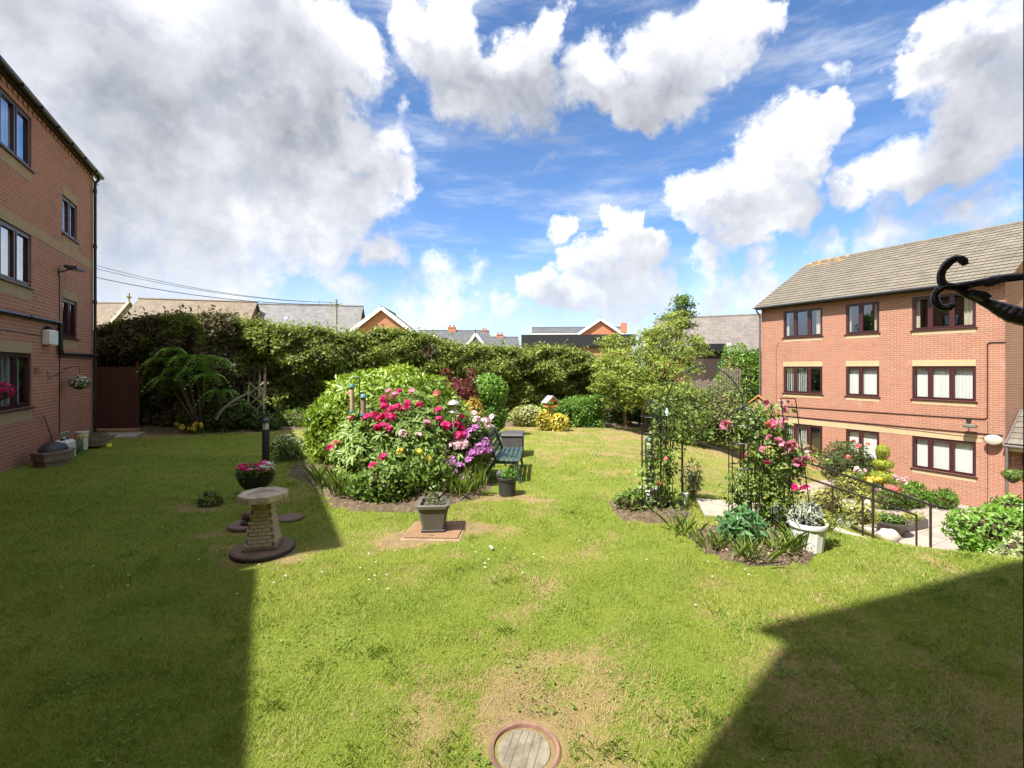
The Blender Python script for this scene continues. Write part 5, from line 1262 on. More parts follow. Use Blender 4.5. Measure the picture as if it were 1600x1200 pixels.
# far chimneyed roofs in the middle
h = far_house('distant_house', 'distant dark roofed house right of the brick gable, with white dormers', mid(670, 78), R(3), 20, 8, 5.6, 8.3, -2, FARBRICK, DKSLATE)
for x in (1.2, 8.0):
    f = MB(); f.quad((x - 1.7, -4.2, 7.3), (x + 1.7, -4.2, 7.3), (x, -4.2, 9.5)); f.quad((x - 1.7, -4.2, 7.3), (x, -4.2, 9.5), (x, 0, 9.5), (x - 1.7, -2, 7.3)); f.quad((x, -4.2, 9.5), (x + 1.7, -4.2, 7.3), (x + 1.7, -2, 7.3), (x, 0, 9.5)); d = f.build('dormer', DKSLATE, h)
    for s in (-1, 1): MB().bar((x + s * 1.9, -4.3, 7.1), (x, -4.3, 9.6), .08, .4).build('barge_board', WHITEP, d)
    MB().tube([(x, -4.3, 9.5), (x, -4.3, 10.4)], .05, 6).build('finial', BLACKPL, d)
chimney(h, 3.9, 0, 10.0, 1.3, .8, .9, 2); chimney(h, 13.0 - 3.6, 0, 10.0, .9, .8, .4, 2)
h = far_house('distant_house', 'distant house with brick chimneys above the middle of the hedge', mid(765, 84), R(4), 10, 8, 5.4, 7.6, -2, FARBRICK, DKSLATE)
chimney(h, 1.9, 0, 9.3, 1.2, .8, .8, 2); chimney(h, .2, 0, 9.3, .6, .6, .3, 1)
d = MB()
for s in (-1, 1): MB().bar((-.4 + s * 1.5, -4.3, 7.0), (-.4, -4.3, 8.8), .08, .35).build('barge_board', WHITEP, h)
# modern brick building to the right of centre
h = far_house('modern_brick_building', 'modern brick building with dark slate roof and white trim', mid(900, 62), R(-3), 11.5, 6, 6.5, 7.4, -2, FARBRICK, DKSLATE, WHITEP, 'building')
h2b = far_house('modern_brick_gable', 'brick gable wing with white barge boards on the modern building', mid(932, 57), R(88), 6, 4.6, 6.2, 7.75, -2, FARBRICK, DKSLATE, WHITEP, 'building')
MB().box(-.35, .35, -.3, .3, 9.3, 10.4).build('chimney', FARBRICK, h2b, (-4.6, -2.4, -1.2))
m = MB(); m.tube([(0, 0, 0), (0, 0, 9.4)], .05, 6); m.tube([(0, 0, 9.4), (.5, 0, 9.5)], .04, 6); o = m.build('street_lamp', TV, None, (*mid(974, 58), -2)); tag(o, 'thin grey street lamp far behind the modern building', 'street lamp')
# flat roofed garage just over the hedge
ga = thing('flat_roofed_garage', 'flat roofed garage with a black fascia just over the hedge', 'garage', (*mid(900, 27), -1.2), R(-4))
MB().box(-3.0, 3.2, 0, 5, 0, 4.55).build('wall', plain('tan_brick', (.36, .22, .10), .9, .15, 4, bump=.3), ga); MB().box(-3.2, 3.4, -.2, 5.2, 4.56, 5.25).build('fascia', plain('black_fascia', (.018, .018, .02), .55, .2), ga)
# hall with a long slate roof behind the ivy
h = far_house('slate_roofed_hall', 'long low hall with a brown grey slate roof left of the right block', mid(1150, 40), R(-25), 13, 9, 3.5, 6.5, -2, FARBRICK, slatemat('old_slate', (.105, .088, .078), (.15, .128, .112)))
sh = thing('flat_roofed_shed', 'dark flat roofed shed with white gutter behind the rose arch', 'shed', (*mid(1118, 27), -1.2)); MB().box(-.7, .7, 0, 3, 0, 4.25).build('wall', plain('dark_boards', (.05, .035, .028), .8, .2), sh); MB().box(-.9, .75, -.2, 3.2, 4.26, 4.72).build('fascia', plain('black_fascia', (.018, .018, .02)), sh); MB().box(.55, .78, -.32, -.21, 4.15, 4.75).build('gutter_end', WHITEP, sh)
FW = wood('weathered_fence', (.11, .085, .068), (.19, .15, .12))
fe = thing('garden_fence', 'weathered grey wooden fence boards behind the rose arch', 'fence', Vector((*mid(1093, 22.5), -1.0)), R(-8)); bm = MB().bbox(-.055, .055, -.012, .012, 0, 1, .004).mesh('fence_board', FW)
for i in range(14): place('fence_board', bm, fe, (-.9 + i * .13, 0, 0), (0, 0, 0), (1, 1, 2.5 + .06 * math.sin(i * 2.1)))
MB().box(-1, 1.0, .015, .06, 2.2, 2.29).build('fence_rail', FW, fe)
fe2 = thing('paling_fence', 'dark paling fence against the ivy', 'fence', Vector((*mid(1140, 23.2), -1.2)), 0)
for i in range(9): place('fence_board', bm, fe2, (-.45 + i * .12, 0, 0), (0, 0, 0), (.6, 1, 3.3 + .05 * math.sin(i * 3)))
MB().box(-.55, .6, .015, .05, 2.9, 2.98).build('fence_rail', FW, fe2)

# telegraph pole and wires
pp = Vector((*mid(525, 38), -1.5)); pl = thing('telegraph_pole', 'grey wooden telegraph pole in front of the slate roof', 'pole', pp)
MB().tube([(0, 0, 0), (0, 0, 9.25)], [.16, .11], 10).build('shaft', plain('pole_wood', (.30, .27, .23), .9, .2, 8, bump=.5), pl)
c = MB(); c.box(-.5, .5, -.05, .05, 8.75, 8.85)
for x in (-.45, .45): c.tube([(x, 0, 8.85), (x, 0, 9.0)], .035, 8)
c.build('cross_arm', plain('pole_wood', (.30, .27, .23)), pl)
WIRE = plain('wire', (.03, .03, .035), .5, .1, bump=0)
top = pp + Vector((0, 0, 9.0))
for i, (py, lab) in enumerate(((397, 'topmost overhead wire from the telegraph pole'), (403, 'second overhead wire from the telegraph pole'), (419, 'thicker lowest overhead wire from the telegraph pole'))):
    e = at(88, py, 31); s = top + Vector((-.45 + .4 * i, 0, -.0 - .14 * (i == 2))); n = 14
    pts = [s.lerp(e, k / n) - Vector((0, 0, .7 * 4 * (k / n) * (1 - k / n))) for k in range(n + 1)]
    tag(MB().tube(pts, .017 if i < 2 else .026, 5).build('overhead_wire', WIRE), lab, 'wire')

# gate, step and slab in the corner beside the left block
GATE = wood('red_brown_gate', (.085, .030, .022), (.14, .052, .036))
gt = thing('side_gate', 'tall red brown boarded gate between the left block and the hedge', 'gate', gpt(-13.72, 15.55), R(6)); bm2 = MB().bbox(-.066, .066, -.011, .011, .06, 2.25, .004).mesh('gate_board', GATE)
for i in range(14): place('gate_board', bm2, gt, (-.9 + i * .137, 0, random.uniform(-.01, .01)))
for z in (.35, 1.2, 2.0): MB().box(-.95, .95, .014, .05, z, z + .09).build('gate_rail', GATE, gt)
MB().box(-1.05, -.97, -.04, .04, 0, 2.4).build('gate_post', GATE, gt); MB().box(.97, 1.05, -.04, .04, 0, 2.4).build('gate_post', GATE, gt)
tag(MB().bbox(-.75, .75, -.14, .14, 0, .12, .015).build('timber_step', wood('orange_timber', (.26, .15, .07), (.40, .25, .13)), None, gpt(-12.95, 14.95, .02), (0, 0, R(4))), 'orange brown timber lying at the foot of the side gate', 'timber')
for i, (x, y) in enumerate(((-12.55, 14.7), (-12.2, 14.1), (-11.7, 13.55))): pass
sl = struct(MB().bbox(-.75, .75, -.6, .6, -.08, .03, .01).build('path_slab', CONC, None, gpt(-12.45, 14.35, .02), (0, 0, R(25))))
st = struct(MB().prism([(0, 0), (.36, 0), (.36, 14), (0, 14)], -.2, .045).build('foundation_strip', plain('mossy_concrete', (.17, .145, .11), .9, .25, 5, bump=.6), None, sa(-4.4, 4.3, .02), (0, 0, math.atan2(N.y, N.x))))

# lattice trellis leaning at the hedge
TR = wood('green_grey_timber', (.26, .27, .11), (.40, .40, .20))
tr = thing('lattice_trellis', 'weathered diamond lattice trellis leaning on the hedge', 'trellis', gpt(-8.75, 15.75))
for a, b in (((-.32, 0, 0), (-.24, 0, 1.55)), ((.30, 0, 0), (.22, 0, 1.45))): MB().bar(a, b, .035, .03, (0, 1, 0)).build('upright', TR, tr)
for i in range(4):
    z = .1 + i * .36
    MB().bar((-.29, .0, z), (.27, .0, z + .46), .028, .010, (0, 1, 0)).build('lath', TR, tr); MB().bar((.28, .022, z), (-.27, .022, z + .46), .028, .010, (0, 1, 0)).build('lath', TR, tr)
pf = thing('picket_fence', 'gap of white sky behind dark pickets in the hedge', 'fence', gpt(-9.75, 16.75)); pf['label'] = 'short dark picket fence showing through a gap in the hedge'
bm3 = MB().box(-.045, .045, -.01, .01, 0, 2.2).mesh('picket', plain('dark_boards', (.05, .035, .028), .8, .2))
for i in range(9): place('picket', bm3, pf, (-.75 + i * .19, 0, 0))
MB().box(-.9, .9, .012, .05, 1.55, 1.63).build('fence_rail', FW, pf)

# ------------------------------------------------------------------ things on the lawn
STONE = plain('reconstituted_stone', (.40, .34, .25), .85, .28, 9, bump=.6, spec=.2)
STONE2 = plain('buff_stone', (.46, .40, .28), .85, .25, 12, bump=.6, spec=.2)
CLAY = plain('clay_ring', (.165, .095, .065), .9, .45, 8, bump=.4)
RUST = plain('rust_brown', (.20, .115, .06), .85, .3, 9, bump=.5)
GREYP = plain('grey_planter_plastic', (.105, .10, .085), .5, .15, 5, bump=.1)
DGREY = plain('dark_plastic', (.035, .034, .034), .5, .2, 6, bump=.1)
SOIL = soil_mat()

# inspection cover in the foreground
mh = thing('manhole_cover', 'round concrete manhole lid in a terracotta ring, foreground lawn', 'manhole cover', gpt(.07, 2.53, -.022), R(8))
MB().lathe([(.175, -.12), (.198, -.12), (.200, .028), (.190, .040), (.172, .036), (.165, .010), (.164, -.12)], 40).build('clay_ring', CLAY, mh, smooth=True)
lid = MB().lathe([(.150, -.10), (.152, .016), (.143, .030), (0, .031)], 36, (-.005, -.005, 0)).build('lid', plain('weathered_lid_concrete', (.165, .145, .105), .95, .4, 14, bump=.8), mh, smooth=True)
gm = plain('groove_dirt', (.10, .08, .055), .95, .2)
for i, (o, a, b) in enumerate(((-.085, -.10, .10), (-.045, -.13, .13), (-.004, -.02, .135), (.032, -.135, .13), (.075, -.11, .11))):
    q = MB(); q.bar((-.005 + o * .92 + a * .42, -.005 - o * .42 + a * .92, .0312), (-.005 + o * .92 + b * .42, -.005 - o * .42 + b * .92, .0312), .003, .002); q.build('groove', gm, lid)
MB().lathe([(.155, -.1), (.163, -.1), (.163, .006), (.155, .008)], 36).build('joint_dirt', gm, mh)

# steel drain cover with the planter on it
dc = thing('drain_cover', 'rusty brown rectangular drain cover under the square planter', 'drain cover', gpt(-.98, 5.92, -.03), R(-3))
MB().bbox(-.37, .37, -.33, .33, -.06, .045, .012).build('frame', plain('old_concrete', (.24, .165, .105), .9, .3, 8, bump=.6), dc)
t = NT('chequer_plate'); v = t.n.new('ShaderNodeTexChecker'); v.inputs['Scale'].default_value = 55; t.l.new(t.obj(), v.inputs['Vector'])
t.color(t.mix(t.noise(9, 5, .6, t.obj()), (.15, .085, .045), (.30, .18, .09))); t.rough(.75); t.bump(v.outputs['Fac'], .7, .004)
pltm = MB().bbox(-.335, .335, -.285, .285, .046, .064, .004); pltm.build('chequer_plate', t.mat, dc)
for s in (-1, 1): MB().box(-.03, .03, s * .24 - .012, s * .24 + .012, .0645, .067).build('key_slot', gm, dc)
def square_pot(mb, w0, w1, h, wall=.02):
    r = [(w0, 0), (w0 * 1.0, .02), (w1, h - .05), (w1 + .018, h - .045), (w1 + .022, h - .008), (w1 + .012, h), (w1 - wall, h), (w1 - wall, h - .06)]
    i0 = len(mb.v)
    for w, z in r:
        c = .18 * w
        for x, y in ((w - c, -w), (w, -w + c), (w, w - c), (w - c, w), (-w + c, w), (-w, w - c), (-w, -w + c), (-w + c, -w)): mb.v.append((x, y, z))
    for k in range(len(r) - 1):
        for q in range(8): mb.f.append((i0 + k * 8 + q, i0 + k * 8 + (q + 1) % 8, i0 + k * 8 + 8 + (q + 1) % 8, i0 + k * 8 + 8 + q))
    mb.f.append(tuple(i0 + q for q in reversed(range(8)))); mb.f.append(tuple(i0 + (len(r) - 1) * 8 + q for q in range(8)))
pl = thing('square_planter', 'square dark grey plastic planter standing on the drain cover', 'planter', gpt(-1.0, 5.93, .036), R(4))
m = MB(); square_pot(m, .135, .185, .35); m.build('pot', GREYP, pl); m = MB(); m.box(-.165, .165, -.165, .165, .285, .30); m.build('soil', SOIL, pl); MB().bbox(-.15, .15, -.15, .15, -.0, .03, .006).build('base_tray', DGREY, pl)
m = MB()
for i in range(5): m.tube([(random.uniform(-.1, .1), random.uniform(-.08, .08), .29), (random.uniform(-.14, .14), random.uniform(-.1, .1), random.uniform(.42, .58))], .004, 5)
m.tube([(.07, 0, .29), (.10, 0, .42), (.16, -.02, .60)], .004, 5); m.build('stems', BARK, pl)
P, Nn = shell((0, 0, .38), (.14, .12, .14), 70, .3, 3, .6, 5); leaves('leaves', DKGREEN, pl, P, Nn, .05, seed=6)
MB().box(.06, .10, -.03, -.025, .28, .47).build('plant_label', plain('grey_label', (.30, .31, .31), .6), pl)

# bird bath
bb = thing('bird_bath', 'stone bird bath with octagonal basin on a tapering brick pattern pedestal', 'bird bath', gpt(-2.85, 5.28, .0), R(14))
MB().lathe([(.31, 0), (.325, .02), (.32, .045), (.30, .062), (0, .065)], 36).build('base_slab', plain('brown_slab', (.15, .095, .07), .85, .25, 8, bump=.4), bb, smooth=True)
MB().lathe([(.324, .012), (.334, .018), (.332, .034), (.322, .044)], 36).build('edging', plain('dark_rubber', (.02, .02, .022), .5), bb, smooth=True)
ped = MB(); ped.box(-.175, .175, -.175, .175, .066, .10)
W = lambda z: .155 - (z - .10) / .46 * .065
i0 = len(ped.v)
for z in (.101, .56):
    w = W(z) - .008; ped.v += [(-w, -w, z), (w, -w, z), (w, w, z), (-w, w, z)]
for q in range(4): ped.f.append((i0 + q, i0 + (q + 1) % 4, i0 + 4 + (q + 1) % 4, i0 + 4 + q))
pd = ped.build('pedestal', plain('pedestal_joint', (.20, .16, .11), .9, .2, 20, bump=.4), bb)
bmesh_ = MB().bbox(-.5, .5, -.006, .010, -.5, .5, .004).mesh('brick', STONE2)
nr = 11
for r_ in range(nr):
    z = .125 + r_ * .040; w = W(z); n_ = 3 if r_ < 8 else 2
    for side in range(4):
        offs = [-(n_ - 1) / 2 + q for q in range(n_)]
        bw = 2 * w / n_
        sh_ = .25 * bw if (r_ + side) % 2 else -.25 * bw
        for o_ in offs:
            x = o_ * bw + sh_; x0 = max(x - bw / 2 + .003, -w); x1 = min(x + bw / 2 - .003, w); cx = (x0 + x1) / 2
            a = side * math.pi / 2; dx, dy = math.cos(a), math.sin(a)
            place('brick', bmesh_, pd, (cx * dx - (-(w)) * dy * -1 if False else cx * dx + w * dy, cx * dy - w * dx, z), (R(-8), 0, a), (x1 - x0, 1 + random.uniform(-.3, .4), .034))
bs = MB(); bs.lathe([(.10, .545), (.12, .565), (.21, .585), (.255, .60), (.262, .64), (.262, .675), (.235, .686), (.222, .676), (.17, .65), (0, .638)], 8, rot=R(22.5)); bsn = bs.build('basin', STONE, bb)
for q in range(8):
    a = q * math.pi / 4; rr = .262 * math.cos(R(22.5)) + .001
    p_ = MB(); p_.box(-.075, .075, -.004, .004, .612, .665); 
    p_.build('basin_panel', STONE2, bsn, (math.sin(a) * rr, -math.cos(a) * rr, 0), (0, 0, a))
MB().lathe([(0, .656), (.178, .657)], 24).build('water', plain('murky_water', (.16, .085, .04), .12, .15, 6, bump=0, spec=.6), bb)

# low round ornament behind it
orn = thing('garden_ornament', 'brown curled animal ornament on round slabs behind the bird bath', 'ornament', gpt(-3.5, 6.1))
MB().lathe([(.20, 0), (.215, .02), (.21, .045), (.19, .052), (0, .054)], 28, (.0, 0, 0), sx=1.15).build('slab', plain('brown_slab', (.15, .095, .07)), orn, smooth=True)
MB().lathe([(.16, 0), (.175, .02), (.17, .04), (0, .044)], 28, (.42, .30, 0)).build('slab', plain('brown_slab', (.15, .095, .07)), orn, smooth=True)
MB().lathe([(.11, .054), (.125, .062), (.12, .085), (.07, .09), (0, .09)], 24, (.04, 0, 0)).build('plinth', DGREY, orn, smooth=True)
f = MB(); f.blob((.03, 0, .155), (.085, .075, .07), 16, 10, .05, 2); f.blob((-.03, -.035, .135), (.04, .035, .035), 12, 8, .03, 3); f.blob((.09, -.04, .125), (.035, .05, .03), 12, 8, .02, 4); f.blob((-.05, -.04, .168), (.012, .01, .02), 8, 6); f.blob((-.02, -.05, .17), (.012, .01, .02), 8, 6)
f.build('figure', plain('brown_resin', (.11, .065, .045), .6, .3, 16, bump=.5), orn, smooth=True)

# bowl of bright daisies on a wire stand
bw_ = thing('flower_bowl', 'black bowl of crimson and white daisies on a wire stand', 'planter', gpt(-4.3, 7.72))
MB().lathe([(.10, .085), (.17, .11), (.235, .19), (.272, .30), (.283, .335), (.272, .342), (.262, .325), (.22, .22)], 30).build('bowl', DGREY, bw_, smooth=True)
s_ = MB()
for k in range(6):
    a = k * math.pi / 3 + .2; c_, n_ = math.cos(a), math.sin(a); s_.tube([(c_ * .19, n_ * .19, 0), (c_ * .14, n_ * .14, .05), (c_ * .13, n_ * .13, .085), (c_ * .20, n_ * .20, .12), (c_ * .265, n_ * .265, .22), (c_ * .295, n_ * .295, .34)], .0055, 6)
s_.tube([(.295 * math.cos(a), .295 * math.sin(a), .34) for a in np.linspace(0, 6.283, 30)], .006, 6); s_.tube([(.135 * math.cos(a), .135 * math.sin(a), .085) for a in np.linspace(0, 6.283, 24)], .005, 6)
s_.build('wire_stand', IRON, bw_); MB().lathe([(0, .315), (.255, .315)], 24).build('soil', SOIL, bw_)
P, Nn = shell((0, 0, .34), (.28, .26, .13), 900, .12, 4, .5, 3, .30); leaves('foliage', BOXGREEN, bw_, P, Nn, .055, seed=3, up=1.0)
dm = {}
for k in ('crimson', 'white', 'pink'):
    V_ = []; r_ = np.random.default_rng(5)
    for q in range(11):
        b = 2 * math.pi * q / 11; t_ = np.array((math.cos(b), math.sin(b), .12)); s__ = np.array((-math.sin(b), math.cos(b), 0)); V_ += [(0, 0, 0), t_ * .026 + s__ * .009, t_ * .042, t_ * .026 - s__ * .009]
    o = quads(k + '_daisy', FLO[k], None, np.array(V_, float), 11, r_.random(11)); dm[k] = o.data; bpy.data.objects.remove(o)
rr_ = random.Random(3)
for i in range(64):
    a = rr_.uniform(0, 6.28); q = .29 * math.sqrt(rr_.random()); x, y = math.cos(a) * q, math.sin(a) * q; k = 'white' if (x > .12 or x < -.18 and y > 0) and rr_.random() < .75 else ('crimson' if rr_.random() < .75 else 'pink')
    place('daisy', dm[k], bw_, (x, y, .44 + .06 * (1 - q / .29) + rr_.uniform(-.03, .04)), (R(28) + rr_.uniform(-.3, .3), rr_.uniform(-.3, .3), rr_.uniform(0, 6)), (1.15,) * 3)

def bollard(label, loc, h):
    b = thing('bollard_light', label, 'bollard light', loc, 0, 'black bollard lights'); k = h / 1.1
    MB().lathe([(.066, 0), (.066, .90 * k), (.062, .905 * k)], 20).build('post', BLACKPL, b, smooth=True)
    MB().lathe([(.052, .905 * k), (.052, 1.03 * k)], 20).build('lens', plain('frosted_lens', (.62, .62, .58), .35, .08, bump=0), b, smooth=True)
    for q in range(3):
        a = q * 2.094 + .5; MB().tube([(.056 * math.cos(a), .056 * math.sin(a), .90 * k), (.056 * math.cos(a), .056 * math.sin(a), 1.035 * k)], .006, 6).build('cage_bar', BLACKPL, b)
    MB().lathe([(.070, 1.03 * k), (.072, 1.045 * k), (.060, 1.08 * k), (.035, 1.105 * k), (0, 1.11 * k)], 20).build('cap', plain('blue_black_cap', (.03, .04, .055), .35, .1), b, smooth=True)
bollard('black bollard light with pale lens behind the flower bowl', gpt(-4.69, 8.78), 1.14); bollard('black bollard light half hidden by the left rose obelisk', gpt(2.2, 7.35), 1.0)

# little plant in a bare patch
lp = thing('lawn_plant', 'small low plant in a bare patch left of the bird bath', 'plant', gpt(-4.62, 7.05)); P, Nn = shell((0, 0, .06), (.16, .12, .13), 260, .2, 3, .5, 8, .0); leaves('foliage', DKGREEN, lp, P, Nn, .06, seed=8)
P, Nn = shell((.08, 0, .12), (.09, .08, .08), 80, .2, 3, .5, 9, .0); leaves('pale_shoots', YELLOWGREEN, lp, P, Nn, .05, seed=9)

# bench
GREENP = plain('dark_green_bench_plastic', (.030, .062, .058), .42, .18, 8, bump=.12, spec=.5)
be = thing('garden_bench', 'dark green slatted garden bench beside the rhododendrons', 'bench', gpt(-.08, 9.05), R(-4))
# length along y, faces +x
for i in range(5): MB().bbox(-.17 + i * .092, -.17 + i * .092 + .072, -.70, .70, .405 - .004 * i + (.012 if i == 4 else 0), .430 - .004 * i + (.012 if i == 4 else 0), .006).build('seat_slat', GREENP, be)
for i in range(4):
    z = .50 + i * .105; x = -.235 - i * .032; q = MB(); q.bbox(-.012, .012, -.70, .70, -.036, .036, .006); q.build('back_slat', GREENP, be, (x, 0, z), (0, R(-17), 0))
for y in (-.64, .64):
    MB().bar((-.17, y, .40), (-.34, y, .90), .045, .05, (0, 1, 0)).build('back_upright', GREENP, be)
    MB().tube([(-.36, y, .0), (-.30, y, .22), (-.19, y, .40)], [.026, .028, .032], 8).build('leg', GREENP, be); MB().tube([(.27, y, .0), (.22, y, .22), (.20, y, .39)], [.026, .028, .032], 8).build('leg', GREENP, be)
    MB().bar((-.20, y, .375), (.24, y, .375), .04, .05).build('seat_bearer', GREENP, be)
MB().bar((0, -.62, .33), (0, .62, .33), .03, .03).build('stretcher', GREENP, be)

bx = thing('storage_box', 'dark grey plastic garden storage box behind the bench', 'storage box', gpt(.02, 11.05), R(-4))
SB = plain('charcoal_box_plastic', (.068, .062, .066), .5, .12, 7, bump=.15)
MB().bbox(-.25, .25, -.36, .36, .0, .48, .015).build('body', SB, bx); MB().bbox(-.27, .27, -.38, .38, .485, .56, .025).build('lid', SB, bx)
for y in (-.18, 0, .18): MB().box(.2505, .256, y - .075, y + .075, .05, .43).build('panel', SB, bx)
for x in (-.12, .0, .12): MB().box(x - .05, x + .05, -.366, -.3605, .05, .43).build('panel', SB, bx)

pt = thing('round_pot', 'round black woven pattern pot with green plant by the bench', 'pot', gpt(-.08, 7.62, .0))
MB().lathe([(.125, 0), (.135, .02), (.148, .24), (.165, .26), (.172, .30), (.160, .305), (.148, .285), (.14, .22)], 28, flute=.006).build('pot', DGREY, pt); MB().lathe([(0, .265), (.146, .265)], 20).build('soil', SOIL, pt)
P, Nn = shell((.0, 0, .31), (.12, .11, .10), 170, .2, 3, .5, 12, .25); leaves('foliage', BOXGREEN, pt, P, Nn, .07, seed=12, up=.8)
tag(MB().blob((0, 0, .07), (.06, .055, .075), 12, 9, .06, 5).build('grey_ornament', plain('grey_resin', (.07, .065, .06), .6, .3, 14, bump=.5), None, gpt(-.08, 7.62, 0) + Vector((-.12, .02, .265)), smooth=True), 'little grey ornament on the rim of the round pot', 'ornament')

# bird feeders
fp = thing('feeder_pole', 'thin dark hooked pole rising from the rhododendron', 'pole', gpt(-2.45, 8.0)); dpt = 7.85
a0 = at(562, 592, dpt) - fp.location
MB().tube([(a0.x, a0.y, 0), (a0.x, a0.y, a0.z), (a0.x - .02, a0.y, a0.z + .03), (a0.x - .10, a0.y, a0.z + .035), (a0.x - .13, a0.y, a0.z + .0)], .009, 7).build('shaft', IRON, fp); MB().tube([(a0.x, a0.y, a0.z - .28), (a0.x + .04, a0.y, a0.z - .22), (a0.x + .07, a0.y, a0.z - .26)], .007, 6).build('hook', IRON, fp)
TEAL = plain('teal_plastic', (.06, .16, .15), .4, .15); SEED = plain('seed_tube', (.42, .30, .19), .5, .3, 60, bump=.4); SEED2 = plain('dark_seed_tube', (.24, .17, .14), .5, .35, 60, bump=.4)
def feeder(label, px, ytop, ybot, tubem, w):
    p = at(px, ybot, dpt); h = (ybot - ytop) / FPX * dpt; f = thing('bird_feeder', label, 'bird feeder', p, 0, 'hanging bird feeders')
    MB().lathe([(w * .8, 0), (w * 1.15, .01), (w * 1.1, .035), (w * .8, .04)], 16).build('tray', TEAL, f, smooth=True); MB().lathe([(w * .72, .04), (w * .72, h - .05)], 16).build('seed_tube', tubem, f, smooth=True)
    MB().lathe([(w * 1.25, h - .055), (w * 1.2, h - .04), (w * .7, h), (0, h + .01)], 16).build('lid', TEAL, f, smooth=True); MB().tube([(0, 0, h), (-.015, 0, h + .05), (0, 0, h + .09)], .003, 5).build('hanger', IRON, f)
    for q in range(2): MB().tube([(-w * 1.4, 0, .09 + q * .14), (w * 1.4, 0, .09 + q * .14)], .004, 5).build('perch', IRON, f)
feeder('pale seed feeder with teal lid, higher of the two hanging feeders', 550, 600, 645, SEED, .045); feeder('darker seed feeder with teal lid, right of the hooked pole', 568, 616, 650, SEED2, .055)
fd = thing('bird_feeder', 'silver domed bird feeder on a thin grey pole in the flowers', 'bird feeder', gpt(-1.02, 8.0)); STEEL = plain('brushed_steel', (.52, .51, .48), .32, .15, 12, metal=.6, bump=.05)
q = at(709, 630, 7.95) - fd.location
MB().tube([(q.x, q.y, 0), (q.x, q.y, q.z - .17)], .008, 7).build('pole', STEEL, fd)
MB().lathe([(.11, -.02), (.108, -.005), (.08, .03), (.03, .05), (.02, .06), (0, .062)], 20, tuple(q)).build('dome', STEEL, fd, smooth=True); MB().lathe([(.04, -.15), (.042, -.02)], 14, tuple(q)).build('seed_tube', plain('clear_tube', (.40, .38, .34), .2, .2), fd, smooth=True); MB().lathe([(.07, -.17), (.085, -.15), (.08, -.14), (.04, -.145)], 18, tuple(q)).build('tray', STEEL, fd, smooth=True)

# wooden bird table
ORW = wood('orange_stained_wood', (.36, .15, .04), (.52, .25, .075))
bt = thing('bird_table', 'orange wooden bird table with grey pitched roof on a post', 'bird table', gpt(1.36, 16.25), R(24))
MB().box(-.045, .045, -.045, .045, 0, .80).build('post', ORW, bt); MB().bbox(-.22, .22, -.16, .16, .80, .84, .006).build('floor', ORW, bt)
for x in (-.20, .20): MB().box(x - .012, x + .012, -.14, .14, .841, .98).build('side', ORW, bt)
for y in (-.14, .14):
    MB().box(-.187, .187, y - .01, y + .01, .841, .89).build('rail', ORW, bt); g_ = MB(); g_.quad((-.24, y, .985), (.24, y, .985), (0, y, 1.19)); g_.quad((.24, y + .012, .985), (-.24, y + .012, .985), (0, y + .012, 1.19)); g_.build('gable', ORW, bt)
for s in (-1, 1): MB().bar((s * .27, 0, .955), (0, 0, 1.20), .42, .02, (s * .67, 0, .74)).build('roof_panel', plain('grey_felt', (.26, .27, .29), .8, .15), bt)
so = thing('solar_light', 'tiny black solar stake light beside the golden shrub', 'garden light', gpt(1.95, 15.9)); MB().tube([(0, 0, 0), (0, 0, .26)], .012, 6).build('stake', BLACKPL, so); MB().lathe([(.02, .26), (.06, .28), (.065, .36), (.03, .40), (0, .41)], 12).build('head', BLACKPL, so, smooth=True)

# ------------------------------------------------------------------ rose arch, obelisks and pots
def frame(px, py): return G(px, py)
ar = thing('garden_arch', 'tall black wire garden arch over the path', 'garden arch', (2.6, 6.6, 0.0))
A_l, A_r = Vector((2.27, 6.78, 0)), Vector((3.12, 6.2, 0)); OFF = Vector((.20, .42, 0))
def hoop(l, r, h, rad):
    w = (r - l).length / 2; m_ = (l + r) / 2; d = (r - l).normalized(); pts = [l + Vector((0, 0, -.05))]
    pts += [l + Vector((0, 0, h * k / 4)) for k in range(1, 4)]
    for k in range(17):
        a = math.pi * (1 - k / 16); pts.append(m_ + d * math.cos(a) * w + Vector((0, 0, h + math.sin(a) * w * 1.18)))
    pts += [r + Vector((0, 0, h * k / 4)) for k in (3, 2, 1)] + [r + Vector((0, 0, -.05))]; return pts
for o, nm in ((Vector(), 'front_hoop'), (OFF, 'rear_hoop')):
    MB().tube([p - ar.location for p in hoop(A_l + o, A_r + o, 1.52, 0)], .0068, 7).build('hoop', IRON, ar)
for l_ in (A_l, A_r):
    for k in range(6):
        z = .2 + k * .28; MB().tube([l_ + Vector((0, 0, z)) - ar.location, l_ + OFF + Vector((0, 0, z)) - ar.location], .005, 6).build('rung', IRON, ar)
m_ = (A_l + A_r) / 2; d_ = (A_r - A_l).normalized(); w_ = (A_r - A_l).length / 2
for a in (.3, .5, .7):
    p_ = m_ + d_ * math.cos(math.pi * a) * w_ + Vector((0, 0, 1.52 + math.sin(math.pi * a) * w_ * 1.18)); MB().tube([p_ - ar.location, p_ + OFF - ar.location], .005, 6).build('rung', IRON, ar)
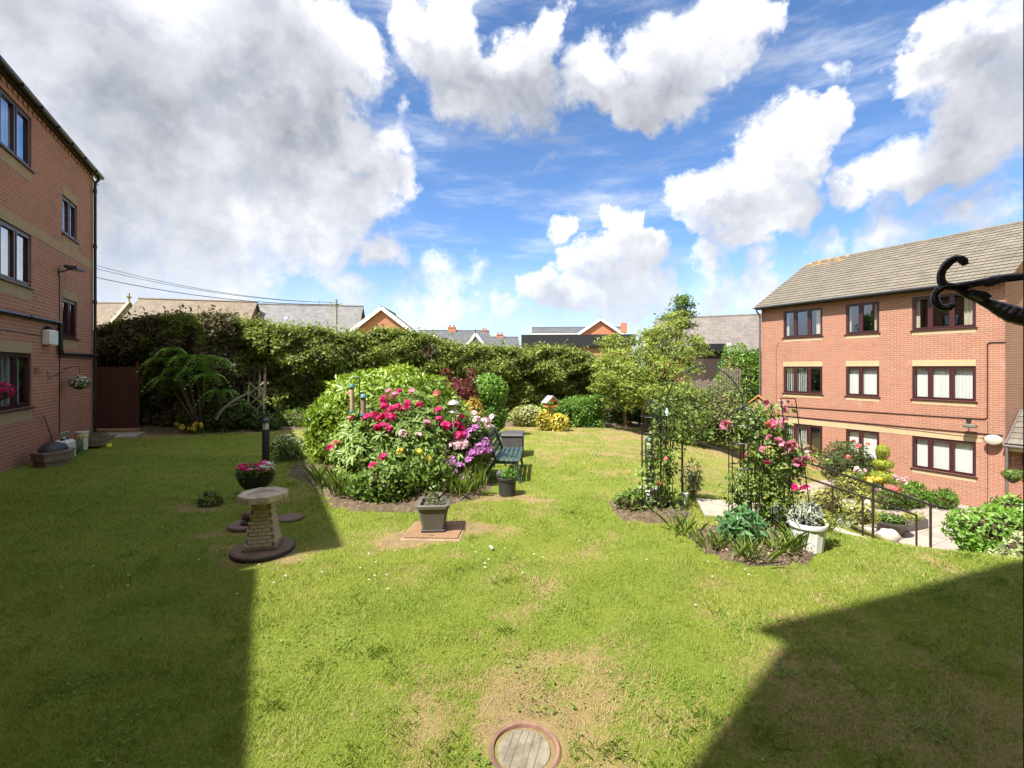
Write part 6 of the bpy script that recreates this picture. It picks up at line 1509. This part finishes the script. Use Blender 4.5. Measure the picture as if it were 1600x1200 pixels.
def obelisk(label, loc, w, h, seed):
    o = thing('garden_obelisk', label, 'plant support', loc, 0, None); r = w / 2
    for k in range(6):
        a = k * math.pi / 3 + .3; c, s = math.cos(a) * r, math.sin(a) * r
        MB().tube([(c, s, -.04), (c, s, h * .5), (c, s, h - r)] + [(c * math.cos(q), s * math.cos(q), h - r + r * math.sin(q)) for q in (.4, .8, 1.2, 1.5)], .0065, 6).build('upright', IRON, o)
    for z in (.12, .32, .52, .72, .86):
        MB().tube([(r * math.cos(a) * 1.01, r * math.sin(a) * 1.01, h * z) for a in np.linspace(0, 6.2832, 22)], .006, 6).build('ring', IRON, o)
    MB().blob((0, 0, h + .01), (.02, .02, .03), 8, 6).build('finial', IRON, o); return o
OBL, OBR = gpt(2.02, 6.68), gpt(2.98, 5.92)
obelisk('black wire obelisk on the left of the garden arch', OBL, .30, 1.62, 1); obelisk('black wire obelisk on the right of the arch among pink roses', OBR, .37, 1.58, 2)

def climber(label, base, cols, n, size, mat, flowers, fdepth, seed, kind='climbing_rose'):
    root = thing(kind, label, 'climbing plant', base); r = np.random.default_rng(seed); P, Nn = [], []; sm = MB(); tot = sum(c[4] for c in cols)
    for x0, y0, x1, y1, k, rad, dep in [(c[0], c[1], c[2], c[3], c[4], c[5], c[6]) for c in cols]:
        a, b = at(x0, y0, dep) - base, at(x1, y1, dep) - base; m = int(n * k / tot); t = r.random(m); ns = max(3, m // 14)
        cen = np.array(a)[None] + (np.array(b) - np.array(a))[None] * r.random((ns, 1)) + r.normal(size=(ns, 3)) * np.array([rad, rad * .8, rad * .5]); idx = r.integers(0, ns, m)
        pp = cen[idx] + r.normal(size=(m, 3)) * .05; P.append(pp); q = pp - (np.array(a) + np.array(b)) / 2; q[:, 2] = q[:, 2] * .3 + .2; q[:, 1] -= .15; Nn.append(q / (np.linalg.norm(q, axis=1, keepdims=True) + 1e-6))
        for i in range(4):
            o1 = Vector(r.normal(size=3) * rad * .5); o2 = Vector(r.normal(size=3) * rad * .6); sm.tube([a + Vector((o1.x * .4, o1.y * .4, -.05)), a.lerp(b, .5) + o1, b + o2], [.009, .007, .003], 5)
    P, Nn = np.concatenate(P), np.concatenate(Nn); keep = P[:, 2] + base.z > gz(P[:, 0] + base.x, P[:, 1] + base.y) + .02
    leaves('foliage', mat, root, P[keep], Nn[keep], size, seed=seed, aspect=.62, jit=.8); sm.build('stems', leafmat('green_stem', (.06, .08, .03), (.12, .14, .05)), root)
    for i, (px, py, k, s) in enumerate(flowers): place('rose_bloom', ROSE[k], root, at(px, py, fdepth - random.uniform(.1, .3)) - base, (R(50) + random.uniform(-.4, .4), random.uniform(-.4, .4), random.uniform(0, 6)), (s,) * 3)
CL = leafmat('climber_leaf', (.055, .105, .018), (.26, .36, .075), .45, .3, .4)
climber('green climber growing over the left obelisk and arch leg', OBL, [(1030, 800, 1035, 640, 1.5, .10, 6.7), (1050, 700, 1060, 630, 1.3, .16, 6.9), (1065, 690, 1072, 640, 1.0, .14, 7.1), (1045, 800, 1045, 700, .8, .10, 6.8), (1030, 640, 1050, 610, .5, .13, 6.9), (1015, 760, 1012, 690, .4, .06, 6.6)], 1800, .062, CL, [(1041, 718, 'coral', .7), (1030, 755, 'coral', .6)], 6.7, 111)
climber('climbing rose with many pink blooms over the right obelisk', OBR, [(1180, 840, 1180, 650, 1.6, .13, 6.0), (1205, 840, 1200, 660, 1.7, .14, 6.05), (1225, 830, 1225, 690, 1.4, .13, 6.1), (1205, 690, 1200, 635, .8, .12, 6.1), (1240, 740, 1250, 700, .6, .08, 6.1), (1150, 780, 1152, 740, .35, .06, 5.9), (1160, 690, 1158, 660, .25, .06, 5.9)], 3700, .06, CL,
        [(1134, 664, 'pink', 1.5), (1197, 629, 'pink', 1.0), (1220, 630, 'pale_pink', 1.0), (1227, 640, 'pink', .9), (1206, 662, 'pink', 1.3), (1213, 664, 'pink', 1.2), (1200, 665, 'coral', 1.0), (1226, 659, 'pink', 1.2), (1225, 664, 'pink', 1.0), (1203, 685, 'pink', 1.0), (1216, 690, 'pink', 1.2), (1223, 695, 'pink', 1.1), (1230, 697, 'pink', 1.3), (1238, 695, 'pink', 1.2), (1242, 699, 'pink', 1.1), (1262, 701, 'pale_pink', 1.0), (1170, 712, 'crimson', 1.1), (1199, 725, 'crimson', .9), (1246, 722, 'pink', 1.2), (1249, 728, 'crimson', 1.0), (1260, 765, 'crimson', 1.3), (1242, 762, 'crimson', 1.0), (1257, 718, 'pink', 1.0), (1192, 702, 'pink', .9)], 6.0, 112)
straps('lily_clump', '', 'plant', [(2.28, 5.25, 'strappy lily clump at the left front of the arch bed'), (2.55, 4.98, 'strappy lily clump at the front edge of the arch bed'), (2.95, 5.12, 'strappy lily clump in front of the roses'), (3.2, 5.25, 'strappy lily clump beside the white fluted pot'), (2.15, 5.75, 'thin strappy leaves at the left edge of the arch bed')], .20, 40, 121, lean=1.2, w=.012)
shrub('leafy_perennial', 'bushy mid green perennial at the foot of the right obelisk', 'plant', gpt(2.72, 5.45), [((0, 0, .17), (.24, .2, .22), 700, dict(lump=.2, depth=.5, seed=40))], leafmat('blue_green_leaf', (.035, .10, .035), (.13, .27, .10), .4, .25), .085, seed=122, aspect=.4)
shrub('low_perennial', 'low green plants at the foot of the left obelisk', 'plant', gpt(1.75, 6.75), [((0, 0, .12), (.28, .2, .2), 600, dict(lump=.2, depth=.5, seed=41))], MIDGREEN, .08, seed=123, aspect=.35, up=1.5)
shrub('silvery_bush', 'thin grey green bush right of the left obelisk', 'plant', gpt(2.95, 7.55), [((0, 0, .28), (.2, .18, .34), 500, dict(lump=.3, depth=.8, seed=42))], leafmat('grey_green_leaf', (.13, .16, .09), (.32, .35, .22), .6, .2), .06, seed=124, aspect=.3, core=False, stem=[((random.uniform(-.06, .06), 0, 0), (random.uniform(-.2, .2), random.uniform(-.1, .1), random.uniform(.35, .6)), .005, .003) for i in range(12)])

wp = thing('white_fluted_pot', 'white fluted plastic pot of silver leaved plants', 'pot', gpt(3.40, 5.3))
WPL = plain('white_plastic', (.60, .61, .62), .42, .08, 5, bump=.06)
MB().lathe([(.145, 0), (.15, .01), (.178, .27)], 28, flute=.016).build('fluted_body', WPL, wp); MB().lathe([(.180, .262), (.196, .272), (.202, .30), (.200, .318), (.188, .322), (.178, .30), (.175, .25)], 32).build('rim', WPL, wp, smooth=True); MB().lathe([(0, .285), (.176, .285)], 20).build('soil', SOIL, wp)
sp_ = thing('silver_plant', 'silver leaved plant spilling over the white fluted pot', 'plant', wp.location + Vector((0, 0, .29))); P, Nn = shell((.0, .02, .07), (.18, .15, .14), 430, .25, 4, .7, 44, .0); leaves('foliage', SILVER, sp_, P, Nn, .075, seed=44, aspect=.3); P, Nn = shell((.2, .05, .02), (.16, .14, .12), 260, .2, 4, .6, 45); leaves('trailing_shoots', YELLOWGREEN, sp_, P, Nn, .055, seed=45)
tf = thing('trellis_frame', 'narrow flat topped black metal trellis frame in the white pot', 'plant support', wp.location + Vector((0, 0, .28)))
tl_, tr_, bl_, br_ = [at(*q) - tf.location for q in ((1220, 622, 5.35), (1243, 623, 5.35), (1243, 812, 5.3), (1268, 812, 5.3))]
MB().tube([bl_, tl_], .006, 6).build('upright', IRON, tf); MB().tube([br_, tr_], .006, 6).build('upright', IRON, tf); MB().tube([tl_, tr_], .006, 6).build('top_bar', IRON, tf); k_ = .07; a_, b_ = tl_.lerp(bl_, k_), tr_.lerp(br_, k_); MB().tube([a_, b_], .005, 6).build('cross_bar', IRON, tf)
b_ = MB(); c_ = (tl_ + tr_) / 2; b_.blob((c_.x, c_.y, c_.z - .035), (.012, .012, .02), 8, 6); b_.build('ornament', IRON, tf)

nb = thing('nest_box', 'wooden nest box with pitched lid behind the right obelisk', 'bird house', at(1185, 640, 6.9), R(-30)); NBW = wood('pale_box_wood', (.30, .18, .10), (.42, .28, .17))
MB().box(-.08, .08, -.07, .07, -.02, .13).build('box', NBW, nb)
for s in (-1, 1): MB().bar((s * .13, 0, .10), (0, 0, .215), .2, .014, (s * .66, 0, .75)).build('lid_panel', wood('orange_stained_wood', (.36, .15, .04), (.52, .25, .075)), nb)
q_ = MB(); q_.quad((-.09, -.071, .13), (.09, -.071, .13), (0, -.071, .205)); q_.build('gable', NBW, nb); MB().tube([(0, .02, -.02), (0, .02, -1.7)], .018, 8).build('post', BARK, nb)
gb = thing('glass_ornament', 'small clear glass bottle ornament hanging in the arch', 'ornament', at(1042, 648, 6.75)); MB().lathe([(.0, -.02), (.028, -.015), (.032, .03), (.014, .07), (.012, .10), (0, .101)], 14).build('bottle', plain('pale_blue_glass', (.45, .60, .62), .08, .1, bump=0, spec=.8), gb, smooth=True); MB().tube([(0, 0, .10), (0, 0, .3)], .003, 5).build('string', IRON, gb)
wc = thing('white_pot', 'small weathered white pot beside the left obelisk', 'pot', gpt(2.12, 7.1)); MB().lathe([(.10, 0), (.13, .22), (.145, .225), (.145, .26), (.125, .26), (.12, .2)], 20).build('pot', plain('weathered_white', (.46, .46, .42), .7, .2, 9, bump=.3), wc, smooth=True); MB().lathe([(0, .22), (.12, .22)], 16).build('soil', SOIL, wc)
cn = thing('white_cone', 'white upturned cone ornament by the concrete landing', 'ornament', gpt(2.62, 6.98)); MB().lathe([(.012, 0), (.02, .05), (.05, .21), (.045, .21)], 16).build('cone', WPL, cn, smooth=True)

# ------------------------------------------------------------------ landing, steps and handrails
lg = struct(MB().prism([(0, -.45), (1.25, -.62), (1.35, .28), (.10, .42)], -.15, .02).build('landing_slab', plain('pale_slab', (.30, .26, .21), .85, .2, 6, bump=.4), None, (2.78, 6.95, .005), (0, 0, R(-8))))
stp = MB(); 
for i in range(9):
    x = 4.05 + i * .42; z = .02 - (i + 1) * .155; s = MB().bbox(-.24, .24, -.55, .55, -.35, 0, .012); struct(s.build('step', CONC, None, (x, 7.2 + .13 * i, z), (0, 0, R(14))))
RAIL = plain('brown_black_rail', (.030, .020, .017), .45, .25, 20, bump=.2)
def rail(label, pts, posts, lowbase):
    r = thing('handrail', label, 'handrail', Vector(pts[0]) - Vector((0, 0, .95)), 0, 'step handrails'); o = r.location
    MB().tube([Vector(p) - o for p in pts], .018, 8).build('rail', RAIL, r)
    for p in posts: MB().tube([Vector(p) - o + Vector((0, 0, .0)), Vector(p) - o - Vector((0, 0, lowbase))], .017, 8).build('post', RAIL, r)
B = [at(1066, 683, 7.5), at(1160, 714, 7.85), at(1301, 760, 8.4), at(1348, 776, 8.5), at(1432, 805, 8.7)]
rail('far handrail of the steps, starting at the arch', B, [B[0], B[2], B[3], B[4]], 1.0)
A = [at(1225, 711, 7.2), at(1256, 721, 7.15), at(1364, 757, 7.05), at(1454, 789, 7.0), at(1475, 793, 7.0)]
rail('near handrail of the steps, ending by the right hand shrub', A, [A[0], A[2], A[3]], 1.05)

# ------------------------------------------------------------------ patio and its planting
SLAB = []
for i in range(4):
    t = NT('paving_%s' % 'abcd'[i]); c0 = [(.28, .225, .185), (.31, .255, .21), (.255, .205, .17), (.295, .235, .195)][i]; p = t.pos(); t.color(t.ramp(t.noise(5, 6, .6, p), [(.3, tuple(x * .85 for x in c0)), (.7, tuple(x * 1.12 for x in c0))])); t.rough(.88); t.bump(t.noise(60, 4, .6, p), .4, .004); SLAB.append(t.mat)
pa = struct(MB().prism([(0, 0), (7.4, 0), (7.4, 6.3), (0, 6.3)], -.16, -.012).build('patio', plain('joint_mortar', (.16, .13, .10), .95, .2), None, sa(14.25, 5.0, PZ), (0, 0, math.atan2(N.y, N.x))))
sm_ = [MB().bbox(-.296, .296, -.296, .296, -.04, 0, .006).mesh('paving_slab', q) for q in SLAB]
for i in range(12):
    for j in range(10): place('paving_slab', random.choice(sm_), pa, (.32 + i * .61 + (0), .32 + j * .61, random.uniform(-.003, .004)), (random.uniform(-.004, .004), random.uniform(-.004, .004), 0))
rb = shrub('rose_bush', 'rose bush with pink blooms under the right block windows', 'shrub', Vector((12.7, 17.6, -2.45)), [((0, 0, .9), (.95, .6, .85), 3200, dict(lump=.25, depth=.5, seed=50)), ((.8, -.2, .6), (.6, .5, .6), 1500, dict(lump=.25, depth=.5, seed=51))], DKGREEN, .085, seed=131)
for px, py in ((1334, 690), (1356, 694), (1339, 698), (1343, 697), (1325, 714)): place('rose_bloom', ROSE['coral'], rb, at(px, py, 17.0) - rb.location, (R(50), 0, px), (1.6,) * 3)
tp = thing('tiered_topiary', 'golden conifer clipped into three tiers before the right block', 'topiary', Vector((12.95, 16.1, -2.62)))
GOLD = leafmat('golden_conifer', (.19, .25, .016), (.44, .49, .05), .6, .22, tint=(.15, .20, .012))
for c_, r_, n_, s_ in (((0, 0, .92), (.40, .40, .24), 2400, 1), ((0, 0, 1.36), (.31, .31, .17), 1700, 2), ((0, 0, 1.78), (.20, .2, .28), 1300, 3)):
    P, Nn = shell(c_, r_, n_, .05, 4, .15, s_); leaves('clipped_tier', GOLD, tp, P, Nn, .05, seed=s_, aspect=.35); k_ = MB().blob(c_, [q * .68 for q in r_], 14, 8); k_.build('tier_core', TWIG, tp)
MB().tube([(0, 0, 0), (0, 0, 1.6)], .035, 8).build('trunk', BARK, tp)
shrub('yellow_green_shrub', 'yellow green shrub below the rose bush', 'shrub', Vector((11.5, 15.6, -2.35)), [((0, 0, .40), (.5, .4, .5), 1500, dict(lump=.25, depth=.5, seed=52)), ((-.45, -1.2, .2), (.3, .3, .4), 600, dict(lump=.2, depth=.4, seed=53))], YELLOWGREEN, .08, seed=132)
shrub('ornamental_grass', 'mound of bright green grassy planting at the foot of the right wall', 'plant', Vector((14.0, 16.1, -2.66)), [((0, 0, .22), (.55, .35, .5), 1500, dict(lump=.15, depth=.5, seed=54)), ((.75, -.35, .2), (.45, .3, .36), 900, dict(lump=.15, depth=.5, seed=55))], BOXGREEN, .14, seed=133, aspect=.16, up=2.0)
shrub('mixed_border', 'mixed green border plants between the topiary and the patio', 'plant', Vector((12.9, 15.7, -2.66)), [((0, 0, .25), (.55, .35, .42), 1400, dict(lump=.25, depth=.5, seed=56)), ((.8, .2, .2), (.5, .35, .34), 1100, dict(lump=.25, depth=.5, seed=57))], MIDGREEN, .08, seed=134)
def potflowers(label, px, py, dep, mat, n, s, rad=.22):
    root = thing('flower_clump', label, 'flowers', at(px, py + 8, dep)); r = random.Random(px); P, Nn = shell((0, 0, .05), (rad, rad * .8, .14), 150, .2, 3, .5, px); leaves('foliage', MIDGREEN, root, P, Nn, .07, seed=px)
    for i in range(n): place('bloom', ROSE[mat] if mat in ROSE else ROSE['yellow'], root, (r.uniform(-rad, rad), -.12 + r.uniform(-.1, .1), r.uniform(.08, .25)), (R(50), 0, r.uniform(0, 6)), (s,) * 3)
potflowers('yellow flowers in front of the tiered topiary', 1361, 749, 14.4, 'yellow', 10, 1.8); potflowers('orange red flowers at the patio border', 1400, 766, 14.4, 'coral', 6, 1.6); potflowers('mauve pink flowers beside the wall border', 1402, 747, 15.2, 'pale_pink', 6, 1.6); potflowers('pale pink flowers right of the rose bush', 1345, 735, 14.4, 'pale_pink', 5, 1.4)
dp_ = thing('dark_bowl_planter', 'dark glazed bowl planter on the patio', 'planter', Vector((10.95, 13.3, PZ))); MB().lathe([(.22, 0), (.26, .03), (.40, .30), (.47, .36), (.48, .42), (.44, .42), (.40, .34)], 26).build('bowl', plain('dark_glaze', (.075, .065, .06), .35, .2), dp_, smooth=True); P, Nn = shell((0, 0, .42), (.42, .4, .18), 500, .2, 3, .5, 60, .35); leaves('foliage', MIDGREEN, dp_, P, Nn, .08, seed=60); MB().lathe([(0, .36), (.42, .36)], 16).build('soil', SOIL, dp_)
tg = thing('trough_planter', 'long dark trough planter beside the bowl', 'planter', Vector((11.9, 13.75, PZ)), R(20)); m = MB(); m.bbox(-.55, .55, -.16, .16, 0, .28, .02); m.build('trough', plain('dark_glaze', (.075, .065, .06)), tg); P, Nn = shell((0, 0, .32), (.5, .16, .14), 500, .2, 3, .5, 61, .25); leaves('foliage', YELLOWGREEN, tg, P, Nn, .07, seed=61)
PST = plain('white_stone', (.36, .33, .27), .8, .18, 7, bump=.5)
wf = thing('stone_figure', 'pale upright stone figure by the handrail posts', 'statue', Vector((9.95, 12.9, -2.45))); MB().lathe([(.20, 0), (.20, .08), (.13, .12), (.15, .35), (.17, .52), (.10, .62), (.06, .66), (.085, .72), (.085, .80), (.04, .86), (0, .87)], 18).build('figure', PST, wf, smooth=True); MB().box(-.24, .24, -.24, .24, -.2, .0).build('plinth', PST, wf)
tag(MB().blob((0, 0, .12), (.30, .22, .20), 16, 10, .08, 9).build('boulder', PST, None, Vector((10.25, 12.55, -2.60)), smooth=True), 'big pale rounded boulder beside the dark bowl planter', 'stone')
sb = thing('stone_bench', 'low weathered stone slab bench below the handrail', 'bench', Vector((9.0, 12.3, g1(9.0, 12.3))), R(15)); MB().bbox(-.45, .45, -.2, .2, .34, .42, .015).build('seat', STONE, sb)
for x in (-.3, .3): MB().box(x - .07, x + .07, -.15, .15, -.1, .339).build('leg', STONE, sb)
shrub('pot_fern', 'green fern like plants around the stone seat', 'plant', Vector((8.2, 12.0, g1(8.2, 12.0))), [((0, 0, .3), (.5, .35, .45), 900, dict(lump=.2, depth=.5, seed=62)), ((.5, -.5, .15), (.4, .3, .3), 600, dict(lump=.2, depth=.5, seed=63))], YELLOWGREEN, .09, seed=135, aspect=.3)
shrub('edge_planting', 'silvery and green edging plants along the crest of the slope', 'plant', gpt(4.1, 6.25), [((-.1, 0, .08), (.28, .16, .20), 420, dict(lump=.3, depth=.6, seed=64)), ((.40, .1, .0), (.25, .15, .16), 260, dict(lump=.3, depth=.6, seed=65))], leafmat('grey_green_leaf', (.13, .16, .09), (.32, .35, .22)), .055, seed=136, core=False)
rs = shrub('spreading_shrub', 'bright green spreading shrub at the right edge of the lawn', 'shrub', gpt(7.2, 6.75), [((0, 0, .62), (.62, .5, .34), 2600, dict(lump=.15, depth=.35, seed=66)), ((-.25, -.2, .35), (.42, .35, .25), 1400, dict(lump=.15, depth=.35, seed=67)), ((.55, .35, .75), (.35, .3, .35), 1000, dict(lump=.15, depth=.4, seed=68))], BOXGREEN, .075, seed=137, stem=[((random.uniform(-.1, .1), random.uniform(-.1, .1), -.1), (random.uniform(-.4, .4), random.uniform(-.3, .3), .5), .015, .008) for i in range(10)])
rs2 = shrub('pale_leaved_shrub', 'pale green and cream shrub in front of the spreading shrub', 'shrub', gpt(7.0, 6.15), [((0, 0, .26), (.50, .3, .34), 1700, dict(lump=.2, depth=.45, seed=69)), ((-.40, -.05, .12), (.30, .25, .22), 500, dict(lump=.2, depth=.5, seed=70))], leafmat('pale_variegated', (.14, .22, .05), (.50, .52, .30), .5, .25), .07, seed=138)
hb = thing('hanging_basket', 'small green hanging basket at the porch', 'hanging basket', at(1582, 745, 13.5)); MB().lathe([(.05, -.18), (.14, -.10), (.18, 0), (.17, .0)], 16).build('basket', DGREY, hb, smooth=True); P, Nn = shell((0, 0, .06), (.24, .22, .16), 400, .2, 3, .5, 71); leaves('foliage', MIDGREEN, hb, P, Nn, .07, seed=71)
for k in range(3): MB().tube([(.17 * math.cos(k * 2.1), .17 * math.sin(k * 2.1), 0), (0, 0, .5)], .005, 5).build('chain', IRON, hb)
MB().tube([(0, 0, .5), (.3, .25, .52)], .01, 6).build('hook', IRON, hb)

# ------------------------------------------------------------------ clutter along the left wall
LZ = math.atan2(-D.y, -D.x)
def lw(a, off, z=.06): return sa(-4.4 + off, a, z)
SL = wood('grey_brown_sleeper', (.13, .095, .07), (.24, .18, .13))
sk = thing('stacked_planter', 'two tier hexagonal grey brown timber planter at the left wall', 'planter', lw(13.05, .48, .03), LZ)
hexp = lambda r: [(r * math.cos(k * math.pi / 3), r * .72 * math.sin(k * math.pi / 3)) for k in range(6)]
MB().prism(hexp(.40), 0, .16).build('lower_tier', SL, sk); MB().prism(hexp(.44), .163, .30).build('upper_tier', SL, sk); MB().prism(hexp(.46), .303, .345).build('top_rail', SL, sk)
tag(MB().lathe([(.30, 0), (.29, .05), (.22, .12), (.10, .16), (0, .165)], 18, sx=1.1, sy=.75).build('black_dome_lid', DGREY, None, lw(13.05, .48, .378), (0, 0, LZ), smooth=True), 'black domed lid lying on the timber planter', 'lid')
jc = thing('water_container', 'white plastic water container with black caps by the left wall', 'container', lw(13.75, .45), LZ); MB().bbox(-.20, .20, -.15, .15, 0, .44, .045).build('body', plain('translucent_white', (.62, .63, .62), .4, .06), jc)
for x in (-.1, .1): MB().lathe([(.045, .44), (.045, .475), (0, .476)], 14, (x, 0, 0)).build('cap', BLACKPL, jc, smooth=True)
MB().tube([(-.06, 0, .44), (-.04, 0, .49), (.04, 0, .49), (.06, 0, .44)], .014, 8).build('handle', plain('translucent_white', (.62, .63, .62)), jc)
pb = thing('paving_offcut', 'grey paving slab leaning against the left wall', 'slab', lw(14.45, .12), LZ); q = MB(); q.bbox(-.25, .25, -.02, .02, 0, .56, .006); q.build('slab', plain('grey_slab', (.26, .23, .19), .9, .15, 8, bump=.4), pb, rot=(R(-14), 0, 0))
pb = thing('leaning_board', 'weathered plywood board leaning on the grey slab', 'board', lw(14.35, .42), LZ); q = MB(); q.bbox(-.16, .16, -.01, .01, 0, .46, .004); q.build('board', wood('brown_ply', (.22, .16, .11), (.32, .25, .18)), pb, rot=(R(-24), R(8), 0))
tb = thing('white_tub', 'cream tub with yellow band beside the leaning board', 'tub', lw(15.25, .35), LZ); MB().lathe([(.11, 0), (.125, .42), (.135, .42), (.135, .45), (0, .455)], 20).build('tub', plain('cream_tub', (.60, .57, .48), .5, .1), tb, smooth=True); MB().lathe([(.1265, .30), (.128, .36)], 20).build('band', plain('yellow_band', (.62, .50, .08), .5), tb)
gbt = thing('green_bottle', 'green plastic bottle among the clutter at the left wall', 'bottle', lw(14.85, .42), LZ); MB().lathe([(.06, 0), (.062, .24), (.025, .32), (.022, .36), (0, .361)], 14).build('bottle', plain('green_bottle', (.03, .12, .06), .3), gbt, smooth=True)
cr = thing('crate', 'shallow slatted crate of garden bits at the corner of the left block', 'crate', lw(15.95, .42), LZ); CW = wood('grey_brown_sleeper', (.13, .095, .07), (.24, .18, .13))
for z in (.02, .12, .22):
    for y in (-.2, .2): MB().box(-.34, .34, y - .01, y + .01, z, z + .075).build('slat', CW, cr)
    for x in (-.33, .33): MB().box(x - .01, x + .01, -.19, .19, z, z + .075).build('slat', CW, cr)
MB().box(-.32, .32, -.19, .19, 0, .015).build('floor', CW, cr)
for i, (lab, col, dx, dz, rz) in enumerate((('yellow plastic tray in the crate', (.62, .52, .06), -.1, .2, .3), ('green seed packet box in the crate', (.10, .30, .12), .14, .22, -.2))): tag(MB().bbox(-.13, .13, -.07, .07, 0, .12, .01).build('garden_box', plain('box_' + 'ab'[i], col, .5), None, lw(15.95 - dx, .42, .06 + dz - .1), (.2, .1, LZ + rz)), lab, 'box')
tag(MB().bbox(-.2, .2, -.05, .05, 0, .06, .01).build('yellow_tool', plain('yellow_tool', (.66, .58, .04), .4), None, lw(15.7, .78, .03), (0, 0, LZ + .2)), 'bright yellow tool lying in front of the crate', 'tool')
tag(MB().tube([(0, 0, 0), (0, 0, 1.05)], .012, 8).build('wooden_stake', plain('dark_stake', (.06, .05, .045), .8), None, lw(13.98, .30, .03), (R(14), 0, LZ)), 'thin dark stake leaning against the left wall', 'stake')
def basket(label, a, z, mats, seed):
    o = thing('hanging_basket', label, 'hanging basket', lw(a, .32, z), LZ); MB().lathe([(.03, -.16), (.12, -.11), (.16, 0), (.15, 0)], 16).build('basket', DGREY, o, smooth=True); P, Nn = shell((0, 0, .02), (.20, .20, .15), 420, .1, 3, .35, seed); leaves('foliage', DKGREEN, o, P, Nn, .05, seed=seed); P, Nn = shell((0, 0, .03), (.21, .21, .16), 260, .08, 3, .1, seed + 1); f = leaves('flowers', mats, o, P, Nn, .05, seed=seed + 1, aspect=.9); stuff(f)
    MB().tube([(0, 0, .14), (0, 0, .42)], .005, 5).build('chain', IRON, o); MB().tube([(0, -.31, .36), (0, 0, .43)], .008, 6).build('wall_bracket', IRON, o)
basket('hanging basket of white flowers on the left wall', 15.2, 1.72, FLO['white'], 141); basket('hanging basket of red flowers before the left ground floor window', 11.2, 1.68, FLO['crimson'], 143)

# daisies and fallen petals dotted over the turf
rr_ = np.random.default_rng(17); pv = []
c_ = [(-2.2, 4.6, .5), (-1.6, 5.0, .5), (-3.2, 4.9, .6), (.2, 5.2, .5), (-.1, 4.8, .4), (-1.2, 4.4, .8), (1.5, 5.0, .8), (-4, 6, 1), (2.2, 4.2, .8), (-4.5, 4.5, 1.2)]
for cx, cy, s in c_:
    for i in range(4):
        x, y = cx + rr_.normal() * s * .5, cy + rr_.normal() * s * .4; z = g1(x, y) + .035; a = rr_.uniform(0, 6.28)
        for k in range(4):
            b = a + k * 1.57; t_ = np.array((math.cos(b), math.sin(b), 0)); s2 = np.array((-math.sin(b), math.cos(b), 0)); c = np.array((x, y, z)); pv += [c, c + t_ * .009 + s2 * .005, c + t_ * .014, c + t_ * .009 - s2 * .005]
o = stuff(quads('lawn_daisies', FLO['white'], None, np.array(pv), len(pv) // 4, rr_.random(len(pv) // 4))); tag(o, 'tiny white daisies scattered through the lawn', 'flowers')
tag(MB().prism([(-.012, -.03), (.014, -.026), (.016, .03), (-.01, .033)], 0, .004).build('paper_scrap', WHITEP, None, gpt(-.24, 5.3, .04), (.2, .1, .5)), 'scrap of white paper on the lawn right of the drain cover', 'litter')

# coarser grass tufts and clover patches breaking up the mown turf
r_ = np.random.default_rng(61); P = []
for i in range(60):
    y = 2.1 + 8 * r_.random() ** 1.6; x = r_.uniform(-1.1, 1.1) * y; n = int(r_.integers(25, 70)); sp = r_.uniform(.03, .09); P.append(np.c_[x + r_.normal(size=n) * sp, y + r_.normal(size=n) * sp, np.zeros(n)])
for x, y in ((-1.0, 3.4), (.95, 2.65), (1.15, 2.75), (1.45, 2.62), (.55, 2.5), (-.35, 2.5)):
    n = 90; P.append(np.c_[x + r_.normal(size=n) * .06, y + r_.normal(size=n) * .05, np.zeros(n)])
P = np.concatenate(P); P = P[~blocked(P[:, 0], P[:, 1])]; P[:, 2] = gz(P[:, 0], P[:, 1]) + .005
o = stuff(grass_blades('coarse_grass_tufts', leafmat('coarse_grass', (.12, .195, .024), (.27, .36, .065), .55, .35, .2, tint=(.16, .23, .03)), None, P, .038, 1.6, .0042, 62)); tag(o, 'coarser darker tufts growing through the mown lawn', 'grass')
r_ = np.random.default_rng(63); P = []
for i in range(70):
    y = 2.2 + 7 * r_.random() ** 1.5; x = r_.uniform(-1.1, 1.0) * y; n = int(r_.integers(30, 110)); sp = r_.uniform(.05, .16); P.append(np.c_[x + r_.normal(size=n) * sp, y + r_.normal(size=n) * sp, np.zeros(n)])
P = np.concatenate(P); P = P[~blocked(P[:, 0], P[:, 1])]; P[:, 2] = gz(P[:, 0], P[:, 1]) + .022
o = stuff(leaves('clover', leafmat('clover_leaf', (.09, .18, .022), (.20, .32, .05), .55, .3, .2), None, P, np.tile([0, 0, 1.0], (len(P), 1)), .016, seed=64, jit=.3, aspect=.9)); tag(o, 'patches of clover leaves in the lawn', 'clover')
